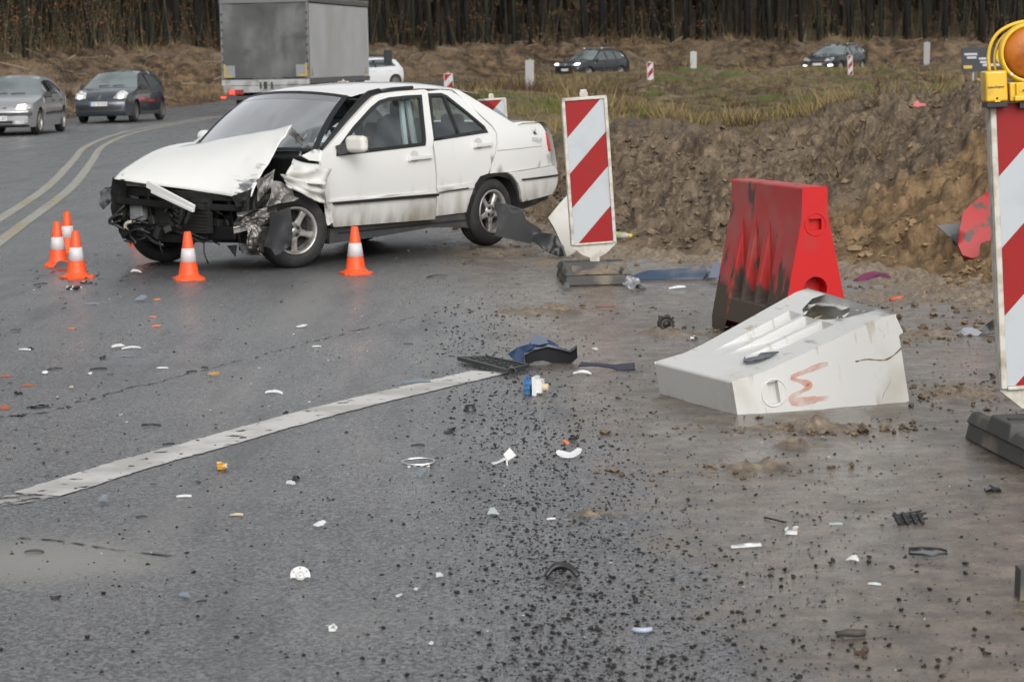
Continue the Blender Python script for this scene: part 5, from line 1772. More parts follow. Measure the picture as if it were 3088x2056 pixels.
# ---- silver saloon, cut by the picture's edge
SAL = dict(W=1.75, belt=.90, zr=1.38, wroof=.56, R=.31, wb=2.67, fx=.92, rx=-3.6, steer=-3, strip=True,
           prof=[(.68, .20), (.80, .28), (.82, .42), (.82, .55), (.74, .66), (.55, .76), (.1, .84), (-.40, .93), (-.75, 1.12), (-1.15, 1.32), (-1.6, 1.375), (-2.05, 1.37), (-2.45, 1.32), (-3.05, 1.05), (-3.35, .98), (-3.6, .95), (-3.68, .7), (-3.6, .3)],
           crown=[(.12, 0), (.12, 0), (.12, 0), (.13, 0), (.12, .03), (.06, .05), (.04, .06), (.08, .03), (.10, .03), (.08, .05), (.02, .06), (0, .06), (-.02, .06), (-.05, .04), (-.03, .03), (-.05, .01), (-.08, 0), (-.06, 0)],
           seg=(7, 9, 12, 14), ihood=4.3,
           cut=[(-.60, .94), (-.90, 1.10), (-1.2, 1.25), (-1.6, 1.30), (-2.1, 1.29), (-2.45, 1.22), (-2.9, .99), (-2.2, .96), (-1.4, .94)],
           win=[(-.60, .94), (-.90, 1.10), (-1.2, 1.25), (-1.6, 1.30), (-2.1, 1.29), (-2.45, 1.22), (-2.9, .99), (-2.2, .96), (-1.4, .94)],
           wins=[[(-.68, .94), (-.92, 1.09), (-1.22, 1.24), (-1.48, 1.28), (-1.56, .945)], [(-1.64, .945), (-1.58, 1.285), (-2.1, 1.275), (-2.42, 1.21), (-2.84, 1.0), (-2.3, .965)]],
           doors=[[(-.48, .28), (-1.6, .28), (-1.6, .92), (-.50, .90)], [(-1.61, .28), (-2.2, .28), (-2.38, .66), (-2.52, .95), (-1.61, .92)]],
           mir=(-.62, .95), mirror=BLACK, handle=BLACK, spokes=5, plate=(0, .42, 'FZG 7L80'),
           nose=[('headlamp', LAMPG, [(.30, .62), (.36, .72), (.62, .76), (.78, .72), (.80, .64), (.60, .60)], .012, True, [('lamp_beam', LIT, [(.48, .63), (.50, .73), (.66, .745), (.68, .64)], .02)]),
                 ('grille_slot', BLACK, [(-.26, .65), (-.14, .72), (.14, .72), (.26, .65)], .010, False),
                 ('bumper_strip', BLACK, [(-.84, .555), (.84, .555), (.84, .475), (-.84, .475)], .016, False),
                 ('lower_grille', BLACK, [(-.40, .36), (.40, .36), (.36, .27), (-.36, .27)], .010, False),
                 ('fog_lamp', LAMPG, [(.44, .36), (.66, .36), (.64, .28), (.44, .28)], .014, True),
                 ('bumper_lip', BLACK, [(-.76, .245), (.76, .245), (.70, .2), (-.70, .2)], .010, False)])
make_car('silver_saloon', 'silver saloon car with lit headlamp cut off by the picture edge', SILVC, (-12.10, 61.1, 0), rad(-90 + 10 - 12), SAL, 'cars driving on the road')

# ---- dark sports utility car
SUV = dict(W=1.84, belt=1.02, zr=1.62, wroof=.62, R=.35, wb=2.68, fx=.9, rx=-3.55, chrome=True,
           prof=[(.70, .28), (.80, .38), (.84, .55), (.82, .72), (.72, .86), (.50, .95), (.1, 1.00), (-.32, 1.06), (-.70, 1.28), (-1.05, 1.52), (-1.5, 1.60), (-2.1, 1.61), (-2.7, 1.58), (-3.1, 1.50), (-3.38, 1.10), (-3.48, 1.0), (-3.52, .7), (-3.45, .35)],
           crown=[(.12, 0), (.12, 0), (.12, 0), (.13, 0), (.12, .03), (.06, .05), (.04, .06), (.08, .03), (.10, .03), (.08, .05), (.02, .05), (0, .05), (0, .05), (-.02, .05), (-.05, .02), (-.06, 0), (-.08, 0), (-.06, 0)],
           seg=(7, 9, 13, 14), ihood=4.3,
           cut=[(-.55, 1.08), (-.85, 1.26), (-1.15, 1.44), (-1.5, 1.50), (-2.2, 1.50), (-2.7, 1.46), (-3.05, 1.20), (-2.9, 1.12), (-1.4, 1.08)],
           win=[(-.55, 1.08), (-.85, 1.26), (-1.15, 1.44), (-1.5, 1.50), (-2.2, 1.50), (-2.7, 1.46), (-3.05, 1.20), (-2.9, 1.12), (-1.4, 1.08)],
           wins=[[(-.62, 1.085), (-.87, 1.25), (-1.17, 1.43), (-1.46, 1.48), (-1.52, 1.085)], [(-1.60, 1.085), (-1.54, 1.485), (-2.18, 1.485), (-2.30, 1.11)], [(-2.36, 1.115), (-2.26, 1.485), (-2.68, 1.445), (-3.0, 1.20), (-2.85, 1.13)]],
           doors=[[(-.46, .34), (-1.55, .34), (-1.55, 1.06), (-.48, 1.05)], [(-1.56, .34), (-2.16, .34), (-2.36, .78), (-2.5, 1.09), (-1.56, 1.06)]],
           mir=(-.60, 1.10), spokes=5, plate=(0, .56),
           nose=[('headlamp', LAMPG, [(.42, .78), (.44, .90), (.84, .92), (.86, .82)], .014, True, [('lamp_beam', LITW, [(.58, .80), (.60, .90), (.84, .905), (.85, .82)], .022)]),
                 ('grille', BLACK, [(-.46, .76), (-.46, .90), (.46, .90), (.46, .76)], .010, False, [('grille_bar', CHROME, [(-.44, .80), (-.44, .82), (.44, .82), (.44, .80)], .02), ('grille_bar', CHROME, [(-.44, .865), (-.44, .885), (.44, .885), (.44, .865)], .02), ('badge', CHROME, circ(0, .83, .07), .03)]),
                 ('lower_grille', BLACK, [(-.62, .60), (.62, .60), (.56, .40), (-.56, .40)], .010, False)])
sv = make_car('dark_suv', 'black tall car with chrome window trim on the far road', BLKC, (3.72, 135.2, .36), rad(-90 - 42), SUV, 'cars driving on the road')
mb = MB()
for sg in (1, -1): mb.tube([(-1.35, sg * .60, 1.66), (-1.5, sg * .61, 1.70), (-2.6, sg * .61, 1.69), (-2.85, sg * .58, 1.62)], .022, 6)
mb.build('roof_rail', CHROME, sv)

# ---- dark estate car
EST = dict(SUV)
EST.update(W=1.84, belt=.95, zr=1.46, R=.33, wb=2.80, fx=.95, rx=-3.85,
           prof=[(.72, .22), (.84, .30), (.88, .45), (.86, .62), (.74, .76), (.50, .84), (.1, .90), (-.42, .97), (-.80, 1.18), (-1.2, 1.38), (-1.6, 1.45), (-2.3, 1.46), (-3.0, 1.42), (-3.4, 1.34), (-3.72, 1.0), (-3.82, .9), (-3.86, .6), (-3.8, .3)],
           cut=[(-.62, .99), (-.95, 1.16), (-1.25, 1.32), (-1.6, 1.37), (-2.3, 1.37), (-3.0, 1.31), (-3.35, 1.08), (-3.0, 1.03), (-1.5, .99)],
           win=[(-.62, .99), (-.95, 1.16), (-1.25, 1.32), (-1.6, 1.37), (-2.3, 1.37), (-3.0, 1.31), (-3.35, 1.08), (-3.0, 1.03), (-1.5, .99)],
           wins=[[(-.70, .995), (-.97, 1.15), (-1.27, 1.31), (-1.52, 1.35), (-1.60, .995)], [(-1.68, .995), (-1.60, 1.355), (-2.28, 1.355), (-2.44, 1.02)], [(-2.5, 1.025), (-2.36, 1.355), (-2.98, 1.30), (-3.28, 1.08), (-3.0, 1.04)]],
           doors=[[(-.50, .28), (-1.62, .28), (-1.62, .97), (-.52, .96)], [(-1.63, .28), (-2.3, .28), (-2.48, .7), (-2.62, 1.0), (-1.63, .97)]],
           mir=(-.68, 1.02), plate=(0, .50),
           nose=[('headlamp', LAMPG, [(.42, .66), (.46, .76), (.74, .84), (.84, .80), (.80, .70)], .014, True),
                 ('grille', BLACK, [(-.40, .66), (-.44, .76), (.44, .76), (.40, .66)], .010, False, [('grille_bar', CHROME, [(-.42, .70), (-.42, .715), (.42, .715), (.42, .70)], .02)]),
                 ('fog_lamp', LITW, [(.58, .40), (.58, .47), (.80, .48), (.82, .42)], .02, True),
                 ('lower_grille', BLACK, [(-.50, .46), (.50, .46), (.44, .32), (-.44, .32)], .010, False)])
es = make_car('dark_estate_car', 'dark estate car with lit fog lamps behind the striped beacon', DGRC, (16.32, 130.2, .47), rad(-90 - 31), EST, 'cars driving on the road')
mb = MB()
for sg in (1, -1): mb.tube([(-1.45, sg * .60, 1.50), (-1.6, sg * .61, 1.545), (-2.9, sg * .61, 1.53), (-3.2, sg * .58, 1.45)], .022, 6)
mb.build('roof_rail', CHROME, es)

# ---- pale small car beyond the lorry, going away
MINI = dict(HATCH)
MINI.update(mirror=WHIC, plate=(0, .545), nose=[('headlamp', LAMPG, [(.42, .68), (.46, .82), (.70, .80), (.72, .68)], .012, True)])
mc = make_car('pale_small_car', 'pale silver hatchback half hidden behind the lorry', WHIC, (-7.95, 121.2, .30), rad(-90 - 58), MINI, 'cars driving on the road')


# ---- the lorry with its grey canvas body, seen from behind
def make_lorry():
    CANVAS = mat('dirty_grey_canvas', (.058, .059, .058), .75, var=((.135, .136, .133), .7, .42, .66, (1, 1, .6)), var2=((.035, .035, .034), 1.1, .52, .75), bump=(3, .15, .05))
    CURT = mat('light_grey_curtain', (.40, .405, .41), .6, var=((.34, .34, .33), .4, .4, .7))
    ALU = mat('dull_aluminium', (.36, .37, .37), .4, .5, var=((.20, .19, .175), 3, .45, .7))
    REFY = mat('yellow_reflex_tape', (.36, .25, .04), .5)
    # rear face: x across, y forward (away), z up
    lor = empty('lorry', (-7.32, 77.2, 0), rad(-8.5))
    tag(lor, 'canvas sided lorry with dirty grey rear seen from behind on the road', 'lorry')
    Wd, Ln, z0, z1 = 2.72, 9.0, 1.12, 3.50
    mb = MB(); mb.grid(lambda u, v: (-Wd / 2 + .04 + (Wd - .08) * u, -.0 + .02 * math.sin(u * 9) * math.sin(v * 7 + u * 3), z0 + (z1 - z0) * v), 24, 24, flip=False)
    mb.build('rear_canvas', CANVAS, lor)
    mb = MB(); mb.grid(lambda u, v: (Wd / 2 + .012 * math.sin(v * 3.1) * math.sin(u * 30), .06 + (Ln - .1) * u, z0 + (z1 - z0 - .12) * v), 40, 8)
    mb.build('side_curtain', CURT, lor)
    mb = MB(); mb.grid(lambda u, v: (-Wd / 2, .06 + (Ln - .1) * u, z0 + (z1 - z0 - .12) * v), 20, 4, flip=True); mb.build('side_curtain', CURT, lor)
    mb = MB(); mb.grid(lambda u, v: (-Wd / 2 + Wd * u, .02 + Ln * v, z1 + .02), 6, 10); mb.build('roof', CURT, lor)
    mb = MB(); mb.grid(lambda u, v: (-Wd / 2 + Wd * u, Ln, z0 + (z1 - z0) * v), 6, 6, flip=True); mb.build('front_wall', CURT, lor)
    mb = MB()
    for sg in (-1, 1):
        mb.box((sg * (Wd / 2 - .02), .03, (z0 + z1) / 2), (.07, .07, z1 - z0))
        mb.box((sg * (Wd / 2), Ln / 2, z1 - .02), (.06, Ln, .12)); mb.box((sg * (Wd / 2), Ln / 2, z0 - .09), (.05, Ln, .16))
    mb.box((0, .0, z1 - .03), (Wd, .07, .10))
    mb.build('frame', mat('dark_steel_frame', (.14, .14, .14), .5, .3), lor)
    mb = MB()
    for sg in (-1, 1): mb.box((sg * (Wd / 2 + .01), Ln / 2, z1 + .07), (.05, Ln, .07))
    mb.box((0, .0, z1 + .07), (Wd, .06, .06)); mb.build('roof_rail', ALU, lor)
    mb = MB(); mb.box((0, -.03, z0 - .10), (Wd, .05, .17)); mb.box((0, -.02, z0 - .30), (Wd - .1, .05, .20)); mb.build('tail_board', ALU, lor)
    mb = MB(); mb.box((0, -.07, z0 - .19), (.10, .05, .22)); mb.box((.2, -.065, z0 - .19), (.05, .04, .2)); mb.box((-.15, -.065, z0 - .19), (.05, .04, .2)); mb.build('tail_board_latch', BLACK, lor)
    # tape corners and eyelets
    for sg in (-1, 1):
        mb = MB(); x = sg * (Wd / 2 - .14)
        mb.box((x - sg * .10, -.012, z0 + .24), (.34, .006, .36)); pt = mb.build('pale_patch', mat('pale_patch', (.19, .195, .20), .6), lor)
        mb = MB(); mb.box((x + sg * .05, -.022, z0 + .26), (.06, .008, .40)); mb.box((x - sg * .085, -.022, z0 + .09), (.21, .008, .06)); mb.build('reflex_corner', REFY, lor)
    bk = [(-1.1 + .275 * k, z0 + .02) for k in range(9)] + [(sg * (Wd / 2 - .04), z0 + .3 + .24 * k) for k in range(8) for sg in (-1, 1)]
    for x, z in bk:
        mb = MB(); mb.box((x, -.025, z), (.035, .04, .045)); mb.build('strap_buckle', BLACK, lor)
    for y in (.35, 8.4):
        mb = MB(); mb.box((Wd / 2 + .02, y, z0 + .12), (.012, .22, .05)); mb.box((Wd / 2 + .02, y, z0 + .2), (.012, .05, .2)); mb.build('reflex_corner', REFY, lor)
    # lights and bumper bar
    for sg in (-1, 1):
        mb = MB(); mb.box((sg * .93, -.02, .74), (.48, .09, .14)); tl = mb.build('tail_lamp', mat('dim_red_lens', (.22, .02, .02), .25), lor)
        mb = MB(); mb.box((sg * 1.05, -.075, .74), (.16, .03, .11)); mb.build('lit_section', LITR, tl)
        mb = MB(); mb.box((sg * 1.33, -.05, .58), (.13, .05, .055)); mb.build('marker_lamp', LITR, lor)
    mb = MB(); mb.box((0, .0, .56), (2.4, .10, .12)); mb.bar((-.8, .1, .56), (-.8, .3, 1.05), .08, .08); mb.bar((.8, .1, .56), (.8, .3, 1.05), .08, .08); mb.build('bumper_bar', mat('dark_bar', (.06, .06, .06), .5, .3), lor)
    mb = MB(); mb.box((0, Ln / 2, .98), (1.0, Ln - .4, .22)); mb.box((0, Ln / 2, 1.13), (2.4, Ln, .06)); mb.build('chassis', DARK, lor)
    for y in (1.5, 2.85, 4.2):
        for sg in (-1, 1): wheel(lor, (sg * 1.05, y, .5), .5, .34, rad(90 if 0 else -90) * 0 + rad(90), sg * 1 if 0 else -sg, 0, mat('dull_wheel_disc', (.16, .16, .155), .5, .3), .29, False)
    # tractor cab in front
    mb = MB(); mb.box((-.35, Ln + 1.2, 1.7), (2.0, 1.9, 2.2), taper=.94)
    cab = mb.build('cab', mat('cab_paint', (.30, .31, .32), .3, coat=.5), lor, bevel=.08)
    for sg in (-1, 1):
        mb = MB(); mb.bar((sg * 1.0 - .2, Ln + 1.4, 1.78), (sg * 1.66, Ln + 1.5, 1.78), .06, .08); mb.bar((sg * 1.0 - .2, Ln + 1.4, 1.50), (sg * 1.66, Ln + 1.5, 1.50), .06, .09)
        mb.box((sg * 1.72, Ln + 1.5, 1.70), (.26, .14, .52)); mb.build('mirror_arm', mat('mirror_green_black', (.018, .03, .028), .4), cab)
        wheel(lor, (sg * .9 - .2, Ln + 1.4, .5), .5, .32, rad(90), -sg, 0, mat('dull_wheel_disc', (.16, .16, .155), .5, .3), .29, False)
    return lor


make_lorry()
# ================================================================== BEACONS, BARRIERS, CONES
REDF = mat('red_reflex_foil', (.26, .009, .009), .5, spec=.25, var=((.22, .012, .011), 6, .5, .75))
WHTF = mat('white_reflex_foil', (.40, .43, .45), .4, spec=.4, var=((.35, .37, .38), 5, .5, .75))
FRAME = mat('dirty_white_plastic_frame', (.50, .48, .43), .55, var=((.24, .205, .15), 7, .54, .72), var2=((.38, .35, .29), 22, .46, .66))
BASEM = mat('dusty_black_recycled_rubber', (.060, .059, .057), .8, var=((.17, .145, .112), 5, .45, .66), bump=(35, .4, .006))
SANDM = mat('sand_on_base', (.20, .155, .11), .95, var=((.13, .10, .075), 16, .4, .65), bump=(40, .6, .01))
BACKF = mat('grey_white_panel_back', (.40, .40, .385), .5, var=((.33, .31, .27), 3, .5, .72))


def stripes_panel(root, w, h, th, z0, flip=False, front=True):
    """the sheeting: red and white bands rising to the right"""
    fw_, y = w / 2, -th / 2 - .003
    bands = []
    per = h / 2.0
    slope = 1.02
    k0 = h * .5 - slope * w * .0
    mbR = MB(); mbW = MB()
    edges = [-.60, -.235, .03, .30, .56, .83, 1.2]
    cols = [1, 1, 0, 1, 0, 1, 0]
    # clip the rectangle between two slanted lines z = e*h + slope*(x + w/2)
    def clip(e0, e1):
        P = [(-fw_, 0), (fw_, 0), (fw_, h), (-fw_, h)]
        def cut(P, e, keep_above):
            out = []
            f = lambda p: (p[1] - (e * h + slope * (p[0] + fw_))) * (1 if keep_above else -1)
            for i in range(len(P)):
                a, b = P[i], P[(i + 1) % len(P)]
                fa, fb = f(a), f(b)
                if fa >= 0: out.append(a)
                if fa * fb < 0:
                    t = fa / (fa - fb); out.append((a[0] + (b[0] - a[0]) * t, a[1] + (b[1] - a[1]) * t))
            return out
        P = cut(P, e0, True)
        return cut(P, e1, False) if P else P
    e = [-.9, -.26, .0 - .004, .27, .515, .775, 1.4]
    # from the foot up: red, white, red, white, red
    for i, (a, b, c) in enumerate(((-1.2, -.03, 'r'), (-.03, .248, 'w'), (.248, .49, 'r'), (.49, .742, 'w'), (.742, 1.6, 'r'))):
        P = clip(a, b)
        if len(P) < 3: continue
        P = [((-p[0] if flip else p[0]), p[1]) for p in P]
        if flip: P = P[::-1]
        (mbR if c == 'r' else mbW).add([(p[0], y, z0 + p[1]) for p in P], [tuple(range(len(P)))])
    o1 = mbR.build('red_stripes', REDF, root); o2 = mbW.build('white_field', WHTF, root)
    return o1, o2


def make_beacon(pos, rz, lean, label, w=.27, h=.98, base=True, group='striped guide beacons beside the road', scale=1.0, back=False, foot=.13, brz=None, bdx=0., bdy=0.):
    b = empty('guide_beacon', pos, 0)
    tag(b, label, 'guide beacon', group)
    b.scale = (scale,) * 3
    th = .045
    if base:
        mb = MB()
        Lb, Db, Hb = .44, .80, .115
        R = Matrix.Rotation((brz if brz is not None else rz), 4, 'Z')
        poly = [(-Lb / 2, 0), (Lb / 2, 0), (Lb / 2, Hb * .6), (Lb / 2 - .03, Hb), (-Lb / 2 + .03, Hb), (-Lb / 2, Hb * .6)]
        n = len(poly)
        for (y0, y1, kz) in ((-.14, .14, 1.0),):
            pass
        # body: raised middle rib with the socket and two sloping trays
        def block(x0, x1, y0, y1, z0, z1, t=.02):
            vs = [(x0, y0, z0), (x1, y0, z0), (x1, y1, z0), (x0, y1, z0), (x0 + t, y0 + t, z1), (x1 - t, y0 + t, z1), (x1 - t, y1 - t, z1), (x0 + t, y1 - t, z1)]
            mb.add(vs, [(3, 2, 1, 0), (4, 5, 6, 7), (0, 1, 5, 4), (1, 2, 6, 5), (2, 3, 7, 6), (3, 0, 4, 7)])
        block(-Lb / 2, Lb / 2, -Db / 2, Db / 2, 0, .062, .012)
        block(-Lb / 2, Lb / 2, -.13, .13, .062, Hb + .012, .012)
        block(-Lb / 2, -Lb / 2 + .07, -Db / 2 + .01, -.13, .062, Hb - .012); block(Lb / 2 - .07, Lb / 2, -Db / 2 + .01, -.13, .062, Hb - .012)
        block(-Lb / 2, -Lb / 2 + .07, .13, Db / 2 - .01, .062, Hb - .012); block(Lb / 2 - .07, Lb / 2, .13, Db / 2 - .01, .062, Hb - .012)
        for x in (-.12, .12): block(x - .055, x + .055, -.20, -.13, .062, Hb - .004, .02)
        fb = mb.build('foot', BASEM, b, Matrix.Translation((bdx, bdy, 0)) @ R, bevel=.008)
        mb = MB()
        for x in (-.14, .14): mb.box((x, -.02, Hb + .014), (.09, .03, .006))
        mb.build('slot', SEAL, fb)
        mb = MB()
        mb.grid(lambda u, v: (-.15 + .30 * u, -Db / 2 + .04 + .22 * v, .0635 + .045 * float(fbm(u * 3 + pos[0], v * 2, 3, 4)) * math.sin(math.pi * u) ** .5 * math.sin(math.pi * min(.98, v + .02)) ** .4), 18, 12)
        mb.build('sand_crust', SANDM, fb)
    e = Matrix.Translation((0, 0, foot)) @ Matrix.Rotation(rz, 4, 'Z') @ Matrix.Rotation(-lean, 4, 'Y')
    pn = empty('panel', parent=b, mat=e)
    # frame: outline with pointed foot
    fwid = w / 2 + .024
    out = [(-.03, -.06), (.03, -.06), (.032, .0), (.08, .02), (fwid, .085), (fwid, h + .105), (fwid - .012, h + .12), (-fwid + .012, h + .12), (-fwid, h + .105), (-fwid, .085), (-.08, .02), (-.032, .0)]
    mb = MB()
    mb.panel(out, lambda x, z: (x, -th / 2, z), .5, rim=(0, th, 0), closed=True, smooth=False)
    mb.box((0, 0, h + .135), (.055, .035, .03)); mb.box((0, 0, h + .155), (.045, .028, .025))
    fr = mb.build('frame', BACKF if back else FRAME, pn, bevel=.006)
    # raised border round the sheeting
    if not back:
        mb = MB()
        z0 = .10; z1 = h + .10
        for (cx, cz, sx, sz) in ((-w / 2 - .011, (z0 + z1) / 2, .022, z1 - z0 + .02), (w / 2 + .011, (z0 + z1) / 2, .022, z1 - z0 + .02), (0, z1 + .008, w + .044, .02), (0, z0 - .008, w + .0, .014)):
            mb.box((cx, -th / 2 - .006, cz), (sx, .018, sz))
        mb.build('border', FRAME, fr, bevel=.005)
        stripes_panel(pn, w, h, th, .10)
    return b, pn


LEAN = rad(2.9)
p = G(1800, 860)
make_beacon((p[0], p[1] + .42, 0), rad(3), LEAN, 'striped guide beacon leaning on its dusty foot behind the wrecked car', w=.258, h=.945, scale=1.08, foot=.155, brz=rad(3), bdx=-.01)
# the near beacon with the warning lamp
NB = (2.02 + .10, 10.02, 0)
b2, pn2 = make_beacon(NB, rad(2), rad(2.4), 'large striped guide beacon carrying a yellow lamp, cut by the picture edge', w=.258, h=.985, scale=1.14, foot=.135, brz=rad(6), bdx=.035, bdy=-.10)
# the one behind the boot
make_beacon((DEP(1497, 400, 26.5)[0], 26.5, -.03), rad(2), rad(2.5), 'dirty striped beacon standing close behind the white boot lid', w=.258, h=.945, foot=.13, scale=1.02)


def lamp():
    YEL = mat('yellow_lamp_plastic', (.66, .40, .012), .35, coat=.25, var=((.50, .29, .02), 8, .55, .75), var2=((.36, .25, .06), 3, .6, .8))
    AMB = mat('amber_fresnel_lens', (.42, .125, .008), .35, coat=.12, spec=.3, var=((.24, .066, .006), 9, .40, .64), bump=(70, .4, .003))
    t = empty('warning_lamp', (0, 0, 0))
    tag(t, 'yellow warning lamp with round amber lens on the near beacon', 'warning lamp')
    # everything stands on top of the near panel
    c = DEP(3102, 160, 9.96)
    t.location = Vector(c); t.scale = (.74,) * 3
    t.rotation_euler = (0, -rad(2.4), 0)
    Q = Matrix.Rotation(rad(90), 4, 'X')
    # head: ring, lens
    mb = MB()
    mb.lathe([(.150, .035), (.158, .02), (.162, .0), (.158, -.02), (.140, -.055), (.10, -.075), (0, -.08)], 48, Q @ Matrix.Translation((0, 0, .0)))
    mb.lathe([(.140, .036), (.150, .040), (.158, .034), (.162, .02)], 48, Q)
    hd = mb.build('housing', YEL, t)
    mb = MB()
    mb.lathe([(0, .062), (.04, .060), (.08, .054), (.115, .044), (.142, .028), (.142, .0)], 48, Q)
    ln = mb.build('lens', AMB, t)
    mb = MB(); mb.box((-.105, -.05, -.105), (.012, .006, .012)); mb.build('screw', CHROME, hd)
    # battery box to the left below
    mb = MB(); mb.box((-.185, .03, -.165), (.118, .15, .165))
    bx_ = mb.build('battery_box', YEL, t, bevel=.014)
    mb = MB(); mb.box((-.185, .03, -.262), (.112, .145, .028)); mb.build('box_foot', SEAL, bx_, bevel=.004)
    mb = MB(); mb.box((-.185, -.048, -.242), (.03, .012, .01)); mb.build('latch', YEL, bx_)
    mb = MB(); mb.lathe([(0, .001), (.006, .001), (.006, -.004)], 10, Matrix.Translation((-.185, -.0465, -.228)) @ Q); mb.build('lock_hole', SEAL, bx_)
    put_text('lettering', 'bakolieper', .021, Matrix(((1, 0, 0, -.188), (0, 0, -1, -.0465), (0, 1, 0, -.168), (0, 0, 0, 1))), INK, bx_)
    mb = MB(); mb.box((-.04, .02, -.20), (.15, .11, .10)); mb.box((-.045, -.03, -.235), (.10, .05, .03))
    for x in (-.075, -.01): mb.box((x, -.04, -.19), (.02, .02, .075))
    br = mb.build('bracket', YEL, t, bevel=.008)
    mb = MB(); mb.box((.05, .02, -.25), (.03, .03, .06)); mb.box((-.03, .01, -.272), (.06, .05, .03)); mb.lathe([(0, .001), (.006, .001), (.006, -.004)], 10, Matrix.Translation((-.042, -.0515, -.195)) @ Q); mb.build('bolt', BLACK, br)
    # carrying handle: a flat loop from the box over to the ring
    mb = MB()
    P = smooth3([(-.205, .035, -.085), (-.207, .035, -.01), (-.19, .035, .06), (-.15, .035, .115), (-.09, .035, .148), (-.02, .035, .165), (.04, .03, .165)], 26)
    mb.tube(P, [.010] * len(P), 8)
    P = smooth3([(-.172, .035, -.085), (-.176, .035, -.02), (-.16, .035, .045), (-.125, .035, .095), (-.07, .035, .13)], 18)
    mb.tube(P, .007, 8)
    mb.build('handle', YEL, t)
    return t


lamp()

# far beacons: (px, top px, depth, width scale, facing) seen over the roof and in the field
def far_beacon(px, ytop, y, rz, label, back=False, sc=1.0):
    sc *= .88
    c = DEP(px, ytop, y)
    H = (.945 + .155 + .16) * sc
    zg = c[2] - H
    make_beacon((c[0], y, zg), rz, rad(1.5), label, w=.258, h=.945, scale=sc, back=back, base=True)


far_beacon(1038, 238, 62, 0, 'small striped beacon peeping over the roof of the white car')
far_beacon(1354, 216, 74, 0, 'striped beacon top rising from brown grass left of the white field post')
far_beacon(1595, 176, 84, rad(150), 'white backed beacon standing left of the tall black car', True, 1.12)
far_beacon(1961, 184, 92, rad(20), 'low red topped beacon sunk in grass right of the tall black car', False, .9)
far_beacon(2090, 152, 100, rad(160), 'short white backed beacon between the two dark far cars', True, .95)
far_beacon(2564, 164, 112, rad(28), 'slim striped beacon standing in front of the dark estate car', False, .98)
far_beacon(2794, 124, 118, rad(140), 'tall white backed beacon right of the dark estate car', True, 1.12)


# ------------------------------------------------------------------ water filled barriers
REDP = mat('muddy_red_barrier_plastic', (.46, .009, .010), .42, spec=.3, var=((.38, .022, .02), 5, .5, .7))
REDM = mat('mud_smeared_red_plastic', (.44, .034, .032), .5, spec=.3, var=((.36, .085, .075), 4, .45, .7), var2=((.085, .045, .035), 8, .62, .68, (1, 1, .4)), dirt=((.075, .058, .044), .0, .75, 1.0, 9, (1, 1, .5), (.46, .62)))
WHTP = mat('scuffed_white_barrier_plastic', (.57, .57, .55), .38, var=((.46, .44, .39), 3.2, .54, .76), var2=((.36, .32, .25), 9, .60, .74, (1, .35, 2.5)), bump=(6, .08, .01))
SOILIN = mat('soil_inside', (.10, .075, .045), .9, var=((.19, .145, .09), 9, .4, .65))


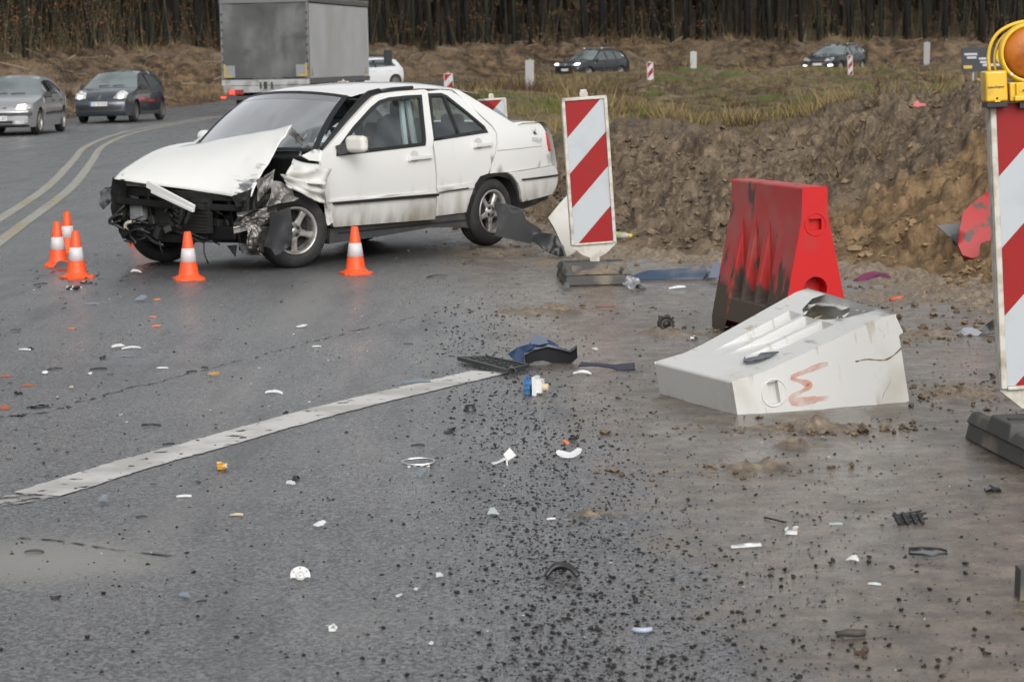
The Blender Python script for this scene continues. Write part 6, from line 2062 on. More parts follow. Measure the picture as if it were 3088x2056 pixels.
def barrier(name, label, M, mats, L=1.0, H=.86, bw=.205, tw=.072, zk=.70, broken=False):
    """hollow trapezoid block: x along, y across, z up (as it stands)"""
    t = empty(name, mat=M)
    tag(t, label, 'road barrier')
    body, endm = mats
    hw = lambda z: float(np.interp(z, [0, .07, zk, H], [bw, bw, tw + .006, tw]))
    hl = L / 2
    mb = MB(); mbe = MB()
    slots = []
    sw, z0, z1 = L * .082, .20, .645
    for cx in (-.22 * L, -.03 * L, .16 * L): slots.append((cx - sw * .95, cx + sw * .95))
    for sg in (1, -1):
        fl = sg > 0
        F = lambda x, z: (x, sg * hw(z), z)
        # upper band
        top_poly = [(-hl, zk), (hl, zk), (hl, H), (-hl, H)]
        mb.panel(top_poly, F, 2, smooth=False, flip=fl)
        # slope with slots, notched foot
        if broken and sg > 0:
            poly = [(-hl, .30), (-hl + .09, .36), (-hl + .17, .27), (-hl + .24, .20), (-hl + .30, .09), (-hl + .40, .10), (-hl + .44, .02), (-hl + .44, .07), (hl, .07), (hl, zk), (-hl, zk)]
            poly = [(-hl, .0701), (-hl + .17, .0701), (-hl + .23, .16), (-hl + .34, .215), (-hl + .48, .185), (-hl + .60, .13), (-hl + .65, .0701), (hl, .0701), (hl, zk), (-hl, zk)]
        else:
            poly = [(-hl, .07), (hl, .07), (hl, zk), (-hl, zk)]
        holes = [[(a, z0), (b, z0), (b - .01, z1), (a + .01, z1)] for a, b in slots]
        mb.panel(poly, F, 2 if not broken else .12, holes, smooth=False, flip=fl)
        foot = [(-hl, 0), (-hl + .20, 0), (-hl + .26, .069), (hl - .26, .069), (hl - .20, 0), (hl, 0), (hl, .07), (-hl, .07)]
        if broken: foot = [(-hl, .0), (-hl + .17, .0), (-hl + .17, .07), (-hl, .07)], [(-hl + .65, .0), (hl, 0), (hl, .07), (-hl + .65, .07)]
        else: foot = [foot]
        for f_ in foot: mb.panel(f_, F, 2, smooth=False, flip=fl)
        # slot pockets: back wall upright, so the pocket deepens towards the foot
        for (a, b) in slots:
            yb = hw(z1) - .002
            A0, B0 = (a, sg * hw(z0), z0), (b, sg * hw(z0), z0)
            A1, B1 = (a + .01, sg * hw(z1), z1), (b - .01, sg * hw(z1), z1)
            Ai, Bi = (a + .012, sg * yb, z0 + .012), (b - .012, sg * yb, z0 + .012)
            mb.add([A0, B0, Bi, Ai], [(0, 1, 2, 3)]); mb.add([Ai, Bi, B1, A1], [(0, 1, 2, 3)])
            mb.add([A0, Ai, A1], [(0, 1, 2)]); mb.add([B0, B1, Bi], [(0, 1, 2)])
    mb.add([(-hl, -tw, H), (hl, -tw, H), (hl, tw, H), (-hl, tw, H)], [(0, 1, 2, 3)])
    if not broken: mb.add([(-hl, -bw, .0701), (hl, -bw, .0701), (hl, bw, .0701), (-hl, bw, .0701)], [(3, 2, 1, 0)])
    else: mb.add([(-hl, -bw, .0), (hl, -bw, .0), (hl, bw, .0), (-hl, bw, .0)], [(3, 2, 1, 0)])
    sh = mb.build('shell', body, t, bevel=.014, weld=.0006)
    for sg in (1, -1):
        me_ = MB()
        E = lambda y, z: (sg * hl, y, z)
        prof = [(-bw, 0), (bw, 0), (bw, .07), (tw + .006, zk), (tw, H), (-tw, H), (-tw - .006, zk), (-bw, .07)]
        hole = []
        pl = [(-.052, .515), (.052, .515), (.052, .590), (-.052, .590)] if not broken else [(-.028, .585), (.028, .585), (.028, .71), (-.028, .71)]
        pl = [(-.038, .635), (.038, .635), (.038, .695), (-.038, .695)] if not broken else [(-.058, .640), (.045, .640), (.045, .692), (-.058, .692)]
        holes = [pl]
        rd = [(.068 * math.cos(q), .31 + .068 * math.sin(q)) for q in np.linspace(0, 6.283, 25)[:-1]]
        if not broken: holes.append(rd)
        me_.panel(prof, E, .12, holes, rim=None, smooth=False, flip=(sg < 0))
        # recesses
        for h_, dp in ((pl, .035), (rd, .10)) if not broken else ((pl, .03),):
            k = len(h_)
            vs = [(sg * hl, y, z) for y, z in h_] + [(sg * (hl - dp), y * .96, z) for y, z in h_]
            me_.add(vs, [(i, (i + 1) % k, (i + 1) % k + k, i + k) for i in range(k)] + [tuple(range(k, 2 * k))])
        oe = me_.build('end_wall', endm, t)
        cy = (pl[0][0] + pl[1][0]) / 2; cz = (pl[0][1] + pl[2][1]) / 2
        mb = MB()
        Qx = Matrix.Translation((sg * hl, cy, cz)) @ Matrix.Rotation(rad(90) * sg, 4, 'Y')
        rr = .058
        mb.lathe([(rr, -.001), (rr + .001, .004), (rr + .005, .004), (rr + .006, -.001)], 32, Qx)
        mb.build('plug_ring', endm, oe)
    return t, sh, hw


# upright red barrier: far end to near end along (.24, -.97)
rb_dir = math.atan2(-.97, .26)
rbx, rby = 1.525, 14.33
Mr = Matrix.Translation((rbx, rby, 0)) @ Matrix.Rotation(rb_dir, 4, 'Z') @ Matrix.Rotation(rad(0), 4, 'X')
tb, sh, hw_ = barrier('red_barrier', 'upright red plastic barrier with mud smeared sides and three slots', Mr, (REDM, REDP), 1.12, .87)

# toppled white barrier: its height lies along e1, its length along e2 away from us
pA = G(2218, 1252); pB = G(2742, 1212)
e1 = Vector((pB[0] - pA[0], pB[1] - pA[1], 0)).normalized()
e2 = Vector((-e1.y, e1.x, 0))
# rest on the sloping side: local z -> e1 (top towards pA), local x -> -e2 (near end = +x), local y -> up
wl, wh = .84, .86
ang = math.atan2(.205 - .098, .63)
ca_, sa_ = math.cos(ang), math.sin(ang)
Zw = Vector((0, 0, 1))
zax = -e1 * ca_ - Zw * sa_       # towards the top of the barrier, dipping to the ground
xax = -e2
yax = zax.cross(xax)
yup = Zw * ca_ - e1 * sa_
edge = Vector((pB[0], pB[1], .004)) + e2 * (wl / 2)
org = edge + yup * .205
Mw_ = Matrix(((xax.x, yax.x, zax.x, org.x), (xax.y, yax.y, zax.y, org.y), (xax.z, yax.z, zax.z, org.z), (0, 0, 0, 1)))
sgn_up = 1 if yax.z > 0 else -1
WB = Mw_
tw_, shw, hww = barrier('white_barrier', 'broken white plastic barrier lying on its side with orange graffiti', WB, (WHTP, WHTP), wl, wh, tw=.092, broken=True)
UP = sgn_up
for v in shw.data.vertices:      # the torn far corner is buckled upwards
    if v.co.y > .02: v.co.y += .055 * max(0, .10 - v.co.x) / (.10 + wl / 2) * max(0, 1 - v.co.z / .62)


def white_barrier_extras():
    hl = wl / 2
    # soil and darkness inside the torn side, ragged lips
    mb = MB()
    def cav(u, v):
        x = -hl + .12 + .58 * u; z = .035 + .22 * v
        return (x, (hww(z) - .05 - .04 * math.sin(math.pi * u) + .012 * float(fbm(u * 8, v * 6, 3, 5))), z)
    mb.grid(cav, 20, 10)
    mb.build('soil_inside', SOILIN, tw_)
    r2 = random.Random(5)
    mb = MB()
    for (x, z, s) in ((-hl + .20, .10, .07), (-hl + .30, .19, .06), (-hl + .42, .20, .05), (-hl + .58, .13, .07), (-hl + .62, .08, .06), (-hl + .66, .05, .05)):
        for q in range(2):
            a = r2.uniform(0, 6.28); ln = s * r2.uniform(.6, 1.2)
            x0, z0 = x + r2.uniform(-.02, .02), z + r2.uniform(-.02, .02)
            y0 = (hww(z0) + .004)
            mb.add([(x0, y0, z0), (x0 + ln * math.cos(a), y0 + .012, z0 + ln * .5 * math.sin(a)), (x0 + ln * .6 * math.cos(a + .9), y0 + .02 * r2.random(), z0 + ln * .6 * math.sin(a + .9)), (x0, y0 + .01, z0 + .01)], [(0, 1, 2), (0, 2, 3)])
    mb.build('torn_lips', WHTP, tw_)
    for (xa, xb, h0, h1) in ((-.31, -.14, .05, .015), (-.13, -.02, .02, .045)):
        mb = MB()
        P = []
        for q in range(9):
            t = q / 8; P.append((xa + (xb - xa) * t, .004 + (h0 + (h1 - h0) * t) * (.55 + .8 * float(vn(q * 1.7, xa * 9, 4)))))
        mb.panel([(xa, -.004), (xb, -.004)] + P[::-1], lambda x, z: (x, hww(.02) - .004, z), .03, rim=(0, -.006, 0), closed=True)
        mb.build('ragged_edge', WHTP, tw_)
    # cracks on the near end
    def crack(pts, wd, m, nm):
        mb = MB()
        P = smooth3([(hl + .0015, y, z) for y, z in pts], 24)
        L_ = []; 
        for i, p in enumerate(P):
            w_ = wd * (.3 + .9 * float(vn(i * .6, 2, 8))) * (1 - .0 * i)
            L_ += [(p[0], p[1] - w_, p[2] - w_ * .4), (p[0], p[1] + w_, p[2] + w_ * .4)]
        mb.add(L_, [(2 * i, 2 * i + 1, 2 * i + 3, 2 * i + 2) for i in range(len(P) - 1)])
        mb.build(nm, m, tw_)
    CR = mat('dirty_crack', (.16, .11, .055), .9); CR2 = mat('fine_grey_crack', (.28, .27, .25), .8)
    s = 1          # the side that looks up
    crack([(s * .045, .0), (s * .02, .05), (s * .012, .10), (s * .035, .18), (s * .038, .24)], .004, CR, 'crack')
    crack([(s * .16, .10), (s * .13, .075), (s * .11, .08), (s * .085, .07)], .0018, CR2, 'crack')
    crack([(-s * .20, .135), (-s * .15, .13), (-s * .10, .085), (-s * .07, .08)], .002, CR2, 'crack')
    # orange sprayed sign, three strokes on its side
    SPR = mat('orange_spray_paint', (.62, .31, .24), .5, alpha=(6, .30, .72))
    def Z_(u): return .86 * (1 - (u - 715) / (2130 - 715)) if False else u
    mb = MB()
    # traced on the end wall: pixel -> (y, z) in the barrier's own frame
    inv = WB.inverted()
    def onend(u, v):
        px, py = 1950 + u * .36093, 820 + v * .36093
        d = Vector(ray(px, py)); o = Vector(EYE)
        ol = inv @ o; dl = inv.to_3x3() @ d
        t = (hl + .0025 - ol.x) / dl.x
        q = ol + dl * t
        return (hl + .0025, q.y, q.z)
    path = smooth3([onend(*q) for q in [(1515, 765), (1440, 785), (1340, 825), (1215, 880), (1300, 915), (1365, 945), (1290, 1000), (1215, 1040), (1215, 1080), (1310, 1080), (1440, 1060), (1530, 1053)]], 60)
    V = []
    for i, p in enumerate(path):
        a = np.array(path[min(i + 1, len(path) - 1)]) - np.array(path[max(i - 1, 0)]); a /= np.linalg.norm(a)
        nrm = np.array([0, -a[2], a[1]]); w_ = .008 + .007 * float(vn(i * .25, 1, 3)) + (.008 if i in range(44, 54) else 0)
        V += [tuple(np.array(p) - nrm * w_), tuple(np.array(p) + nrm * w_)]
    mb.add(V, [(2 * i, 2 * i + 1, 2 * i + 3, 2 * i + 2) for i in range(len(path) - 1)])
    mb.build('spray_mark', SPR, tw_)
    # the coupling knob on the base, seen at the right
    q = inv @ Vector(DEP(1950 + 2185 * .361, 820 + 690 * .361, float(pB[1]) + .18))
    mb = MB()
    Qk = Matrix.Translation((hl - .22, .02, 0.0)) @ Matrix.Rotation(math.pi, 4, 'X')
    mb.lathe([(.042, -.01), (.042, .075), (.036, .092), (0, .095)], 20, Qk)
    mb.build('coupling_knob', WHTP, tw_)
    mb = MB(); mb.box((hl - .10, .14, -.012), (.16, .08, .03), Matrix.Rotation(.3, 3, 'X')); mb.build('foot_flap', WHTP, tw_, bevel=.006)


white_barrier_extras()


# ------------------------------------------------------------------ traffic cones
CONE = mat('bright_orange_cone', (.76, .080, .010), .5, var=((.60, .085, .02), 9, .5, .75), var2=((.34, .085, .035), 22, .64, .74))
CONEW = mat('cone_white_band', (.56, .52, .53), .5, var=((.40, .36, .34), 16, .55, .72))


def cone_proto():
    c = empty('traffic_cone')
    tag(c, 'x', 'traffic cone', 'small orange cones round the wrecked car')
    H = .36
    rr = lambda z: .078 - (.078 - .026) * (z - .03) / (H - .03)
    z1, z2 = .135, .235
    mb = MB(); mb.lathe([(.098, .020), (.094, .030), (.080, .034), (rr(.05), .05), (rr(z1), z1)], 36); mb.lathe([(rr(z2), z2), (rr(H), H - .004), (rr(H) - .004, H), (rr(H) - .010, H - .006), (rr(H) - .012, H - .06)], 36)
    mb.build('body', CONE, c)
    mb = MB(); mb.lathe([(rr(z1) - .001, z1 - .001), (rr(z1) + .0015, z1), (rr(z2) + .0015, z2), (rr(z2) - .001, z2 + .001)], 36); mb.build('reflective_band', CONEW, c)
    mb = MB()
    s = .112
    poly = [(-s, -s + .03), (-s + .03, -s), (s - .03, -s), (s, -s + .03), (s, s - .03), (s - .03, s), (-s + .03, s), (-s, s - .03)]
    n = 8
    vs = [(x, y, .0) for x, y in poly] + [(x, y, .012) for x, y in poly] + [(x * .93, y * .93, .020) for x, y in poly]
    fs = [(i, (i + 1) % n, (i + 1) % n + n, i + n) for i in range(n)] + [(i + n, (i + 1) % n + n, (i + 1) % n + 2 * n, i + 2 * n) for i in range(n)] + [tuple(range(2 * n, 3 * n))]
    mb.add(vs, fs); mb.build('base', CONE, c)
    return c


def copy_tree(o, parent=None):
    c = o.copy(); COL.objects.link(c)
    if parent: c.parent = parent
    for ch in o.children: copy_tree(ch, c)
    return c


pc = cone_proto()
for i, (px, py, rz, lab) in enumerate([
        (232, 838, .62, 'orange cone nearest the camera in the group of three by the black debris'),
        (176, 802, .2, 'leftmost orange cone of the group of three at the car nose'),
        (206, 763, .4, 'farthest orange cone in the group of three, half hidden behind two others'),
        (570, 843, .28, 'orange cone in front of the smashed radiator'),
        (1073, 826, .35, 'orange cone beside the driver side sill'),
        (425, 738, .3, 'orange cone mostly hidden behind the far front wheel')]):
    c = pc if i == 0 else copy_tree(pc)
    p = G(px, py)
    c.location = (p[0], p[1], 0); c.rotation_euler = (0, 0, rz); c['label'] = lab
    if i == 5: c.scale = (1, 1, 1)


# ------------------------------------------------------------------ the black hoarding far right
def hoarding():
    t = empty('advert_board', DEP(2950, 330, 60))
    z = float(soil_z(np.array([t.location.x]), np.array([60.]))[0])
    t.location.z = z
    tag(t, 'black advertising board with pale marks on a grey post', 'sign board')
    c = DEP(2968, 180, 60)[2] - z
    W_ = 1.15
    mb = MB(); mb.box((.18, 0, c), (W_, .04, .56)); mb.build('board', mat('black_board', (.018, .02, .024), .5), t)
    BW = mat('pale_board_mark', (.40, .42, .44), .6); BY = mat('yellow_board_mark', (.50, .36, .05), .6)
    mb = MB()
    for (x, zz, w_, h_) in ((-.18, .13, .30, .05), (-.16, .05, .22, .05), (.10, .02, .18, .05), (.14, -.06, .2, .05), (.30, -.13, .4, .06)): mb.box((x, -.022, c + zz), (w_, .006, h_))
    mb.build('pale_marks', BW, t)
    mb = MB(); mb.box((-.25, -.022, c - .17), (.20, .006, .07)); mb.panel([(x + .5, zz + c) for x, zz in circ(0, .08, .10, .16)], lambda u, v: (u, -.0235, v), .2, flip=False); mb.build('yellow_marks', BY, t)
    mb = MB(); mb.tube([(-.12, .04, -.3), (-.12, .04, c + .2)], .035, 8); mb.build('post', mat('galvanised_post', (.25, .26, .26), .5, .5), t)


hoarding()
# ================================================================== WRECKAGE AND LITTER ON THE GROUND
BP = mat('black_broken_plastic', (.016, .016, .017), .38, var=((.045, .045, .046), 20, .5, .7))
WP = mat('white_broken_plastic', (.64, .64, .63), .35)
BG = mat('blue_grey_paint_chip', (.13, .165, .195), .3, coat=.2)
BLUEP = mat('dark_blue_bumper_plastic', (.014, .034, .082), .34, coat=.1, spec=.35, var=((.022, .046, .10), 4, .45, .7))
ORP = mat('orange_lens_splinter', (.78, .16, .015), .25)
AMP = mat('amber_lamp_glass', (.42, .21, .015), .2, coat=.4)
CRP = mat('cream_plastic', (.50, .42, .27), .5)
CLP = mat('clear_lens_splinter', (.50, .54, .53), .12, spec=.9)
SIL = mat('silver_reflector_metal', (.72, .73, .74), .2, .9)
GLP = mat('pale_greenish_glass', (.33, .40, .40), .15, spec=.9)
BRN = mat('brown_clod', (.075, .045, .032), .9, bump=(60, .6, .01))
REDO = mat('dull_orange_red_plastic', (.36, .075, .02), .4)
DMET = mat('dark_grey_panel', (.075, .08, .085), .4, var=((.13, .125, .115), 6, .45, .7))
RW = np.random.default_rng(5)


def ppm(y): return FPX / y


def build_at(mb, name, m, P, label, cat, group=None, rz=0.):
    o = mb.build(name, m)
    o.location = P; o.rotation_euler = (0, 0, rz)
    tag(o, label, cat, group)
    return o


def shard_mesh(wx, wy, seed, thick=.004, bend=.12, kind='shard', lean=.12):
    """a broken plate about wx by wy, lying on the ground, curved and a little lifted"""
    r = np.random.default_rng(seed)
    mb = MB()
    if kind == 'shard':
        n = int(r.integers(6, 10)); a = np.sort(r.uniform(0, 2 * np.pi, n)); rad_ = r.uniform(.62, 1.05, n)
        poly = [(wx / 2 * math.cos(t) * q, wy / 2 * math.sin(t) * q) for t, q in zip(a, rad_)]
    elif kind == 'strip':
        k = .5
        poly = [(-wx / 2, -wy / 2 * .6), (-wx * .1, -wy / 2), (wx / 2, -wy / 2 * .7), (wx / 2 * .96, wy / 2 * .8), (wx * .1, wy / 2), (-wx / 2 * .97, wy / 2 * .5)]
    elif kind == 'tri':
        poly = [(-wx / 2, -wy * .4), (wx / 2, -wy / 2), (wx * .42, -wy * .2), (wx * .05, wy / 2)]
    elif kind == 'disc':
        poly = [(wx / 2 * math.cos(t), wy / 2 * math.sin(t)) for t in np.linspace(0, 6.283, 19)[:-1]]
    if area(poly) < 1e-9: poly = poly[::-1]
    h = bend * wx
    tx, ty = r.uniform(-.06, .06), lean
    f = lambda u, v: (u, v, thick + h * (1 - min(1, (2 * u / wx) ** 2)) * .7 + abs(tx) * wx / 2 + tx * u + ty * (v + wy / 2))
    mb.panel(poly, f, max(wx, wy) / 5, rim=(0, 0, -thick), closed=True)
    return mb


def piece(px, py, w, h, kind, m, name, label, cat, bend=.12, seed=0, rot=0., minh=.35):
    P = G(px, py); k = ppm(P[1]); sinel = CAMH / math.hypot(P[1], CAMH)
    lean = .10 + .2 * ((int(px * 3 + py) % 10) / 10)
    wx = w / k * 1.18; wy = min(1.2 * h / (k * (sinel + lean)), wx * 1.1)
    if kind == 'strip': wy = max(.006, min(wy, wx * .30))
    wy = max(wy, wx * (minh if kind != 'strip' else .1))
    mb = shard_mesh(wx, wy, seed or int(px * 7 + py), .0035, bend * .55, kind, lean)
    z = float(base_z(P[0], P[1]))
    return build_at(mb, name, m, (P[0], P[1], z + .002), label, cat, 'wreckage scattered on the road', rot)


def clump(px, py, w, h, mats, name, label, cat, seed=1, n=9, wires=0, plates=True):
    """a small heap of bent bits belonging to one broken fitting"""
    P = G(px, py + h / 2); k = ppm(P[1]); r = np.random.default_rng(seed)
    W_, H_ = w / k, h / k
    mb = MB()
    for i in range(n):
        s = W_ * r.uniform(.14, .34)
        c = (r.uniform(-.34, .34) * W_, r.uniform(-.2, .2) * W_, H_ * r.uniform(.15, .6))
        R = Matrix.Rotation(r.uniform(-1, 1), 3, 'X') @ Matrix.Rotation(r.uniform(-.8, .8), 3, 'Y') @ Matrix.Rotation(r.uniform(0, 3), 3, 'Z')
        mb.box(c, (s, s * r.uniform(.3, .9), s * r.uniform(.12, .4)), R, mi=int(r.integers(0, len(mats))), taper=r.uniform(.5, 1))
    for i in range(wires):
        p = [(r.uniform(-.5, .5) * W_, r.uniform(-.2, .2) * W_, H_ * r.uniform(.1, .5)) for _ in range(4)]
        mb.tube(smooth3(p, 10), .003, 5)
    mb.box((0, 0, H_ * .18), (W_ * .5, W_ * .3, H_ * .25), None, 0)
    return build_at(mb, name, mats, (P[0], P[1], 0.0), label, cat, 'wreckage scattered on the road', r.uniform(-.3, .3))


T = 'broken part'
TABLE = [
    (187, 814, 60, 26, 'shard', GREYP, 'bent_plastic', 'grey bent plastic piece at the foot of the leftmost cone', .35),
    (122, 861, 36, 8, 'strip', BP, 'plastic_strip', 'thin black strip left of the nearest cone of the three', .1),
    (279, 921, 36, 9, 'strip', BG, 'plastic_strip', 'pale strip with black underside on the open road right below the three cones', .2),
    (425, 910, 46, 16, 'shard', BG, 'paint_shard', 'blue grey curved shard between the cones and the seam', .2),
    (474, 906, 18, 6, 'strip', ORP, 'lens_splinter', 'uppermost of the three orange lens splinters in a column', .1),
    (461, 958, 20, 7, 'strip', ORP, 'lens_splinter', 'middle of the three orange lens splinters in a column', .1),
    (472, 986, 24, 8, 'strip', ORP, 'lens_splinter', 'lowest of the three orange lens splinters in a column', .1),
    (216, 993, 18, 6, 'strip', ORP, 'lens_splinter', 'lone orange lens splinter left of the column of three', .1),
    (354, 1053, 40, 12, 'shard', WP, 'paint_shard', 'white shard lying left of its curved white neighbour', .15),
    (396, 1053, 50, 14, 'strip', WP, 'paint_shard', 'curved white shard with black edge near the far left seam', .2),
    (386, 1077, 34, 8, 'strip', BG, 'paint_shard', 'small blue grey sliver under the two white shards', .1),
    (75, 1057, 32, 7, 'strip', WP, 'plastic_strip', 'white strip below the black clump by the left picture edge', .1),
    (50, 1000, 34, 10, 'shard', BP, 'plastic_shard', 'ragged black shard above the clump by the left picture edge', .2),
    (490, 1113, 30, 7, 'strip', WP, 'plastic_strip', 'white sliver between the road seam and the edge line', .1),
    (275, 1132, 20, 8, 'shard', WP, 'plastic_chip', 'oval white chip halfway between seam and left edge', .1),
    (136, 1128, 22, 9, 'shard', WP, 'plastic_chip', 'white chip near the rusty red slivers at left', .1),
    (19, 1137, 30, 12, 'strip', REDO, 'lens_splinter', 'rusty red sliver touching the left picture edge', .1),
    (84, 1165, 32, 9, 'strip', REDO, 'lens_splinter', 'longest rusty red sliver near the left picture edge', .1),
    (14, 1235, 32, 11, 'shard', REDO, 'lens_splinter', 'lowest rusty red shard at the left picture edge', .1),
    (643, 1135, 36, 16, 'shard', AMP, 'lamp_shard', 'amber lamp shard lying on the road above the edge line', .3),
    (31, 1158, 12, 18, 'tri', BP, 'plastic_shard', 'small upright black splinter near the left edge', .4),
    (220, 1170, 22, 9, 'shard', CRP, 'plastic_chip', 'cream coloured chip among black specks at left', .1),
    (165, 1116, 40, 6, 'strip', BP, 'plastic_strip', 'thin black strip left of the oval white chip', .1),
    (297, 1117, 46, 5, 'strip', BP, 'plastic_strip', 'thin black strip above the oval white chip', .1),
    (578, 1124, 28, 5, 'strip', BP, 'plastic_strip', 'thin black strip left of the amber shard', .1),
    (620, 1115, 26, 9, 'shard', BP, 'plastic_shard', 'small dark shard just above the amber shard', .1),
    (826, 1190, 46, 18, 'strip', WP, 'paint_shard', 'bright white shard lying alone above the white edge line', .3),
    (456, 1287, 50, 9, 'strip', BP, 'plastic_strip', 'long black strip on the road left of the edge line middle', .1),
    (508, 1343, 32, 10, 'strip', BP, 'plastic_strip', 'black strip lying against the upper rim of the edge line', .1),
    (309, 1517, 58, 22, 'shard', BG, 'paint_shard', 'grey curved shard below the faded left end of the edge line', .25),
    (427, 1560, 28, 12, 'strip', BP, 'plastic_strip', 'black and white splinter left of the cream strip', .1),
    (713, 1556, 36, 12, 'strip', CRP, 'plastic_strip', 'cream coloured strip in the left foreground', .15),
    (104, 1668, 50, 16, 'strip', BP, 'plastic_strip', 'black strip on the pale dusty patch at lower left', .2),
    (560, 1802, 46, 16, 'shard', BG, 'paint_shard', 'dark blue plate in the lower left foreground', .1),
    (609, 1817, 26, 12, 'strip', BP, 'plastic_strip', 'small black strip beside the dark blue plate', .2),
    (555, 1500, 40, 16, 'strip', WP, 'paint_shard', 'pair of bright white chips below the edge line', .1),
    (877, 1466, 30, 22, 'shard', CLP, 'lens_shard', 'clear grey lens shard under the black bracket', .3),
    (1291, 1443, 66, 28, 'shard', BG, 'paint_shard', 'blue painted shard just below the oval chrome ring', .1),
    (962, 1592, 42, 22, 'shard', WP, 'paint_shard', 'ribbed white shell in the middle foreground', .3),
    (1253, 1781, 20, 12, 'shard', CLP, 'lens_shard', 'uppermost of the three clear chips right of the white fan cap', .2),
    (1206, 1803, 28, 12, 'shard', CLP, 'lens_shard', 'lowest of the three clear chips right of the white fan cap', .2),
    (1325, 1744, 26, 16, 'shard', CLP, 'lens_shard', 'rightmost of the three clear chips right of the white fan cap', .2),
    (1299, 1944, 22, 10, 'shard', CLP, 'lens_shard', 'clear chip near the bottom edge among crumbs', .2),
    (1260, 1347, 36, 16, 'strip', BP, 'plastic_shard', 'black blade shaped splinter above the chrome ring', .1),
    (1701, 1345, 32, 18, 'shard', ORP, 'lens_splinter', 'bright orange lens shard above the silver dish', .3),
    (1482, 1554, 60, 30, 'shard', GLP, 'glass_shard', 'pale greenish curved shard in the centre foreground', .22),
    (1662, 1568, 24, 8, 'strip', WP, 'paint_shard', 'small white sliver right of the pale greenish shard', .1),
    (2250, 1653, 80, 22, 'strip', WP, 'plastic_strip', 'cracked white plastic strip in the right foreground', .05),
    (2574, 1690, 36, 20, 'tri', WP, 'plastic_shard', 'bright white triangular shard in the right foreground', .3),
    (2520, 1584, 38, 11, 'strip', GLP, 'glass_shard', 'flat greenish square of plastic in the right foreground', .05),
    (2637, 1766, 34, 9, 'strip', CLP, 'lens_shard', 'clear sliver below the white triangular shard', .1),
    (1254, 1156, 76, 14, 'strip', BG, 'paint_shard', 'blue grey shard lying beside the upper end of the edge line', .15),
    (1231, 1040, 26, 10, 'strip', BP, 'plastic_strip', 'short black block on the road left of the crumbs', .1),
    (1318, 838, 56, 16, 'strip', BP, 'plastic_shard', 'black and silver shard right of the sill cone', .15),
    (911, 988, 32, 9, 'shard', WP, 'paint_shard', 'greyish white flake near the road seam', .1),
    (955, 1047, 24, 7, 'strip', WP, 'plastic_strip', 'small white bar right of the road seam', .1),
    (1756, 1131, 48, 15, 'strip', WP, 'paint_shard', 'white chevron shaped splinter right of the blue brush', .3),
    (1791, 1059, 24, 10, 'shard', WP, 'paint_shard', 'white scrap between the blue moulding and the white barrier', .2),
    (2042, 872, 46, 9, 'strip', WP, 'paint_shard', 'white splinter with black end in front of the blue panel', .1),
    (409, 826, 32, 14, 'shard', WP, 'paint_shard', 'crumpled white scrap under the car nose', .4),
    (1754, 875, 150, 26, 'shard', DMET, 'plastic_sheet', 'dark flat sheet half under the centre beacon foot', .02),
    (2480, 1321, 16, 12, 'tri', BG, 'paint_shard', 'tiny bluish shard in front of the white barrier', .2),
    (2890, 1005, 60, 12, 'strip', DMET, 'plastic_strip', 'dark flat scrap above the bent black and silver panel', .1),
]
for i, (px, py, w_, h_, kd, m_, nm, lab, bd) in enumerate(TABLE):
    piece(px, py, w_, h_, kd, m_, nm, lab, T, bd, 100 + i, RW.uniform(-.35, .35) if kd != 'strip' else RW.uniform(-.12, .3))

CL = [
    (218, 864, 66, 18, [BP, WP], 'broken_bracket', 'long black bracket with a white spot below the three cones', 7, 0),
    (260, 849, 40, 16, [BP, CRP], 'torn_connector', 'beige connector with black cable stubs right of the nearest cone', 5, 5),
    (310, 1074, 34, 18, [BP, GREYP], 'plastic_clump', 'black chunk below the two white shards at left', 6, 0),
    (92, 1048, 36, 12, [BP], 'plastic_clump', 'dark clump above the white strip by the left picture edge', 6, 0),
    (55, 1180, 30, 18, [BP], 'plastic_clump', 'black tangle near the rusty red slivers', 6, 3),
    (115, 1222, 70, 14, [BP], 'torn_wiring', 'dark wire trailing over the road near the left edge', 2, 5),
    (165, 1797, 42, 18, [BP], 'twisted_plastic', 'twisted black piece in the lower left corner area', 3, 2),
    (890, 1438, 48, 20, [BP, GREYP], 'broken_bracket', 'black two pronged bracket below the edge line', 5, 0),
    (860, 1240, 28, 14, [BP, GREYP], 'broken_clip', 'dark clip standing above the edge line middle', 4, 0),
    (780, 1271, 16, 12, [BP, BG], 'broken_clip', 'small dark clip left of the bigger clip above the edge line', 4, 0),
    (1353, 1294, 52, 22, [BP], 'plastic_clump', 'black lumpy tangle among crumbs above the chrome ring', 10, 0),
    (1726, 1312, 44, 34, [BP, GREYP], 'plastic_plates', 'black broken plates behind the orange lens shard', 6, 2),
    (849, 904, 14, 18, [BP, GREYP], 'broken_clip', 'small upright black piece between the two lone cones', 4, 0),
    (2094, 1017, 40, 18, [BP, WP], 'bulb_holder', 'black and white bulb holder left of the white barrier', 4, 0),
    (2389, 1592, 64, 40, [WP, CLP, AMP], 'smashed_lamp', 'smashed white lamp fitting with brown socket in the right foreground', 9, 0),
    (2592, 1957, 62, 30, [BRN], 'mud_clod', 'reddish brown clod near the bottom right', 8, 0),
    (1003, 1886, 44, 34, [WP, AMP, CLP], 'broken_bulb', 'white and amber bulb base in the lower middle foreground', 6, 0),
    (2995, 1128, 30, 16, [BP], 'plastic_clump', 'black bit left of the near striped beacon', 4, 0),
]
for i, (px, py, w_, h_, ms, nm, lab, n_, wi) in enumerate(CL):
    clump(px, py, w_, h_, ms, nm, lab, T, 300 + i, n_, wi)


def wp(px, py, z=0.): return Vector(G(px, py, z))


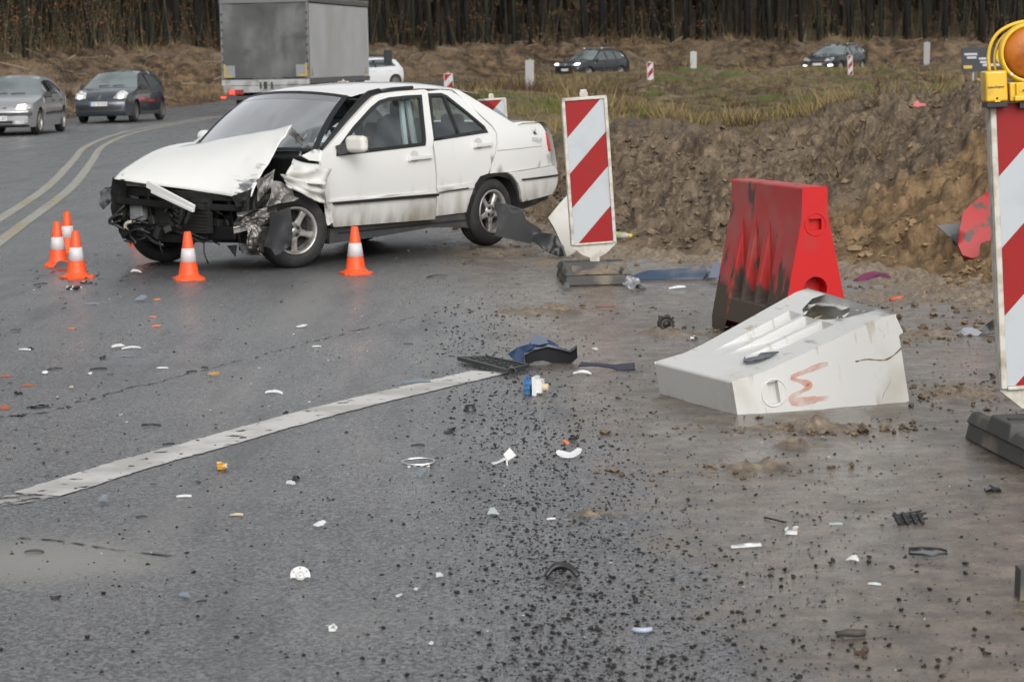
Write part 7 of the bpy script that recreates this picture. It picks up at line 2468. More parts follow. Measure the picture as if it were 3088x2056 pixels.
def special():
    g = 'wreckage scattered on the road'
    # oval chrome ring
    P = wp(1263, 1403); k = ppm(P.y)
    mb = MB()
    rx, ry = 48 / k, .034
    pts = [(rx * math.cos(t), ry * math.sin(t), .016 + .008 * math.sin(t)) for t in np.linspace(0, 6.283, 33)]
    mb.tube(pts, .0055, 8, cap=False)
    for q in (-.6, -.2, .2, .6): mb.box((rx * q, -ry * .75, .006), (.012, .006, .012))
    build_at(mb, 'chrome_ring', CHROME, P, 'oval chrome badge ring lying in the middle foreground', T, g)
    # white fan cap with holes
    P = wp(906, 1752); k = ppm(P.y)
    mb = MB(); R_ = 31 / k
    Mx = Matrix.Translation((0, 0, R_ * .62)) @ Matrix.Rotation(rad(52), 4, 'X')
    holes = [[(R_ * .72 * math.cos(a) + R_ * .09 * math.cos(t), R_ * .72 * math.sin(a) + R_ * .09 * math.sin(t)) for t in np.linspace(0, 6.283, 7)[:-1]] for a in (.5, 1.57, 2.64)]
    poly = [(R_ * math.cos(t), R_ * math.sin(t)) for t in np.linspace(-.3, math.pi + .3, 20)] + [(-R_ * .45, -R_ * .25), (-R_ * .2, -R_ * .45), (R_ * .2, -R_ * .45), (R_ * .45, -R_ * .25)]
    mb.panel(poly, lambda u, v: Mx @ Vector((u, v, .004 * math.cos(8 * math.hypot(u, v) / R_))), R_ / 4, holes, rim=Mx.to_3x3() @ Vector((0, 0, -.004)), closed=True)
    mb.lathe([(R_ * .36, .002), (R_ * .40, .010), (R_ * .44, .002)], 20, Mx); mb.lathe([(0, .012), (R_ * .16, .010), (R_ * .18, .001)], 14, Mx)
    build_at(mb, 'perforated_disc', WP, P, 'white round cap with holes standing in the lower middle foreground', T, g, .1)
    # amber lamp piece with white ring
    P = wp(678, 1418); k = ppm(P.y)
    mb = MB(); r_ = 13 / k
    Mx = Matrix.Translation((0, 0, r_)) @ Matrix.Rotation(rad(75), 4, 'Y') @ Matrix.Rotation(.5, 4, 'X')
    mb.lathe([(r_ * .9, -r_ * 1.6), (r_, -r_ * .8), (r_ * .95, 0), (r_ * .7, r_ * .3)], 12, Mx, 0); mb.lathe([(r_ * .25, r_ * .75), (r_ * .62, r_ * .7), (r_ * .66, r_ * .2)], 12, Mx, 1); mb.lathe([(0, r_ * .6), (r_ * .25, r_ * .6)], 10, Mx, 2)
    for q in range(4): mb.box((-r_ * 1.2, (q - 1.5) * r_ * .4, r_ * (.7 + .35 * q)), (r_ * 1.2, r_ * .35, r_ * .6), Matrix.Rotation(q, 3, 'X'), 0)
    build_at(mb, 'amber_bulb', [AMP, CRP, BP], P, 'amber lamp socket with pale ring below the edge line', T, g, .2)
    # white angled strip (bent)
    P = wp(1521, 1402); k = ppm(P.y)
    mb = MB()
    L = 40 / k
    mb.panel([(-L, -.012), (L * .15, -.008), (L * .15, .02), (-L, .012)], lambda u, v: (u, v, .012 + (u + L) * .25), .03, rim=(0, 0, -.004), closed=True)
    mb.panel([(L * .15, -.01), (L, .0), (L * .9, .05), (L * .15, .025)], lambda u, v: (u, v, .012 + L * 1.15 * .25 + (u - L * .15) * .2 + v * .5), .03, rim=(0, 0, -.004), closed=True)
    mb.bar((L * .15, -.008, 0), (L * .15, -.004, .02), .006, .006)
    build_at(mb, 'bent_trim_strip', WP, P, 'white trim strip bent at an angle in the centre foreground', T, g, .42)
    # silver reflector dish
    P = wp(1716, 1386); k = ppm(P.y)
    R_ = 40 / k
    mb = MB()
    poly = [(R_ * math.cos(t), R_ * .62 * math.sin(t)) for t in np.linspace(2.7, 6.35, 16)] + [(R_ * .75, R_ * .36), (R_ * .1, R_ * .12), (-R_ * .3, R_ * .34), (-R_ * .75, R_ * .42)]
    mb.panel(poly, lambda u, v: (u, v, .006 + .22 * (u * u + v * v) / R_ + (v + R_ * .65) * .42 + (u + R_) * .10), R_ / 5, rim=(0, 0, -.003), closed=True)
    build_at(mb, 'reflector_dish', mat('bright_reflector', (.74, .75, .76), .25, .25), P, 'broken silver reflector dish in the centre foreground', T, g, .15)
    # black curved ring trim
    P = wp(1695, 1742); k = ppm(P.y)
    mb = MB(); L = 50 / k
    for (w0, zz, yy) in ((.008, .020, 0), (.006, .024, .016), (.008, .014, .034)):
        pts = smooth3([(-L, yy - .012, .006), (-L * .55, yy, zz + .012), (0, yy + .004, zz + .018), (L * .6, yy - .006, zz + .008), (L, yy - .02, .010)], 16)
        mb.tube(pts, w0, 7)
    mb.grid(lambda u, v: (-L * .8 + 1.6 * L * u, .004 + .03 * v, .012 + .014 * math.sin(math.pi * u)), 8, 3)
    build_at(mb, 'ring_trim', BP, P, 'glossy black curved trim piece in the lower centre foreground', T, g, -.08)
    # pale blue curved tube
    P = wp(1937, 1908); k = ppm(P.y); L = 27 / k
    mb = MB(); mb.tube(smooth3([(-L, .012, .008), (-L * .4, -.002, .009), (L * .4, -.003, .009), (L, .010, .008)], 12), .0075, 8)
    build_at(mb, 'curved_tube', mat('pale_blue_plastic', (.38, .42, .52), .4), P, 'pale blue curved stub near the bottom edge', T, g)
    # ribbed black piece
    P = wp(2751, 1580); k = ppm(P.y); L = 54 / k
    mb = MB()
    for q in range(5):
        e_ = L * (.62 + .09 * ((q * 3) % 5))
        mb.bar((-L * (.98 - .05 * (q % 2)), .016 * q - .03, .006 + .005 * q), (e_, .016 * q - .024 + .01, .012 + .006 * q), .010, .006)
        mb.add([(e_ - .02, .016 * q - .02, .012 + .006 * q), (e_ + .03, .016 * q - .014, .020 + .006 * q), (e_ - .01, .016 * q - .010, .010 + .006 * q)], [(0, 1, 2)])
    for t in (-.92, -.45, .05, .45): mb.bar((L * t, -.036, .008), (L * t + .006, .046, .030), .010, .012)
    mb.panel([(-L, -.03), (-L * .72, -.034), (-L * .75, .04), (-L * .95, .035)], lambda u, v: (u, v, .010 + .35 * (v + .034)), .03, rim=(0, 0, -.004), closed=True)
    build_at(mb, 'ribbed_grille_piece', BP, P, 'black ribbed grille piece in the right foreground', T, g, .15)
    # smoky lens
    P = wp(2800, 1684); k = ppm(P.y)
    poly = [(-60, -6), (-55, 14), (-20, 13), (30, 8), (56, 2), (54, -10), (30, -12), (6, -22), (-20, -14)]
    S_ = math.hypot(P.y, CAMH) / CAMH
    mb = MB(); sc = [(u / k, v / k * S_ * .36) for u, v in poly]
    mb.panel(sc, lambda u, v: (u, v, .006 + .26 * (v + .05) + .006 * math.cos(u * 20)), .03, rim=(0, 0, -.004), closed=True)
    o = build_at(mb, 'smoky_lens', mat('smoky_clear_lens', (.115, .115, .11), .12, spec=.9, coat=.5), P, 'smoky headlamp lens with dark rim in the right foreground', T, g)
    mb = MB(); mb.tube([(u, v, .008 + .26 * (v + .05) + .006 * math.cos(u * 20)) for u, v in sc + sc[:1]], .0035, 5); mb.build('rim', BP, o)
    # black lens fragments near the right foot
    clump(2990, 1468, 66, 28, [BP, DMET], 'lens_fragments', 'glossy black lens fragments in front of the near beacon foot', T, 401, 8)
    # stick and twig
    P = wp(2566, 1920); k = ppm(P.y); L = 44 / k
    mb = MB(); mb.tube([(-L, 0, .010), (-L * .3, .004, .012), (L * .4, -.002, .011), (L, .003, .010)], [.006, .011, .0115, .010], 8)
    build_at(mb, 'wooden_stick', mat('wet_dark_wood', (.055, .047, .040), .7, bump=(60, .5, .004)), P, 'short dark wooden stick near the bottom right', 'stick', None, .03)
    P = wp(2338, 1575); mb = MB(); mb.tube(smooth3([(-.03, .07, .006), (-.01, .03, .008), (.015, -.005, .006), (.032, -.03, .006)], 10), .0035, 6)
    build_at(mb, 'twig', RUSTY, P, 'dark knotty twig left of the smashed white lamp', 'stick')
    # black object cut by the right edge
    P = wp(3098, 1800); mb = MB(); mb.box((0, 0, .045), (.06, .09, .09), taper=.9); mb.box((.02, -.03, .06), (.05, .05, .05))
    build_at(mb, 'rubber_block', BASEM, P, 'black rubber block cut off by the right picture edge', T, g)
    # black cap ring, big dark crumbs
    P = wp(1417, 1238); k = ppm(P.y); r_ = 17 / k
    mb = MB(); mb.lathe([(r_ * 1.15, 0), (r_ * 1.2, .008), (r_ * .95, .012), (r_ * .95, .024), (r_ * .8, .026), (r_ * .75, .006), (0, .005)], 24)
    build_at(mb, 'rubber_stopper', BP, P, 'round black rubber cap right of the upper edge line end', T, g)
    # blue brush with white back
    P = wp(1612, 1190); k = ppm(P.y)
    mb = MB(); H_ = 56 / k
    mb.grid(lambda u, v: (-.034 + .012 * math.cos(u * 6.283) * (1 if 1 else 0) + .0 + (.026) * (v), .040 * math.sin(u * 6.283) * (1 + .12 * math.sin(9 * u * 6.283) * (1 - v)), H_ * .5 + H_ * .5 * math.cos(u * 6.283) * (1 + .03 * math.sin(14 * u * 6.283))), 40, 6, mi=0)
    mb.box((-.030, 0, H_ * .5), (.03, .068, H_ * .94), None, 0, .96)
    mb.box((.008, 0, H_ * .5), (.020, .072, H_ * 1.02), None, 1); mb.box((.030, 0, H_ * .5), (.028, .056, H_ * .72), None, 1, .9)
    Mx = Matrix.Translation((.044, 0, H_ * .42)) @ Matrix.Rotation(rad(90), 4, 'Y')
    mb.lathe([(.018, -.004), (.018, .024), (.015, .026), (0, .026)], 14, Mx, 2)
    o = build_at(mb, 'cleaning_brush', [mat('blue_bristles', (.045, .15, .32), .8, var=((.025, .085, .20), 60, .42, .6, (1, 1, .15)), bump=(120, .8, .01)), WP, CRP], P, 'blue bristled brush head with white back standing on the wet ground', 'brush', None, -.30)
    # black fan / lamp back standing
    P = wp(2009, 1000); k = ppm(P.y); r_ = 24 / k
    Mx = Matrix.Translation((0, 0, r_ * .98)) @ Matrix.Rotation(rad(82), 4, 'X') @ Matrix.Rotation(.2, 4, 'Z')
    mb = MB(); mb.lathe([(0, .018), (r_ * .35, .018), (r_ * .42, .008), (r_ * .80, .006), (r_ * .86, .014), (r_, .012), (r_, -.025), (r_ * .8, -.03)], 28, Mx)
    for q in range(14):
        a = q * .449; mb.box(Mx @ Vector((r_ * 1.03 * math.cos(a), r_ * 1.03 * math.sin(a), -.005)), (.010, .016, .010))
    mb.box((-r_ * .85, 0, r_ * 1.75), (.012, .01, .03)); mb.box((0, 0, .006), (.06, .05, .014))
    build_at(mb, 'fan_motor', mat('burnt_black_plastic', (.018, .015, .014), .5, var=((.06, .035, .028), 10, .55, .75)), P, 'round black fan motor standing left of the white barrier', T, g, .2)
    # red string
    P = wp(1825, 926); mb = MB(); mb.tube(smooth3([(-.06, .0, .004), (-.01, -.01, .004), (.03, .006, .004), (.065, .012, .004)], 12), .003, 5)
    build_at(mb, 'red_strip', mat('dull_red_strip', (.26, .03, .025), .5), P, 'thin red strip on the wet mud above the sand streak', T, g)
    # bottle with yellow cap at the foot of the heap
    P = Vector(ground_hit(1872, 722)); mb = MB()
    Mx = Matrix.Translation((0, 0, .032)) @ Matrix.Rotation(rad(90), 4, 'Y') @ Matrix.Rotation(.3, 4, 'X')
    mb.lathe([(0, -.09), (.03, -.088), (.032, -.05), (.029, 0), (.031, .04), (.02, .07), (.013, .085)], 14, Mx, 0); mb.lathe([(.016, .084), (.018, .088), (.018, .104), (0, .106)], 14, Mx, 1)
    build_at(mb, 'plastic_bottle', [mat('pale_green_bottle', (.30, .34, .16), .2, var=((.42, .40, .36), 12, .45, .6), coat=.4), mat('yellow_cap', (.62, .50, .03), .4)], P, 'pale green bottle with yellow cap lying right of the centre beacon', 'bottle', None, -.25)


special()


# ---- larger torn panels: outlines with a real distance, lean and thickness
def panel_at(name, label, outline, y, m, lean=0., thick=.006, bend=0., seed=0, rough=0., foot=None, cat=T, step=.05):
    pts = []
    for px, py in outline:
        P = DEP(px, py, y)
        h = P[2]
        pts.append(DEP(px, py, y + lean * h))
    o = plate3(None, name, pts, m, thick, step, bend, seed, rough)
    c = Vector(np.mean(pts, 0)); c.z = 0
    for v in o.data.vertices: v.co -= c
    o.location = c
    tag(o, label, cat, 'wreckage scattered on the road')
    return o


def c7(u, v): return (1450 + u * .33801, 720 + v * .33801)
def cz2(u, v): return (900 + .38899 * u, 230 + .38899 * v)


def big_pieces():
    yb = float(G(1640, 1100)[1])
    # blue bumper corner: blue flank, dark arched inside, raised tab
    o = panel_at('blue_bumper_corner', 'dark blue torn bumper corner with black arched inside, in the middle of the scene',
                 [c7(*q) for q in [(385, 1020), (470, 975), (600, 945), (700, 965), (790, 1000), (830, 990), (858, 960), (862, 1060), (800, 1110), (740, 1128), (640, 1100), (560, 1078), (480, 1090), (400, 1128)]], yb + .02, mat('black_inner_bumper', (.004, .0045, .006), .6, spec=.15), .25, .008, -.03)
    def kid(nm, outline, y, m, lean=.0, bend=0., th=.006):
        k = panel_at(nm, None, outline, y, m, lean, th, bend)
        del k['group'], k['category']
        w0 = k.location.copy(); k.parent = o; k.location = w0 - o.location
        return k
    kid('blue_flank', [c7(*q) for q in [(242, 1030), (330, 975), (430, 945), (520, 940), (470, 975), (385, 1025), (390, 1100), (350, 1125), (300, 1085)]], yb + .06, BLUEP, .7, .01)
    kid('blue_crown', [c7(*q) for q in [(440, 945), (520, 935), (600, 905), (660, 935), (720, 975), (600, 947), (480, 975)]], yb + .07, BLUEP, .8, .01)
    kid('blue_tab', [c7(*q) for q in [(436, 885), (462, 882), (470, 860), (510, 850), (530, 872), (570, 868), (605, 930), (500, 950), (445, 938)]], yb + .10, BLUEP, .3, 0)
    kid('edge_lip', [c7(*q) for q in [(385, 1018), (480, 965), (600, 935), (700, 955), (790, 990), (855, 945), (858, 962), (800, 1008), (700, 978), (600, 955), (480, 985), (390, 1040)]], yb - .0, mat('blue_black_lip', (.018, .026, .045), .3), .25, -.03, .010)
    # flat black grille with a pale clip
    P = wp(1480, 1112); k = ppm(P.y)
    mb = MB()
    a = G(1384, 1093); b = G(1530, 1132); c = G(1592, 1116); d = G(1470, 1090)
    L = lambda p: (p[0] - P.x, p[1] - P.y, 0)
    A, B, C_, D_ = [Vector(L(q)) + Vector((0, 0, .022)) for q in (a, b, c, d)]
    for p, q in ((A, B), (B, C_), (C_, D_), (D_, A)): mb.bar(p, q, .018, .02)
    for t in (.2, .4, .6, .8):
        mb.bar(A.lerp(D_, t), B.lerp(C_, t), .008, .010); mb.bar(A.lerp(B, t), D_.lerp(C_, t), .008, .010)
    o2 = build_at(mb, 'radiator_grille', mat('dull_black_grille', (.030, .034, .033), .5), P, 'flat black radiator grille lying by the upper end of the edge line', T, 'wreckage scattered on the road')
    mb = MB(); q = B.lerp(C_, .25); mb.grid(lambda u, v: (q.x - .03 + .05 * u, q.y - .03 + .03 * v, .012 + .03 * math.sin(math.pi * u)), 8, 3); mb.build('pale_clip', mat('pale_grey_clip', (.24, .235, .21), .5), o2)
    # dark blue black strip
    y3 = float(G(1832, 1118)[1])
    panel_at('trim_panel', 'long dark folded trim panel between the blue bumper corner and white barrier', [c7(*q) for q in [(865, 1135), (900, 1098), (960, 1112), (1200, 1135), (1370, 1105), (1378, 1160), (1225, 1183), (1180, 1165), (1010, 1140)]], y3, mat('dark_slate_trim', (.040, .040, .058), .4), 1.6, .006, .01)
    # blue long panel behind the barrier
    y4 = float(G(2020, 846)[1])
    o = panel_at('blue_bumper_skin', 'long torn blue bumper skin lying left of the red barrier', [c7(*q) for q in [(1335, 335), (1420, 305), (1500, 285), (1700, 280), (1850, 270), (1868, 252), (1895, 296), (1940, 280), (1985, 228), (2022, 285), (2020, 330), (2110, 345), (2110, 374), (1700, 370), (1400, 372)]], y4, mat('blue_fading_skin', (.034, .056, .098), .35, coat=.15, var=((.12, .125, .13), 3, .42, .62, (1, 1, 3))), 1.1, .006, .01)
    panel_at('black_support', 'black angled support leaning on the torn blue bumper skin', [c7(*q) for q in [(1965, 385), (2030, 290), (2050, 290), (2075, 312), (2048, 320), (2000, 388)]], y4 - .05, BP, .2, .02)
    panel_at('blue_skin_end', 'pointed end of blue bumper skin touching the red barrier', [(2136, 838), (2148, 800), (2168, 786), (2172, 836)], y4 - .15, BLUEP, .4, .006)
    # grey crumpled scrap by the beacon foot
    y5 = float(G(1906, 876)[1])
    o = panel_at('crumpled_scrap', 'grey crumpled sheet scrap right of the centre beacon foot', [c7(*q) for q in [(1262, 405), (1310, 335), (1390, 350), (1425, 385), (1420, 410), (1372, 440), (1350, 470), (1310, 450)]], y5, mat('grey_crumpled_sheet', (.16, .16, .17), .35, .3, var=((.30, .31, .33), 7, .5, .7)), .4, .008, .03, 3, .05, step=.03)
    panel_at('black_splinter', 'black splinter under the grey crumpled scrap', [c7(*q) for q in [(1385, 410), (1420, 405), (1478, 440), (1440, 448), (1380, 440)]], y5 + .03, BP, .5, .01)
    # behind the centre beacon: white bumper piece and black liner, grey tray by the rear wheel
    panel_at('white_bumper_piece', 'curved dirty white bumper piece standing behind the centre beacon', [cz2(*q) for q in [(2150, 860), (2108, 885), (2080, 930), (2020, 1000), (1935, 1108), (1990, 1200), (2040, 1310), (2072, 1402), (2110, 1392), (2150, 1360)]], 19.9, mat('dirty_white_bumper', (.44, .43, .40), .4, var=((.30, .28, .23), 5, .5, .7)), .25, .012, .06)
    panel_at('bumper_edge', 'thin black rubber edge along the curved white bumper piece', [cz2(*q) for q in [(1935, 1108), (1945, 1105), (2000, 1195), (2052, 1305), (2080, 1400), (2068, 1405), (2036, 1312), (1986, 1202)]], 19.86, BP, .25, .012)
    panel_at('grey_undertray', 'dark grey torn undertray leaning against the rear wheel', [cz2(*q) for q in [(1515, 972), (1620, 1003), (1740, 1045), (1760, 1110), (1880, 1188), (1886, 1230), (1832, 1240), (1802, 1300), (1690, 1275), (1520, 1238), (1545, 1150), (1536, 1050)]], 21.25, mat('dark_grey_tray', (.018, .019, .021), .5, spec=.3, var=((.04, .04, .039), 6, .5, .7)), .1, .012, .05)
    panel_at('tray_flange', 'upper flange of the torn grey undertray', [cz2(*q) for q in [(1528, 972), (1742, 1038), (1748, 1050), (1762, 1112), (1690, 1096), (1560, 1050)]], 21.18, mat('grey_flange', (.045, .047, .050), .45, spec=.3), .6, .02, .02)
    panel_at('black_wheel_liner', 'glossy black wheel liner between undertray and white bumper piece', [cz2(*q) for q in [(1815, 1215), (1900, 1238), (2020, 1288), (2052, 1330), (2075, 1400), (2030, 1412), (1950, 1402), (1870, 1352), (1805, 1292)]], 20.3, mat('glossy_black_liner', (.020, .021, .022), .25, var=((.17, .17, .165), 7, .62, .74)), .5, .012, .10, 8, .05)
    # on the heap: red fragment, white scraps, red tip
    P = ground_hit(2940, 778)
    RB = REDM
    o = panel_at('red_barrier_fragment', 'muddy red barrier fragment with a hole, behind the near striped beacon', [(2886, 748), (2890, 700), (2900, 650), (2930, 620), (2990, 575), (3060, 545), (3060, 772), (2990, 772), (2930, 786), (2900, 776)], float(P[1]) - .05, mat('muddy_red_fragment', (.36, .03, .03), .45, spec=.3, var=((.085, .062, .05), 7, .52, .60)), .5, .03, .06)
    k = panel_at('oval_hole', None, [(2902 + 21 + 20 * math.cos(t), 746 + 15 * math.sin(t)) for t in np.linspace(0, 6.283, 15)[:-1]], float(P[1]) - .10, SEAL, .5, .004); del k['group'], k['category']
    w0 = k.location.copy(); k.parent = o; k.location = w0 - o.location
    P = ground_hit(2880, 735)
    # black grille under the fragment
    o = panel_at('black_grating', 'black plastic grating under the muddy red fragment', [(2826, 680), (2895, 672), (2905, 700), (2890, 740), (2860, 712)], float(P[1]) - .18, DMET, .5, .012)
    P = ground_hit(2768, 345)
    panel_at('red_plastic_tip', 'red plastic corner sticking out over the crest of the soil heap', [(2742, 345), (2758, 308), (2766, 304), (2773, 312), (2792, 314), (2797, 324), (2778, 336), (2764, 345)], float(P[1]) - .02, mat('clean_red_plastic', (.42, .03, .03), .4), .3, .02, .01)
    P = ground_hit(2655, 430)
    panel_at('white_scrap', 'leaf shaped white scrap near the top of the soil heap', [(2647, 434), (2652, 420), (2662, 412), (2669, 413), (2665, 424), (2655, 434)], float(P[1]) - .06, WP, .3, .005)
    P = ground_hit(2200, 450)
    panel_at('torn_white_strip', 'torn white plastic strip on the slope above the red barrier', [(2172, 430), (2186, 436), (2195, 446), (2212, 444), (2228, 436), (2236, 438), (2222, 452), (2198, 457), (2182, 448)], float(P[1]) - .06, mat('greyish_white_strip', (.40, .40, .39), .5), .6, .006, .0, 3, .02, step=.02)
    P = ground_hit(2562, 752)
    panel_at('foil_wrapper', 'shiny bluish wrapper right of the red barrier', [(2546, 756), (2552, 748), (2568, 744), (2580, 748), (2576, 758), (2560, 760)], float(P[1]) - .04, mat('bluish_foil', (.35, .45, .55), .2, .6, var=((.08, .07, .09), 30, .45, .6)), .5, .005, .01)
    # bent black and silver panel at right
    P = ground_hit(2930, 1012)
    panel_at('bent_sheet', 'bent sheet with pale top left of the near beacon', [(2882, 1008), (2905, 988), (2930, 986), (2962, 1002), (2948, 1012), (2900, 1010)], float(P[1]) - .02, mat('pale_grey_sheet', (.36, .37, .40), .3, .3), 1.4, .006)
    panel_at('black_panel_fold', 'black folded panel reaching behind the near beacon', [(2950, 1012), (2968, 985), (2990, 968), (3010, 968), (3010, 1008), (2985, 1008), (2965, 1012)], float(P[1]) + .02, BP, .5, .008, .02)
    # orange-red lighter-like tube
    P = Vector(ground_hit(2704, 912)); mb = MB()
    Mx = Matrix.Translation((0, 0, .022)) @ Matrix.Rotation(rad(80), 4, 'Y')
    mb.lathe([(0, -.045), (.02, -.044), (.021, .04), (.016, .046), (0, .046)], 12, Mx, 0)
    build_at(mb, 'orange_tin', mat('dirty_orange_tin', (.46, .10, .05), .4, var=((.07, .05, .04), 14, .5, .62)), P, 'small dirty orange tin behind the white barrier', 'tin', None, .3)
    # the crumpled cloth
    P = ground_hit(2630, 850)
    c = Vector((DEP(2632, 848, float(P[1]))[0], float(P[1]), 0)); c.z = P[2]
    mb = MB()
    def cloth(u, v):
        x = -.13 + .27 * u; y = -.10 + .20 * v
        env = math.sin(math.pi * u ** 1.25) ** .85 * math.sin(math.pi * v) ** .75
        f = abs(math.sin((u * 1.1 + v * 2.3) * 5.2 + math.sin(u * 6))) * .55 + abs(math.sin((v * 3.1 - u * .8) * 4.1)) * .35
        z = env * (.040 + .050 * f)
        return (x + .02 * math.sin(v * 8), y + .03 * math.sin(u * 5 + 1), max(.002, z))
    mb.grid(cloth, 36, 26)
    build_at(mb, 'cloth', mat('maroon_purple_cloth', (.165, .032, .085), .85, var=((.085, .018, .05), 9, .45, .62), bump=(90, .3, .004)), c, 'crumpled maroon cloth lying right of the red barrier', 'cloth')
    # dark blade lying on the white barrier
    q = [(1950 + u * .36093, 820 + v * .36093) for u, v in [(812, 770), (822, 728), (830, 745), (835, 752), (930, 738), (960, 710), (1060, 695), (1105, 688), (1040, 725), (945, 765), (870, 780), (815, 780)]]
    pts = []
    inv = WB.inverted(); best = None
    n_up = None
    for px, py in q:
        d = Vector(ray(px, py)); o_ = Vector(EYE)
        # the upper slope of the barrier: y = UP * hw(z)
        ol = inv @ o_; dl = inv.to_3x3() @ d
        sl = (.205 - .098) / .63
        # UP*y = .205 - sl*(z-.07)
        t = (.205 + sl * .07 - sl * ol.z - UP * ol.y) / (UP * dl.y + sl * dl.z)
        r_ = ol + dl * t
        pts.append(WB @ (r_ + Vector((0, UP * .014, 0))))
    o = plate3(None, 'plastic_splinter', [tuple(p_) for p_ in pts], mat('blue_black_splinter', (.022, .026, .036), .35, var=((.10, .11, .12), 12, .5, .65)), .006, .03, .006)
    cc = sum((Vector(p_) for p_ in pts), Vector()) / len(pts)
    for v in o.data.vertices: v.co -= cc
    o.location = cc
    tag(o, 'blue black splinter lying on top of the white barrier', T, 'wreckage scattered on the road')


big_pieces()


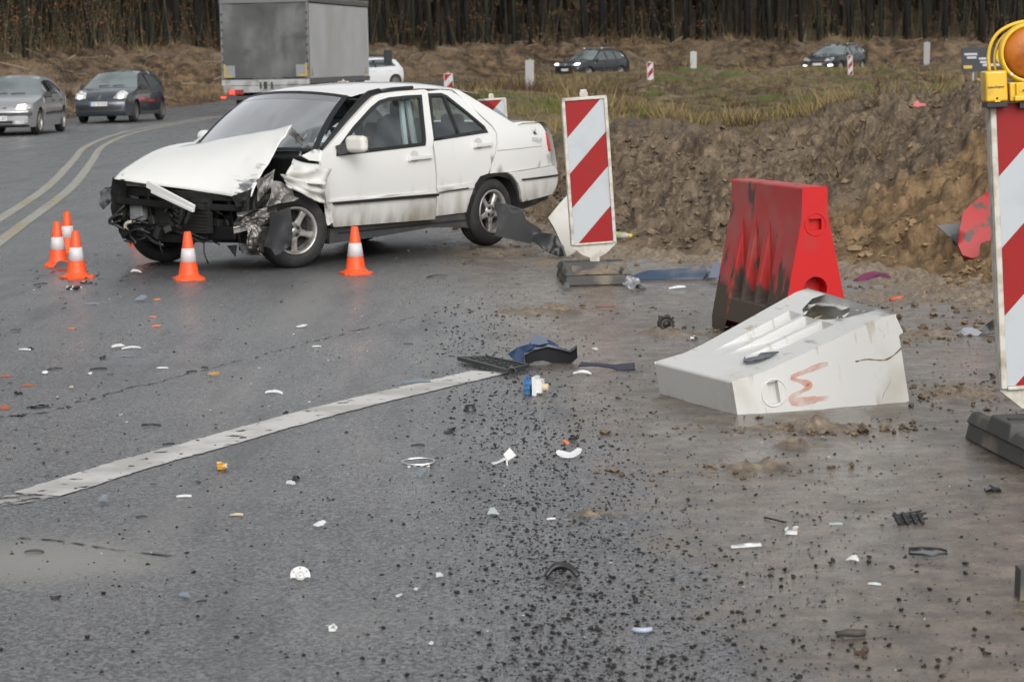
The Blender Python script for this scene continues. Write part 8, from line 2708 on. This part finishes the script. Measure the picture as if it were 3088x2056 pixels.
# ------------------------------------------------------------------ crumbs of broken asphalt, chips
def crumbs():
    n = 60000
    py = 840 + (2120 - 840) * RW.uniform(0, 1, n) ** .85
    px = RW.uniform(-60, 3150, n)
    xc = np.interp(py, [840, 1000, 1200, 1500, 1800, 2056], [1420, 1430, 1500, 1610, 1670, 1720])
    sl_ = np.interp(py, [840, 1200, 2056], [120, 185, 330]); sr = np.interp(py, [840, 1200, 2056], [120, 330, 620])
    d = px - xc
    wgt = np.exp(-(d / np.where(d < 0, sl_, sr)) ** 2)
    core = np.exp(-(d / np.interp(py, [840, 2056], [70, 140])) ** 2)
    den = .75 * wgt + .7 * core + np.where(px > xc, .15, .025 + .03 * (py > 1400))
    den *= np.interp(py, [840, 1000, 1300, 2056], [.7, 1.15, 1.0, .62]) * (.55 + .9 * fbm(px / 90, py / 45, 3, 8))
    keep = RW.uniform(0, 1, n) < den * .98
    px = px[keep]; py = py[keep]
    # on the ground plane
    dirs = _r[None] * ((px - IW / 2) / FPX)[:, None] + _u[None] * (-(py - IH / 2) / FPX)[:, None] + _f[None]
    t = -CAMH / dirs[:, 2]
    P = EYE[None] + dirs * t[:, None]
    m = len(P)
    s = np.clip(np.exp(RW.normal(math.log(.0026), .58, m)), .0012, .0072)     # half size in metres
    s *= np.interp(P[:, 1], [5, 9, 14], [.95, 1.15, 1.45])
    # keep clear of the fallen barrier
    inb = (P[:, 1] > 11.2) & (P[:, 1] < 12.4) & (P[:, 0] > .72) & (P[:, 0] < 1.85)
    P = P[~inb]; s = s[~inb]
    order = np.argsort(-s / P[:, 1])
    big = order[:290]; rest = order[290:]
    shapes = []
    CR = mat('wet_asphalt_crumb', (.014, .013, .012), .5, spec=.3, var=((.034, .029, .025), 60, .5, .7))
    for k in range(7):
        bm = bmesh.new(); bmesh.ops.create_icosphere(bm, subdivisions=2, radius=1)
        sx, sy, sz = RW.uniform(.75, 1.25), RW.uniform(.7, 1.1), RW.uniform(.5, .85)
        for v in bm.verts:
            q = mnoise.noise(v.co * 1.3 + Vector((k * 5, 0, 0))) * .55 + mnoise.noise(v.co * 3.1 + Vector((0, k * 3, 0))) * .25
            v.co = v.co * (1 + q); v.co.x *= sx; v.co.y *= sy; v.co.z *= sz
        me = bpy.data.meshes.new('asphalt_crumb'); bm.to_mesh(me); bm.free(); me.materials.append(CR)
        shapes.append(me)
    for i in big:
        o = bpy.data.objects.new('asphalt_crumb', shapes[int(RW.integers(0, 7))]); COL.objects.link(o)
        o.location = (P[i, 0], P[i, 1], s[i] * .45); o.scale = (s[i],) * 3
        o.rotation_euler = (RW.uniform(-.4, .4), RW.uniform(-.4, .4), RW.uniform(0, 6.28))
        tag(o, 'black crumb of broken asphalt lying on the wet road', 'asphalt crumb', 'larger crumbs of broken asphalt')
    # the countless small ones in one object
    p = P[rest]; r = s[rest]
    base = np.array([[1, 0, 0], [0, 1, 0], [-1, 0, 0], [0, -1, 0], [0, 0, .8], [.7, .7, .3], [-.7, .7, .35], [-.7, -.7, .3], [.7, -.7, .35]])
    tri = np.array([[0, 5, 4], [5, 1, 4], [1, 6, 4], [6, 2, 4], [2, 7, 4], [7, 3, 4], [3, 8, 4], [8, 0, 4], [0, 1, 5], [1, 2, 6], [2, 3, 7], [3, 0, 8]])
    k = len(p)
    a = RW.uniform(0, 6.28, k); st = RW.uniform(.6, 1.2, (k, 1, 3))
    V = base[None] * RW.uniform(.65, 1.3, (k, 9, 1)) * st
    ca, sa = np.cos(a)[:, None], np.sin(a)[:, None]
    V = np.stack([V[..., 0] * ca - V[..., 1] * sa, V[..., 0] * sa + V[..., 1] * ca, V[..., 2]], -1) * r[:, None, None] + np.concatenate([p[:, :2], np.zeros((k, 1))], 1)[:, None, :]
    Fc = (tri[None] + (np.arange(k) * 9)[:, None, None]).reshape(-1, 3)
    o = colour_mesh('asphalt_grit', V.reshape(-1, 3), Fc, None, CR)
    tag(o, 'fine black grit of broken asphalt strewn over the wet road', 'grit', kind='stuff')
    # white and dark chips near the car, too small to tell apart
    ch = []
    for k in range(4):
        mb = shard_mesh(1.0, .7, 900 + k, .06, .1); ob = mb.build('plastic_chip', WP); ch.append(ob.data); bpy.data.objects.remove(ob)
    for k in range(110):
        if k < 70: x_, y_ = RW.uniform(-20, 1150), RW.uniform(800, 1300)
        else: x_, y_ = RW.uniform(300, 3000), RW.uniform(1150, 2030)
        Pq = G(x_, y_)
        if Pq[1] > 19.6: continue
        o = bpy.data.objects.new('plastic_chip', ch[k % 4]); COL.objects.link(o)
        sc = RW.uniform(.008, .022) * (.6 if k >= 70 else 1)
        o.location = (Pq[0], Pq[1], .002); o.scale = (sc, sc, sc); o.rotation_euler = (0, 0, RW.uniform(0, 6.28))
        tag(o, 'tiny white plastic chip lying on the road', 'plastic chip', 'tiny white chips scattered on the road')
    dk = []
    for k in range(4):
        mb = shard_mesh(1.0, .45, 950 + k, .08, .15, 'shard' if k % 2 else 'strip'); ob = mb.build('plastic_splinter', BP); dk.append(ob.data); bpy.data.objects.remove(ob)
    for k in range(120):
        if k < 60: x_, y_ = RW.normal(230, 110), RW.normal(850, 38)
        else: x_, y_ = RW.uniform(-20, 900), RW.uniform(880, 1500)
        Pq = G(x_, max(770, y_))
        o = bpy.data.objects.new('plastic_splinter', dk[k % 4]); COL.objects.link(o)
        sc = RW.uniform(.012, .05) if k < 60 else RW.uniform(.010, .032)
        o.location = (Pq[0], Pq[1], .002); o.scale = (sc, sc, sc); o.rotation_euler = (0, 0, RW.uniform(0, 6.28))
        tag(o, 'tiny black plastic splinter lying on the road', 'plastic splinter', 'tiny black splinters scattered on the road')


crumbs()
